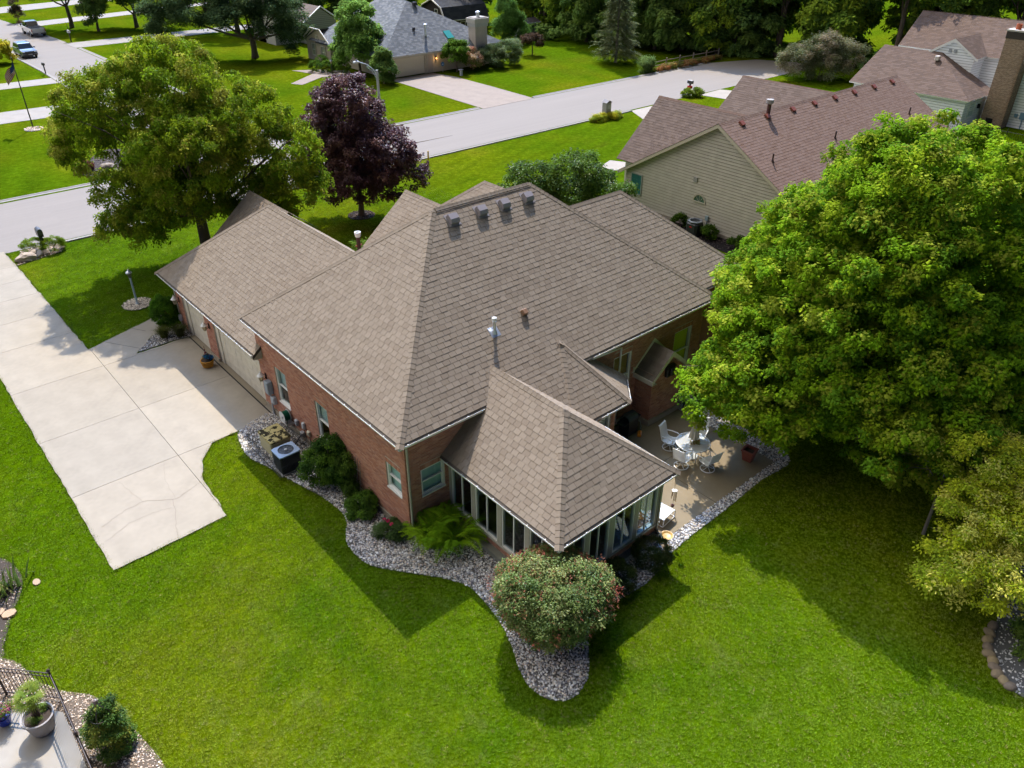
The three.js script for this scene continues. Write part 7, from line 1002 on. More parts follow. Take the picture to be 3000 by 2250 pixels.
// split rail fence at the road end
{
  const f = thing('rail_fence', 'weathered split rail fence beside the end of the road', 'fence', [0, 0, 0]), xs = [71.8, 74.6, 77.3, 80.1, 82.9, 85.6], fm = std([0.30, 0.25, 0.19], 0.95, { map: bMapFine });
  const pg = build((g) => g.tube([V(0, -0.1, 0), V(0.01, 0.6, 0), V(0, 1.25, 0.01)], [0.11, 0.1, 0.09], 6)); xs.forEach((x) => { mesh('post', pg, fm, f).position.set(x, 0, -50.1); }); for (let i = 0; i < 5; i++) for (const y of [0.5, 0.95]) mesh('rail', build((g) => g.tube([V(xs[i], y + rr(-0.04, 0.04), -50.1), V((xs[i] + xs[i + 1]) / 2, y, -50.08), V(xs[i + 1], y + rr(-0.04, 0.04), -50.1)], 0.06, 5)), fm, f);
  // black picket fence at the white house
  const k = thing('iron_fence', 'black picket fence on the lawn in front of the white house', 'fence', [70.5, 0, -14]); for (const y of [0.2, 1.1]) mesh('rail', build((g) => g.rod([0, y, 0], [0, y, 11], 0.02, 4)), M.blackMetal, k); const pk = build((g) => g.rod([0, 0, 0], [0, 1.2, 0], 0.012, 4)), ps = build((g) => g.rod([0, 0, 0], [0, 1.35, 0], 0.035, 4)); for (let i = 0; i <= 60; i++) mesh(i % 12 ? 'picket' : 'post', i % 12 ? pk : ps, M.blackMetal, k).position.z = i * 0.183;
}
// patio furniture
{
  const W = M.patioWhite, top = phys([0.85, 0.88, 0.86], 0.35, { transmission: 0.75, thickness: 0, side: THREE.DoubleSide });
  const t = thing('patio_table', 'round glass topped white patio table on the patio', 'table', [11.77, 0.05, 3.1]);
  mesh('glass_top', build((g) => g.lathe([[0, 0.70], [0.66, 0.70]], 0, 0, 0, 36)), top, t); mesh('rim', build((g) => { g.tube(Array.from({ length: 37 }, (_, i) => V(Math.cos(i * 0.17453) * 0.68, 0.70, Math.sin(i * 0.17453) * 0.68)), 0.022, 6, false); for (let k = 0; k < 4; k++) { const w = k * 1.571 + 0.5; g.rod([0, 0.68, 0], [Math.cos(w) * 0.67, 0.685, Math.sin(w) * 0.67], 0.016, 5); } }), W, t);
  for (let k = 0; k < 4; k++) { const w = k * 1.571 + 0.5; mesh('leg', build((g) => g.tube([V(Math.cos(w) * 0.55, 0.68, Math.sin(w) * 0.55), V(Math.cos(w) * 0.35, 0.35, Math.sin(w) * 0.35), V(Math.cos(w) * 0.45, 0.0, Math.sin(w) * 0.45)], 0.02, 6)), W, t); }
  const u = thing('patio_umbrella', 'closed cream parasol standing in the patio table', 'umbrella', [11.77, 0.05, 3.1]); mesh('pole', build((g) => g.rod([0, 0, 0], [0, 2.2, 0], 0.022, 8)), W, u); mesh('canopy', build((g) => { const n = 16; for (let i = 0; i < 6; i++) { const y0 = 0.92 + i * 0.2, y1 = y0 + 0.2, r0 = lerp(0.2, 0.035, i / 6), r1 = lerp(0.2, 0.035, (i + 1) / 6); for (let k = 0; k < n; k++) { const f = (r, w, q) => V(Math.cos(w) * r * (q % 2 ? 0.72 : 1.1), 0, Math.sin(w) * r * (q % 2 ? 0.72 : 1.1)), w0 = (k / n) * 6.2832, w1 = ((k + 1) / n) * 6.2832; const a = f(r0, w0, k), b = f(r0, w1, k + 1), c = f(r1, w1, k + 1), d = f(r1, w0, k); a.y = b.y = y0; c.y = d.y = y1; g.quad(a, d, c, b); } } }), std([0.45, 0.42, 0.35], 0.9, { side: THREE.DoubleSide }), u); mesh('base', build((g) => g.lathe([[0.26, 0], [0.26, 0.05], [0.08, 0.1], [0.03, 0.3]], 0, 0, 0, 16)), W, u);
  const cp = thing('centrepiece', 'flower arrangement with an orange bloom on the patio table', 'flowers', [11.72, 0.76, 3.22]); { const [ms, cs] = foliage([[0, 0.06, 0, 0.2, 0.08, 0.16]], 60, 0.12, [[0.2, 0.22, 0.06], [0.12, 0.06, 0.03], [0.3, 0.28, 0.12]], { per: 8 }); inst('foliage', CL.small, LM.std, ms, cs, cp).userData.kind = 'stuff'; mesh('bloom', build((g) => { g.col([0.5, 0.2, 0.01]); g.lathe([[0, 0.02], [0.07, 0.04], [0.08, 0.12], [0, 0.16]], 0.14, 0.0, 0.05, 9); }), M.vc, cp); }
  // swivel sling chair facing local -z... seat faces +z
  const sling = build((g) => { const pr = [[0.26, 0.40], [0.10, 0.38], [-0.12, 0.37], [-0.24, 0.42], [-0.30, 0.6], [-0.36, 0.85], [-0.41, 1.02], [-0.47, 1.05]]; for (let i = 0; i < pr.length - 1; i++) g.quad(V(-0.25, pr[i][1], pr[i][0]), V(0.25, pr[i][1], pr[i][0]), V(0.25, pr[i + 1][1], pr[i + 1][0]), V(-0.25, pr[i + 1][1], pr[i + 1][0])); });
  const side = build((g) => { for (const e of [-1, 1]) { g.tube([V(e * 0.26, 0.40, 0.27), V(e * 0.26, 0.37, 0), V(e * 0.26, 0.37, -0.14), V(e * 0.26, 0.42, -0.25), V(e * 0.26, 0.6, -0.31), V(e * 0.26, 0.85, -0.37), V(e * 0.26, 1.02, -0.42), V(e * 0.24, 1.06, -0.48)], 0.018, 6); } });
  const arm = build((g) => { for (const e of [-1, 1]) g.tube([V(e * 0.27, 0.62, -0.30), V(e * 0.31, 0.63, -0.1), V(e * 0.31, 0.63, 0.16), V(e * 0.30, 0.58, 0.26), V(e * 0.29, 0.42, 0.22), V(e * 0.27, 0.36, 0.0)], 0.02, 6); });
  const swivel = build((g) => { g.tube(Array.from({ length: 25 }, (_, i) => V(Math.cos(i * 0.2618) * 0.28, 0.02, Math.sin(i * 0.2618) * 0.28)), 0.02, 6, false); for (let k = 0; k < 5; k++) { const w = k * 1.257; g.tube([V(0, 0.14, 0), V(Math.cos(w) * 0.15, 0.06, Math.sin(w) * 0.15), V(Math.cos(w) * 0.28, 0.02, Math.sin(w) * 0.28)], 0.014, 5); } g.rod([0, 0.1, 0], [0, 0.36, 0], 0.04, 8); });
  const chair = (x, z, turn, label) => { const c = thing('patio_chair', label, 'chair', [x, 0.05, z], turn, 'swivel chairs round the patio table'); mesh('sling_seat', sling, M.sling, c); mesh('frame', side, W, c); mesh('armrests', arm, W, c); mesh('swivel_base', swivel, W, c); return c; };
  const face = (x, z) => Math.atan2(11.77 - x, 3.1 - z);
  for (const [x, z, l] of [[10.95, 3.25, 'white sling swivel chair nearest the sunroom'], [11.6, 4.05, 'white sling swivel chair on the lawn side of the table'], [11.55, 2.15, 'white sling chair between table and brick fireplace'], [12.75, 2.7, 'white sling chair on the far side under the maple leaves']]) chair(x, z, face(x, z) , l);
  const o = thing('ottoman', 'white sling footstool by the sunroom', 'footstool', [7.95, 0.05, 4.75], 0.12); mesh('sling_top', build((g) => { const n = 8; for (let i = 0; i < n; i++) { const f = (k) => { const t = k / n * 2 - 1; return [t * 0.38, 0.40 - 0.05 * t * t * t * t]; }, [x0, y0] = f(i), [x1, y1] = f(i + 1); g.quad(V(x0, y0, 0.29), V(x1, y1, 0.29), V(x1, y1, -0.29), V(x0, y0, -0.29)); } }), M.sling, o); mesh('frame', build((g) => { for (const z of [-0.3, 0.3]) { g.tube([V(-0.4, 0.02, z), V(-0.39, 0.32, z), V(-0.3, 0.39, z), V(0.3, 0.39, z), V(0.39, 0.32, z), V(0.4, 0.02, z)], 0.018, 6); g.rod([-0.4, 0.03, z], [0.4, 0.03, z], 0.014, 5); } for (const x of [-0.4, 0.4]) g.rod([x, 0.03, -0.3], [x, 0.03, 0.3], 0.014, 5); }), W, o);
  const p = thing('terracotta_planter', 'square dark red planter at the patio corner', 'planter', [13.35, 0.05, 4.75], 0.15); mesh('pot', build((g) => { const a = 0.17, b = 0.24, h = 0.46; const q = (s, y) => [V(-s, y, -s), V(s, y, -s), V(s, y, s), V(-s, y, s)]; const A = q(a, 0), B = q(b, h), C = q(b + 0.03, h), D = q(b + 0.03, h + 0.06), E = q(b - 0.04, h + 0.06), F = q(b - 0.04, h - 0.06); for (const [s, t] of [[A, B], [B, C], [C, D], [D, E], [E, F]]) for (let i = 0; i < 4; i++) { const j = (i + 1) % 4; g.quad(s[j], s[i], t[i], t[j]); } }), std([0.20, 0.05, 0.03], 0.7, { side: THREE.DoubleSide }), p); mesh('soil', build((g) => g.box(-0.2, 0.3, -0.2, 0.2, 0.4, 0.2)), M.soil, p);
  const b = thing('bird_bath', 'small tan bird bath on the gravel by the sunroom corner', 'bird bath', [6.95, 0.03, 5.75]); mesh('pedestal', build((g) => g.lathe([[0.14, 0], [0.12, 0.05], [0.06, 0.1], [0.055, 0.4], [0.09, 0.46], [0, 0.46]], 0, 0, 0, 14)), std([0.35, 0.27, 0.18], 0.8), b); mesh('bowl', build((g) => g.lathe([[0.07, 0.44], [0.2, 0.5], [0.23, 0.54], [0.2, 0.54], [0.14, 0.5], [0, 0.48]], 0, 0, 0, 20)), std([0.5, 0.30, 0.08], 0.5, { side: THREE.DoubleSide }), b);
  const w = thing('wind_chime', 'bronze wind chime hanging at the sunroom corner', 'wind chime', [7.62, 0, 5.35]); mesh('top', build((g) => { g.col([0.5, 0.45, 0.38]); g.lathe([[0, 1.98], [0.1, 1.96], [0.1, 1.93], [0, 1.93]], 0, 0, 0, 12); g.col([0.1, 0.06, 0.04]); g.rod([0, 1.96, 0], [-0.1, 2.75, 0], 0.006, 4); }), M.vcGloss, w); for (let k = 0; k < 5; k++) { const a = k * 1.257; mesh('tube', build((g) => { g.rod([Math.cos(a) * 0.08, 1.92, Math.sin(a) * 0.08], [Math.cos(a) * 0.08, 1.45 + 0.05 * k, Math.sin(a) * 0.08], 0.012, 6); }), std([0.35, 0.2, 0.12], 0.35, { metalness: 0.6 }), w); } mesh('clapper', build((g) => { g.rod([0, 1.93, 0], [0, 1.3, 0], 0.004, 4); g.lathe([[0, 1.36], [0.07, 1.3], [0.05, 1.22], [0, 1.2]], 0, 0, 0, 10); }), std([0.1, 0.04, 0.03], 0.6), w);
  const g0 = thing('gas_grill', 'dark barbecue grill in the shade beside the bay window', 'grill', [11.0, 0.05, 0.35], 0.1); mesh('cart', build((g) => { g.col([0.018, 0.018, 0.018]); g.box(-0.32, 0.1, -0.25, 0.32, 0.75, 0.25); g.box(-0.6, 0.72, -0.2, 0.6, 0.76, 0.2); }), M.vcGloss, g0); mesh('lid', build((g) => { g.col([0.03, 0.032, 0.03]); const n = 8; for (let i = 0; i < n; i++) { const a0 = (i / n) * Math.PI, a1 = ((i + 1) / n) * Math.PI; g.quad(V(-0.33, 0.76 + Math.sin(a0) * 0.26, Math.cos(a0) * 0.26), V(0.33, 0.76 + Math.sin(a0) * 0.26, Math.cos(a0) * 0.26), V(0.33, 0.76 + Math.sin(a1) * 0.26, Math.cos(a1) * 0.26), V(-0.33, 0.76 + Math.sin(a1) * 0.26, Math.cos(a1) * 0.26)); } }), std([1, 1, 1], 0.4, { vertexColors: true, side: THREE.DoubleSide }), g0);
  for (const [x, z] of [[-0.28, -0.2], [0.28, -0.2], [-0.28, 0.2], [0.28, 0.2]]) mesh('leg', build((g) => g.box(x - 0.02, 0, z - 0.02, x + 0.02, 0.12, z + 0.02)), M.blackMetal, g0);
  const h = thing('garden_hose', 'pale green coiled garden hose beside the grill', 'hose', [11.45, 0.05, 0.25]); mesh('coil', build((g) => { const q = []; for (let i = 0; i < 130; i++) { const a = i * 0.3, r = 0.24 + 0.05 * Math.sin(i * 0.7); q.push(V(Math.cos(a) * r * 0.5, 0.42 + Math.sin(a) * r, 0.05 * Math.sin(i * 0.33))); } g.tube(q, 0.014, 5); g.tube([V(0.12, 0.45, 0), V(0.3, 0.3, 0.1), V(0.3, 0.05, 0.2), V(0.1, 0.02, 0.3), V(-0.1, 0.03, 0.36)], 0.014, 5); }), std([0.28, 0.36, 0.26], 0.6), h); mesh('stand', build((g) => { g.rod([-0.05, 0, 0], [-0.05, 0.75, 0], 0.02, 5); g.rod([-0.2, 0.02, 0], [0.2, 0.02, 0], 0.02, 5); }), M.blackMetal, h);
  const og = thing('orange_tool', 'small orange power tool lying on the patio', 'tool', [11.3, 0.05, 0.75], 0.6); mesh('body', build((g) => { g.col([0.62, 0.22, 0.01]); g.cbox(-0.2, 0.02, -0.08, 0.14, 0.15, 0.08, 0.03); g.col([0.03, 0.03, 0.03]); g.box(0.14, 0.03, -0.05, 0.26, 0.1, 0.05); }), M.vcGloss, og); mesh('handle', build((g) => { g.col([0.55, 0.2, 0.01]); g.tube([V(-0.16, 0.14, 0), V(-0.1, 0.2, 0), V(0.04, 0.2, 0), V(0.1, 0.14, 0)], 0.018, 6); }), M.vc, og);
  const dp = thing('dark_pot', 'dark glazed flower pot beside the brick fireplace', 'pot', [14.35, 0.03, 0.85]); mesh('pot', build((g) => g.lathe([[0.12, 0], [0.2, 0.25], [0.22, 0.34], [0.18, 0.34], [0.16, 0.25], [0, 0.24]], 0, 0, 0, 16)), std([0.02, 0.03, 0.06], 0.25, { side: THREE.DoubleSide }), dp);
  // seen through the sunroom glass
  for (const [x, z, a, l] of [[3.4, 2.4, 1.2, 'brown wicker armchair inside the sunroom, behind the middle left windows'], [5.6, 3.6, -2.4, 'brown wicker armchair inside the sunroom, behind the front windows']]) { const c = thing('armchair', l, 'chair', [x, 0.2, z], a, 'armchairs in the sunroom'); mesh('seat', build((g) => g.cbox(-0.32, 0.12, -0.32, 0.32, 0.45, 0.34, 0.06)), std([0.26, 0.2, 0.14], 0.9), c); mesh('backrest', build((g) => g.cbox(-0.34, 0.4, -0.42, 0.34, 0.98, -0.26, 0.07)), std([0.24, 0.18, 0.13], 0.9), c); for (const e of [-1, 1]) mesh('armrest', build((g) => g.cbox(e * 0.38 - 0.07, 0.1, -0.38, e * 0.38 + 0.07, 0.64, 0.3, 0.05)), std([0.22, 0.17, 0.12], 0.9), c); }
  const fl = thing('table_lamp', 'white shaded lamp inside the sunroom behind the first left window', 'lamp', [3.0, 0.2, 0.2]); mesh('stand', build((g) => g.lathe([[0.16, 0], [0.14, 0.04], [0.02, 0.08], [0.02, 1.0]], 0, 0, 0, 12)), M.dark, fl); mesh('shade', build((g) => g.lathe([[0.24, 1.0], [0.16, 1.36]], 0, 0, 0, 18)), std([0.6, 0.6, 0.56], 0.9, { side: THREE.DoubleSide }), fl);
}
// pool deck corner: iron fence, palm in a pot, blue pot, vine obelisk, pavers
{
  const f = thing('iron_fence', 'brown black iron fence along the pool deck at the lower left', 'fence', [0, 0, 0]), bm = std([0.035, 0.022, 0.018], 0.5), Hh = 1.25;
  const run = (x0, z0, x1, z1) => { const L = Math.hypot(x1 - x0, z1 - z0), n = Math.round(L / 0.115), pk = build((g) => g.box(-0.009, 0.06, -0.009, 0.009, Hh - 0.04, 0.009)); for (const y of [0.12, Hh - 0.2, Hh - 0.05]) mesh('rail', build((g) => { g.tube([V(x0, y, z0), V(x1, y, z1)], 0.018, 4); }), bm, f); for (let i = 1; i < n; i++) mesh('picket', pk, bm, f).position.set(lerp(x0, x1, i / n), 0, lerp(z0, z1, i / n)); };
  run(-10.86, -1.5, -10.86, 1.0); run(-10.86, 1.0, -10.86, 3.4); run(-10.86, -1.5, -12.0, -2.75); run(-12.0, -2.75, -15.5, -3.1);
  for (const [x, z] of [[-10.86, -1.5], [-10.86, 1.0], [-10.86, 3.4], [-12.0, -2.75]]) mesh('post', build((g) => { g.box(x - 0.03, 0, z - 0.03, x + 0.03, Hh + 0.04, z + 0.03); g.lathe([[0.05, Hh + 0.04], [0.055, Hh + 0.07], [0.03, Hh + 0.11], [0, Hh + 0.13]], x, 0, z, 10); }), bm, f);
  const p = thing('palm_pot', 'large pale grey pot on the pool deck holding the palm', 'pot', [-11.5, 0.04, -0.85]); mesh('pot', build((g) => g.lathe([[0.0, 0.0], [0.26, 0.0], [0.3, 0.06], [0.385, 0.5], [0.42, 0.54], [0.42, 0.60], [0.37, 0.60], [0.34, 0.5], [0.0, 0.48]], 0, 0, 0, 28)), std([0.34, 0.31, 0.29], 0.8, { side: THREE.DoubleSide, map: bMap }), p); mesh('soil', build((g) => g.lathe([[0.35, 0.5], [0, 0.52]], 0, 0, 0, 20)), M.soil, p);
  { const [ms, cs] = foliage([[-0.16, 0.56, 0.12, 0.18, 0.08, 0.16], [0.18, 0.62, -0.18, 0.08, 0.12, 0.08]], 60, 0.12, [[0.1, 0.16, 0.03], [0.14, 0.2, 0.04]], { per: 8 }); inst('underplanting', CL.fine, LM.std, ms, cs, p).userData.kind = 'stuff'; }
  const t = thing('palm', 'small fan palm with shaggy trunk growing in the pale pot', 'palm', [-11.5, 0.54, -0.85]); mesh('trunk', build((g) => { g.col([0.05, 0.035, 0.025]); g.tube([V(0.02, -0.05, 0), V(0, 0.35, 0.02), V(0.03, 0.82, 0)], [0.07, 0.08, 0.06], 9); for (let i = 0; i < 80; i++) { const a = R() * 6.28, y = rr(0.05, 0.82); g.rod([Math.cos(a) * 0.05, y, Math.sin(a) * 0.05], [Math.cos(a) * 0.12, y + 0.06, Math.sin(a) * 0.12], 0.006, 3); } }), M.vc, t);
  const fan = build((g) => { const n = 15; g.tube([V(0, 0, 0), V(0, 0.06, 0.16), V(0, 0.08, 0.30)], 0.006, 4); for (let i = 0; i < n; i++) { const a = (i / (n - 1) - 0.5) * 3.6, d = V(Math.sin(a), 0, Math.cos(a)), L = 0.34 * (0.8 + 0.2 * Math.cos(a)), w = V(d.z * 0.016, 0, -d.x * 0.016), k = 0.85 + 0.3 * ((i * 7) % 5) / 5; g.col([k, k, k]); const o = V(0, 0.08, 0.28), m = V(o.x + d.x * L * 0.5, 0.09, o.z + d.z * L * 0.5), e = V(o.x + d.x * L, 0.03, o.z + d.z * L); g.tri(V(m.x - w.x, m.y, m.z - w.z), V(m.x + w.x, m.y, m.z + w.z), e); g.tri(o, V(m.x + w.x, m.y, m.z + w.z), V(m.x - w.x, m.y, m.z - w.z)); } });
  const fm = [[0.26, 0.33, 0.05], [0.21, 0.28, 0.045], [0.14, 0.21, 0.03]].map((c) => leafMat(c, 0.4, { vertexColors: true })); for (let i = 0; i < 22; i++) { const o = mesh('frond', fan, fm[i % 3], t); o.position.set(0.03, 0.82 + rr(-0.06, 0.06), 0); o.rotation.set(rr(-1.0, 0.8), i * 2.4, 0, 'YXZ'); o.scale.setScalar(rr(0.65, 0.92)); }
  const b = thing('blue_flower_pot', 'blue glazed pot with pink flowers at the left edge of the pool deck', 'flower pot', [-12.25, 0.04, -1.75]); mesh('pot', build((g) => g.lathe([[0, 0], [0.15, 0], [0.22, 0.3], [0.25, 0.34], [0.21, 0.34], [0.18, 0.28], [0, 0.27]], 0, 0, 0, 20)), std([0.01, 0.03, 0.28], 0.25, { side: THREE.DoubleSide }), b); { const [ms, cs] = foliage([[0, 0.5, 0, 0.26, 0.22, 0.26]], 130, 0.17, [[0.09, 0.14, 0.03], [0.5, 0.08, 0.22], [0.12, 0.17, 0.04], [0.55, 0.14, 0.3]], { per: 9, mix: 0.6 }); inst('flowers', CL.small, LM.std, ms, cs, b).userData.kind = 'stuff'; }
  const v = thing('vine_obelisk', 'vine covered metal obelisk with ball finial at the lower left', 'trellis', [-10.2, 0, 0.95]); mesh('obelisk', build((g) => { g.col([0.04, 0.03, 0.028]); for (let k = 0; k < 4; k++) { const w = k * 1.571 + 0.6, c = Math.cos(w), s = Math.sin(w); g.tube([V(c * 0.36, 0, s * 0.36), V(c * 0.3, 1.1, s * 0.3), V(c * 0.24, 1.55, s * 0.24), V(c * 0.06, 1.78, s * 0.06), V(0, 1.9, 0)], 0.012, 5); } for (const y of [0.5, 0.95, 1.4]) { const r = 0.35 - y * 0.06; g.tube(Array.from({ length: 17 }, (_, i) => V(Math.cos(i * 0.3927) * r, y, Math.sin(i * 0.3927) * r)), 0.009, 4, false); } g.col([0.14, 0.1, 0.09]); g.lathe([[0, 1.86], [0.06, 1.89], [0.07, 1.94], [0.05, 2.0], [0, 2.02]], 0, 0, 0, 14); }), M.vcGloss, v);
  { const [ms, cs] = foliage([[0, 0.75, 0, 0.5, 0.62, 0.5], [0.05, 1.3, -0.05, 0.34, 0.34, 0.34], [0, 0.3, 0.05, 0.5, 0.35, 0.5], [0.2, 1.5, -0.15, 0.18, 0.2, 0.18]], 1100, 0.2, [[0.055, 0.11, 0.02], [0.08, 0.14, 0.025], [0.17, 0.19, 0.03], [0.04, 0.08, 0.02]], { per: 12, inner: 0.7 }); inst('vine', CL.small, LM.gloss, ms, cs, v).userData.kind = 'stuff'; }
  for (const [x, z, r, l] of [[-11.52, -6.2, 0.24, 'tan paver at the left edge, partly out of frame'], [-11.22, -5.92, 0.22, 'tan oval paver beside the left flower bed']]) { const o = mesh('paver', build((g) => { const n = 8, ring = (y, k) => Array.from({ length: n }, (_, i) => V(Math.cos(i * 0.785 + 0.3) * r * k, y, Math.sin(i * 0.785 + 0.3) * r * k * 0.85)); const A = ring(0, 1), B = ring(0.07, 1), C = ring(0.085, 0.94); for (let i = 0; i < n; i++) { const j = (i + 1) % n; g.quad(A[i], B[i], B[j], A[j]); g.quad(B[i], C[i], C[j], B[j]); } g.poly(C.slice().reverse()); }), std([0.44, 0.30, 0.19], 0.9, { map: bMap, side: THREE.DoubleSide })); o.position.set(x, 0, z); tag(o, l, 'paver', 'pavers at the left bed'); }
  const ss = mesh('stepping_stone', new THREE.CylinderGeometry(0.11, 0.12, 0.03, 9), std([0.38, 0.28, 0.19], 0.95, { map: bMapFine })); ss.position.set(-10.2, 0.03, -6.85); ss.scale.z = 1.5; tag(ss, 'small bare tan stone set in the grass near the left bed', 'stone');
}
// stone edging of the right bed
[[12.0, 14.78], [11.65, 14.82], [11.3, 14.9], [11.02, 15.02], [10.78, 15.14], [10.6, 15.32], [10.4, 15.45], [10.22, 15.6], [10.12, 15.8], [10.06, 16.02]].forEach(([x, z], i) => { const g = new THREE.IcosahedronGeometry(0.15, 2), p = g.attributes.position; for (let k = 0; k < p.count; k++) { const s = 0.85 + 0.35 * fbm(p.getX(k) * 9 + i * 5, p.getZ(k) * 9 + p.getY(k) * 5, 3 + i, 2); p.setXYZ(k, p.getX(k) * s * 1.25, p.getY(k) * s * 0.7, p.getZ(k) * s); } g.computeVertexNormals(); const o = mesh('edging_stone', g, std([0.24 + 0.04 * (i % 3), 0.19 + 0.03 * (i % 3), 0.145], 0.95, { map: bMapFine })); o.position.set(x, 0.06, z); o.rotation.y = i * 1.3; tag(o, 'rough brown edging stone of the lower right gravel bed', 'stone', 'edging stones of the right bed'); });
// yard sign and white bin at the grey roofed house
{
  const s = thing('yard_sign', 'small blue yard sign beside the side door across the road', 'sign', [51.0, 0, -66.2]); mesh('stake', build((g) => g.rod([0, 0, 0], [0, 0.8, 0], 0.02, 5)), M.galv, s); mesh('panel', build((g) => { g.col([0.05, 0.22, 0.5]); const n = 8; const ring = (z) => Array.from({ length: n }, (_, i) => V(Math.cos(i * 0.785 + 0.39) * 0.24, 0.95 + Math.sin(i * 0.785 + 0.39) * 0.26, z)); g.poly(ring(0.02)); g.poly(ring(-0.02).reverse()); g.col([0.6, 0.62, 0.65]); g.box(-0.12, 0.9, 0.022, 0.12, 0.97, 0.026); }), M.vc, s);
  const b = thing('white_bucket', 'small white post lamp at the edge of the neighbour drive', 'lamp', [51.4, 0, -63.0]); mesh('body', build((g) => { g.col([0.5, 0.52, 0.56]); g.cbox(-0.14, 0, -0.14, 0.14, 0.65, 0.14, 0.04); }), M.vc, b); mesh('cap', build((g) => { g.col([0.3, 0.3, 0.34]); g.cbox(-0.3, 0.65, -0.22, 0.22, 0.75, 0.2, 0.03); }), M.vc, b);
  const l = thing('garden_lamp', 'black garden lamp beside the path of the grey roofed house', 'lamp post', [39.0, 0, -72.4]); mesh('post', build((g) => g.rod([0, 0, 0], [0, 1.5, 0], 0.05, 6)), M.blackMetal, l); mesh('lantern', build((g) => { g.col([0.5, 0.36, 0.2]); g.lathe([[0.08, 1.5], [0.15, 1.8]], 0, 0, 0, 8); g.col([0.2, 0.22, 0.25]); g.lathe([[0.22, 1.8], [0.02, 2.0], [0, 2.05]], 0, 0, 0, 8); }), std([1, 1, 1], 0.5, { vertexColors: true, side: THREE.DoubleSide }), l);
  const ac = thing('air_conditioner', 'dark round cornered cooling unit at the tan siding wall', 'air conditioner', [31.35, 0, -12.0]); mesh('case', build((g) => { g.col([0.03, 0.032, 0.035]); g.cbox(-0.45, 0.05, -0.45, 0.45, 0.95, 0.45, 0.14); }), M.vcGloss, ac); mesh('top_rim', build((g) => { g.col([0.22, 0.24, 0.26]); g.lathe([[0.48, 0.93], [0.5, 0.98], [0.46, 1.02], [0.36, 1.02], [0.34, 0.9]], 0, 0, 0, 8); }), std([1, 1, 1], 0.5, { vertexColors: true, side: THREE.DoubleSide }), ac); mesh('fan_well', build((g) => { g.col([0.01, 0.012, 0.016]); g.lathe([[0.36, 0.96], [0, 0.9]], 0, 0, 0, 20); }), std([1, 1, 1], 0.6, { vertexColors: true, side: THREE.DoubleSide }), ac); mesh('badge', build((g) => { g.col([0.5, 0.02, 0.03]); g.box(-0.46, 0.6, -0.1, -0.45, 0.68, 0.1); }), M.vc, ac);
}
// vehicles: side profile swept across, glasshouse, wheels
function wheel(parent, x, y, z, r, w, e) { const g0 = new THREE.Group(); g0.name = 'wheel'; parent.add(g0); g0.position.set(x, y, z); const tyre = build((g) => { const pr = [[r * 0.62, -w / 2], [r * 0.93, -w / 2], [r, -w / 2 + 0.04], [r, w / 2 - 0.04], [r * 0.93, w / 2], [r * 0.62, w / 2]]; g.lathe(pr, 0, 0, 0, 20); }); const t = mesh('tyre', tyre, std([0.015, 0.015, 0.015], 0.9), g0); t.rotation.z = Math.PI / 2; const rm = mesh('rim', build((g) => { g.lathe([[0, e * w * 0.42], [r * 0.2, e * w * 0.42], [r * 0.62, e * w * 0.3], [r * 0.64, e * w * 0.48]], 0, 0, 0, 16); }), std([0.4, 0.41, 0.43], 0.35, { metalness: 0.7, side: THREE.DoubleSide }), g0); rm.rotation.z = -Math.PI / 2; }
function sweep(g, prof, w0, w1, inset) {   // profile [z, y], lofted across x with rounded shoulders
  const xs = [-1, -0.93, 0.93, 1], at = (p, k) => V(k * w0 / 2 * (1 - Math.max(0, p[1] - inset[0]) * inset[1]), p[1] - (Math.abs(k) === 1 ? 0.03 : 0), p[0] * (Math.abs(k) === 1 ? 0.985 : 1));
  for (let i = 0; i < prof.length; i++) { const p = prof[i], q = prof[(i + 1) % prof.length]; for (let j = 0; j < 3; j++) g.quad(at(p, xs[j]), at(p, xs[j + 1]), at(q, xs[j + 1]), at(q, xs[j])); }
  const tri = THREE.ShapeUtils.triangulateShape(prof.map((p) => new THREE.Vector2(p[0], p[1])), []); for (const t of tri) for (const k of [-1, 1]) { const v = t.map((i) => at(prof[i], k)); k < 0 ? g.tri(v[0], v[1], v[2]) : g.tri(v[0], v[2], v[1]); }
}
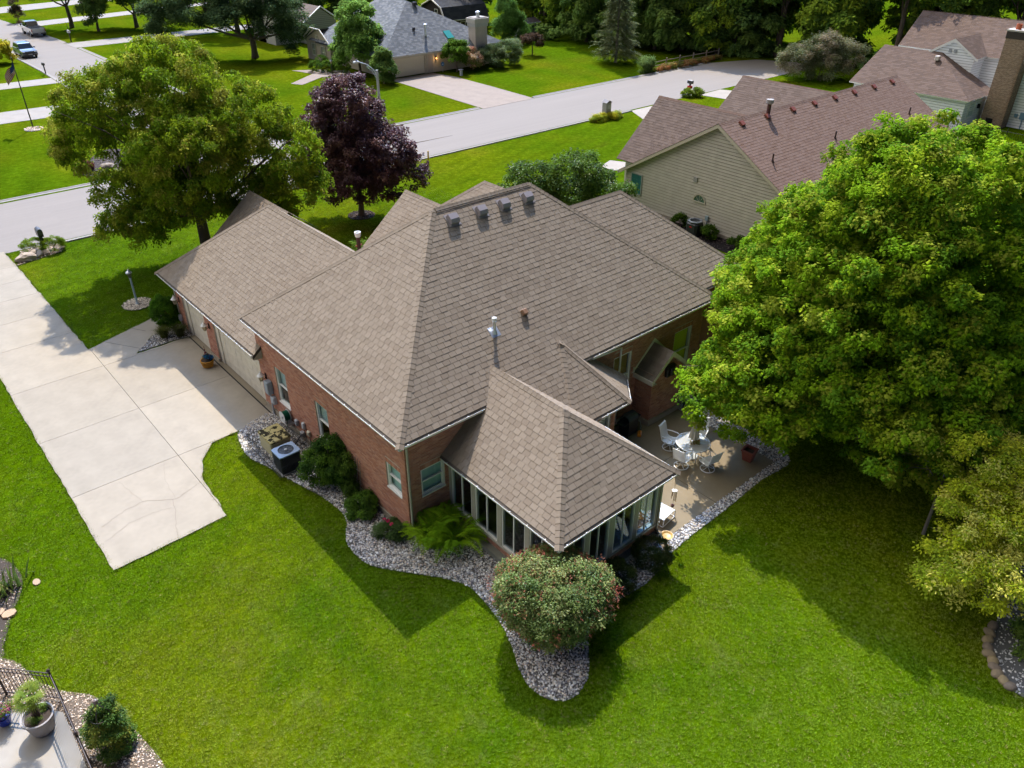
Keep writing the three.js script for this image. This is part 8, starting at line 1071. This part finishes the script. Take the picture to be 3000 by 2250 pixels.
{
  const paint = (c) => phys(c, 0.35, { clearcoat: 1, clearcoatRoughness: 0.06, side: THREE.DoubleSide }), gl = std([0.015, 0.02, 0.028], 0.06, { side: THREE.DoubleSide });
  const s = thing('suv', 'dark blue grey sport utility car driving towards the camera on the side street', 'car', [14.35, 0.03, -110.6], 0.03);
  mesh('body', build((g) => sweep(g, [[2.25, 0.35], [2.3, 0.62], [2.18, 0.86], [1.2, 1.02], [0.7, 1.08], [-1.9, 1.12], [-2.2, 1.0], [-2.28, 0.6], [-2.2, 0.35]], 1.86, 1.8, [0.9, 0.15])), paint([0.045, 0.055, 0.075]), s);
  mesh('roof', build((g) => sweep(g, [[0.35, 1.6], [0.1, 1.68], [-1.4, 1.68], [-1.75, 1.6]], 1.62, 1.5, [1.5, 0.3])), paint([0.045, 0.055, 0.075]), s);
  mesh('windscreen', build((g) => { g.quad(V(-0.84, 1.06, 1.02), V(0.84, 1.06, 1.02), V(0.72, 1.6, 0.33), V(-0.72, 1.6, 0.33)); }), gl, s); mesh('side_window', build((g) => { for (const e of [-1, 1]) g.poly([V(e * 0.87, 1.08, 0.95), V(e * 0.77, 1.58, 0.3), V(e * 0.77, 1.58, -1.7), V(e * 0.87, 1.1, -1.95)]); g.quad(V(-0.84, 1.1, -1.98), V(0.84, 1.1, -1.98), V(0.74, 1.58, -1.75), V(-0.74, 1.58, -1.75)); }), gl, s);
  mesh('grille', build((g) => { g.col([0.012, 0.012, 0.014]); g.box(-0.55, 0.52, 2.26, 0.55, 0.78, 2.33); g.box(-0.8, 0.3, 2.2, 0.8, 0.45, 2.32); g.col([0.4, 0.4, 0.4]); g.box(-0.25, 0.44, 2.32, 0.25, 0.54, 2.345); }), M.vcGloss, s); for (const e of [-1, 1]) { mesh('headlight', build((g) => g.cbox(e * 0.72 - 0.17, 0.66, 2.08, e * 0.72 + 0.17, 0.82, 2.24, 0.03)), phys([0.7, 0.72, 0.75], 0.1, { clearcoat: 1 }), s); mesh('wing_mirror', build((g) => { g.col([0.04, 0.05, 0.065]); g.cbox(e * 1.02 - 0.1, 1.06, 0.8, e * 1.02 + 0.1, 1.22, 0.95, 0.03); }), M.vcGloss, s); mesh('roof_rail', build((g) => { g.col([0.3, 0.3, 0.3]); g.rod([e * 0.66, 1.72, 0.1], [e * 0.66, 1.72, -1.5], 0.025, 5); }), M.vcGloss, s); for (const z of [1.4, -1.4]) wheel(s, e * 0.83, 0.34, z, 0.36, 0.24, e); }
  const t = thing('pickup_truck', 'white pickup truck parked on the side street, seen from behind', 'truck', [19.95, 0.03, -129.0], 0.02), wt = paint([0.62, 0.62, 0.6]);
  mesh('cab', build((g) => sweep(g, [[-0.15, 0.5], [-0.15, 1.15], [-2.3, 1.15], [-3.0, 1.08], [-3.05, 0.5]], 1.95, 1.9, [1.1, 0.1])), wt, t); mesh('cab_roof', build((g) => sweep(g, [[-0.35, 1.82], [-0.5, 1.9], [-1.6, 1.9], [-1.85, 1.82]], 1.68, 1.6, [1.7, 0.2])), wt, t);
  mesh('bed', build((g) => { g.box(-0.97, 0.5, -0.1, -0.88, 1.2, 2.65); g.box(0.88, 0.5, -0.1, 0.97, 1.2, 2.65); g.box(-0.88, 0.5, -0.1, 0.88, 0.62, 2.55); g.box(-0.88, 0.62, -0.1, 0.88, 1.2, -0.02); }), wt, t); mesh('tailgate', build((g) => { g.cbox(-0.87, 0.58, 2.56, 0.87, 1.2, 2.64, 0.02); }), wt, t); mesh('bed_liner', build((g) => { g.col([0.03, 0.03, 0.035]); g.box(-0.87, 0.63, 0, 0.87, 0.66, 2.5); g.box(-0.98, 1.2, -0.1, -0.86, 1.23, 2.6); g.box(0.86, 1.2, -0.1, 0.98, 1.23, 2.6); }), M.vc, t);
  mesh('cab_window', build((g) => { g.quad(V(-0.78, 1.2, -0.2), V(0.78, 1.2, -0.2), V(0.72, 1.8, -0.36), V(-0.72, 1.8, -0.36)); for (const e of [-1, 1]) g.poly([V(e * 0.93, 1.16, -0.25), V(e * 0.8, 1.8, -0.4), V(e * 0.8, 1.8, -1.8), V(e * 0.93, 1.16, -2.2)]); g.quad(V(-0.86, 1.16, -2.3), V(0.86, 1.16, -2.3), V(0.74, 1.8, -1.87), V(-0.74, 1.8, -1.87)); }), gl, t);
  mesh('bumper', build((g) => { g.col([0.06, 0.06, 0.065]); g.cbox(-0.98, 0.36, 2.6, 0.98, 0.55, 2.85, 0.04); g.col([0.5, 0.5, 0.52]); g.box(-0.18, 0.4, 2.85, 0.18, 0.52, 2.87); }), M.vcGloss, t); for (const e of [-1, 1]) { mesh('tail_light', build((g) => { g.col([0.35, 0.02, 0.02]); g.box(e * 0.93 - 0.05, 0.72, 2.6, e * 0.93 + 0.05, 1.1, 2.68); }), M.vcGloss, t); mesh('wing_mirror', build((g) => { g.col([0.02, 0.02, 0.02]); g.cbox(e * 1.12 - 0.12, 1.2, -2.05, e * 1.12 + 0.12, 1.45, -1.92, 0.03); }), M.vcGloss, t); for (const z of [1.6, -2.2]) wheel(t, e * 0.86, 0.4, z, 0.42, 0.27, e); }
}
renderer.render(scene, camera);
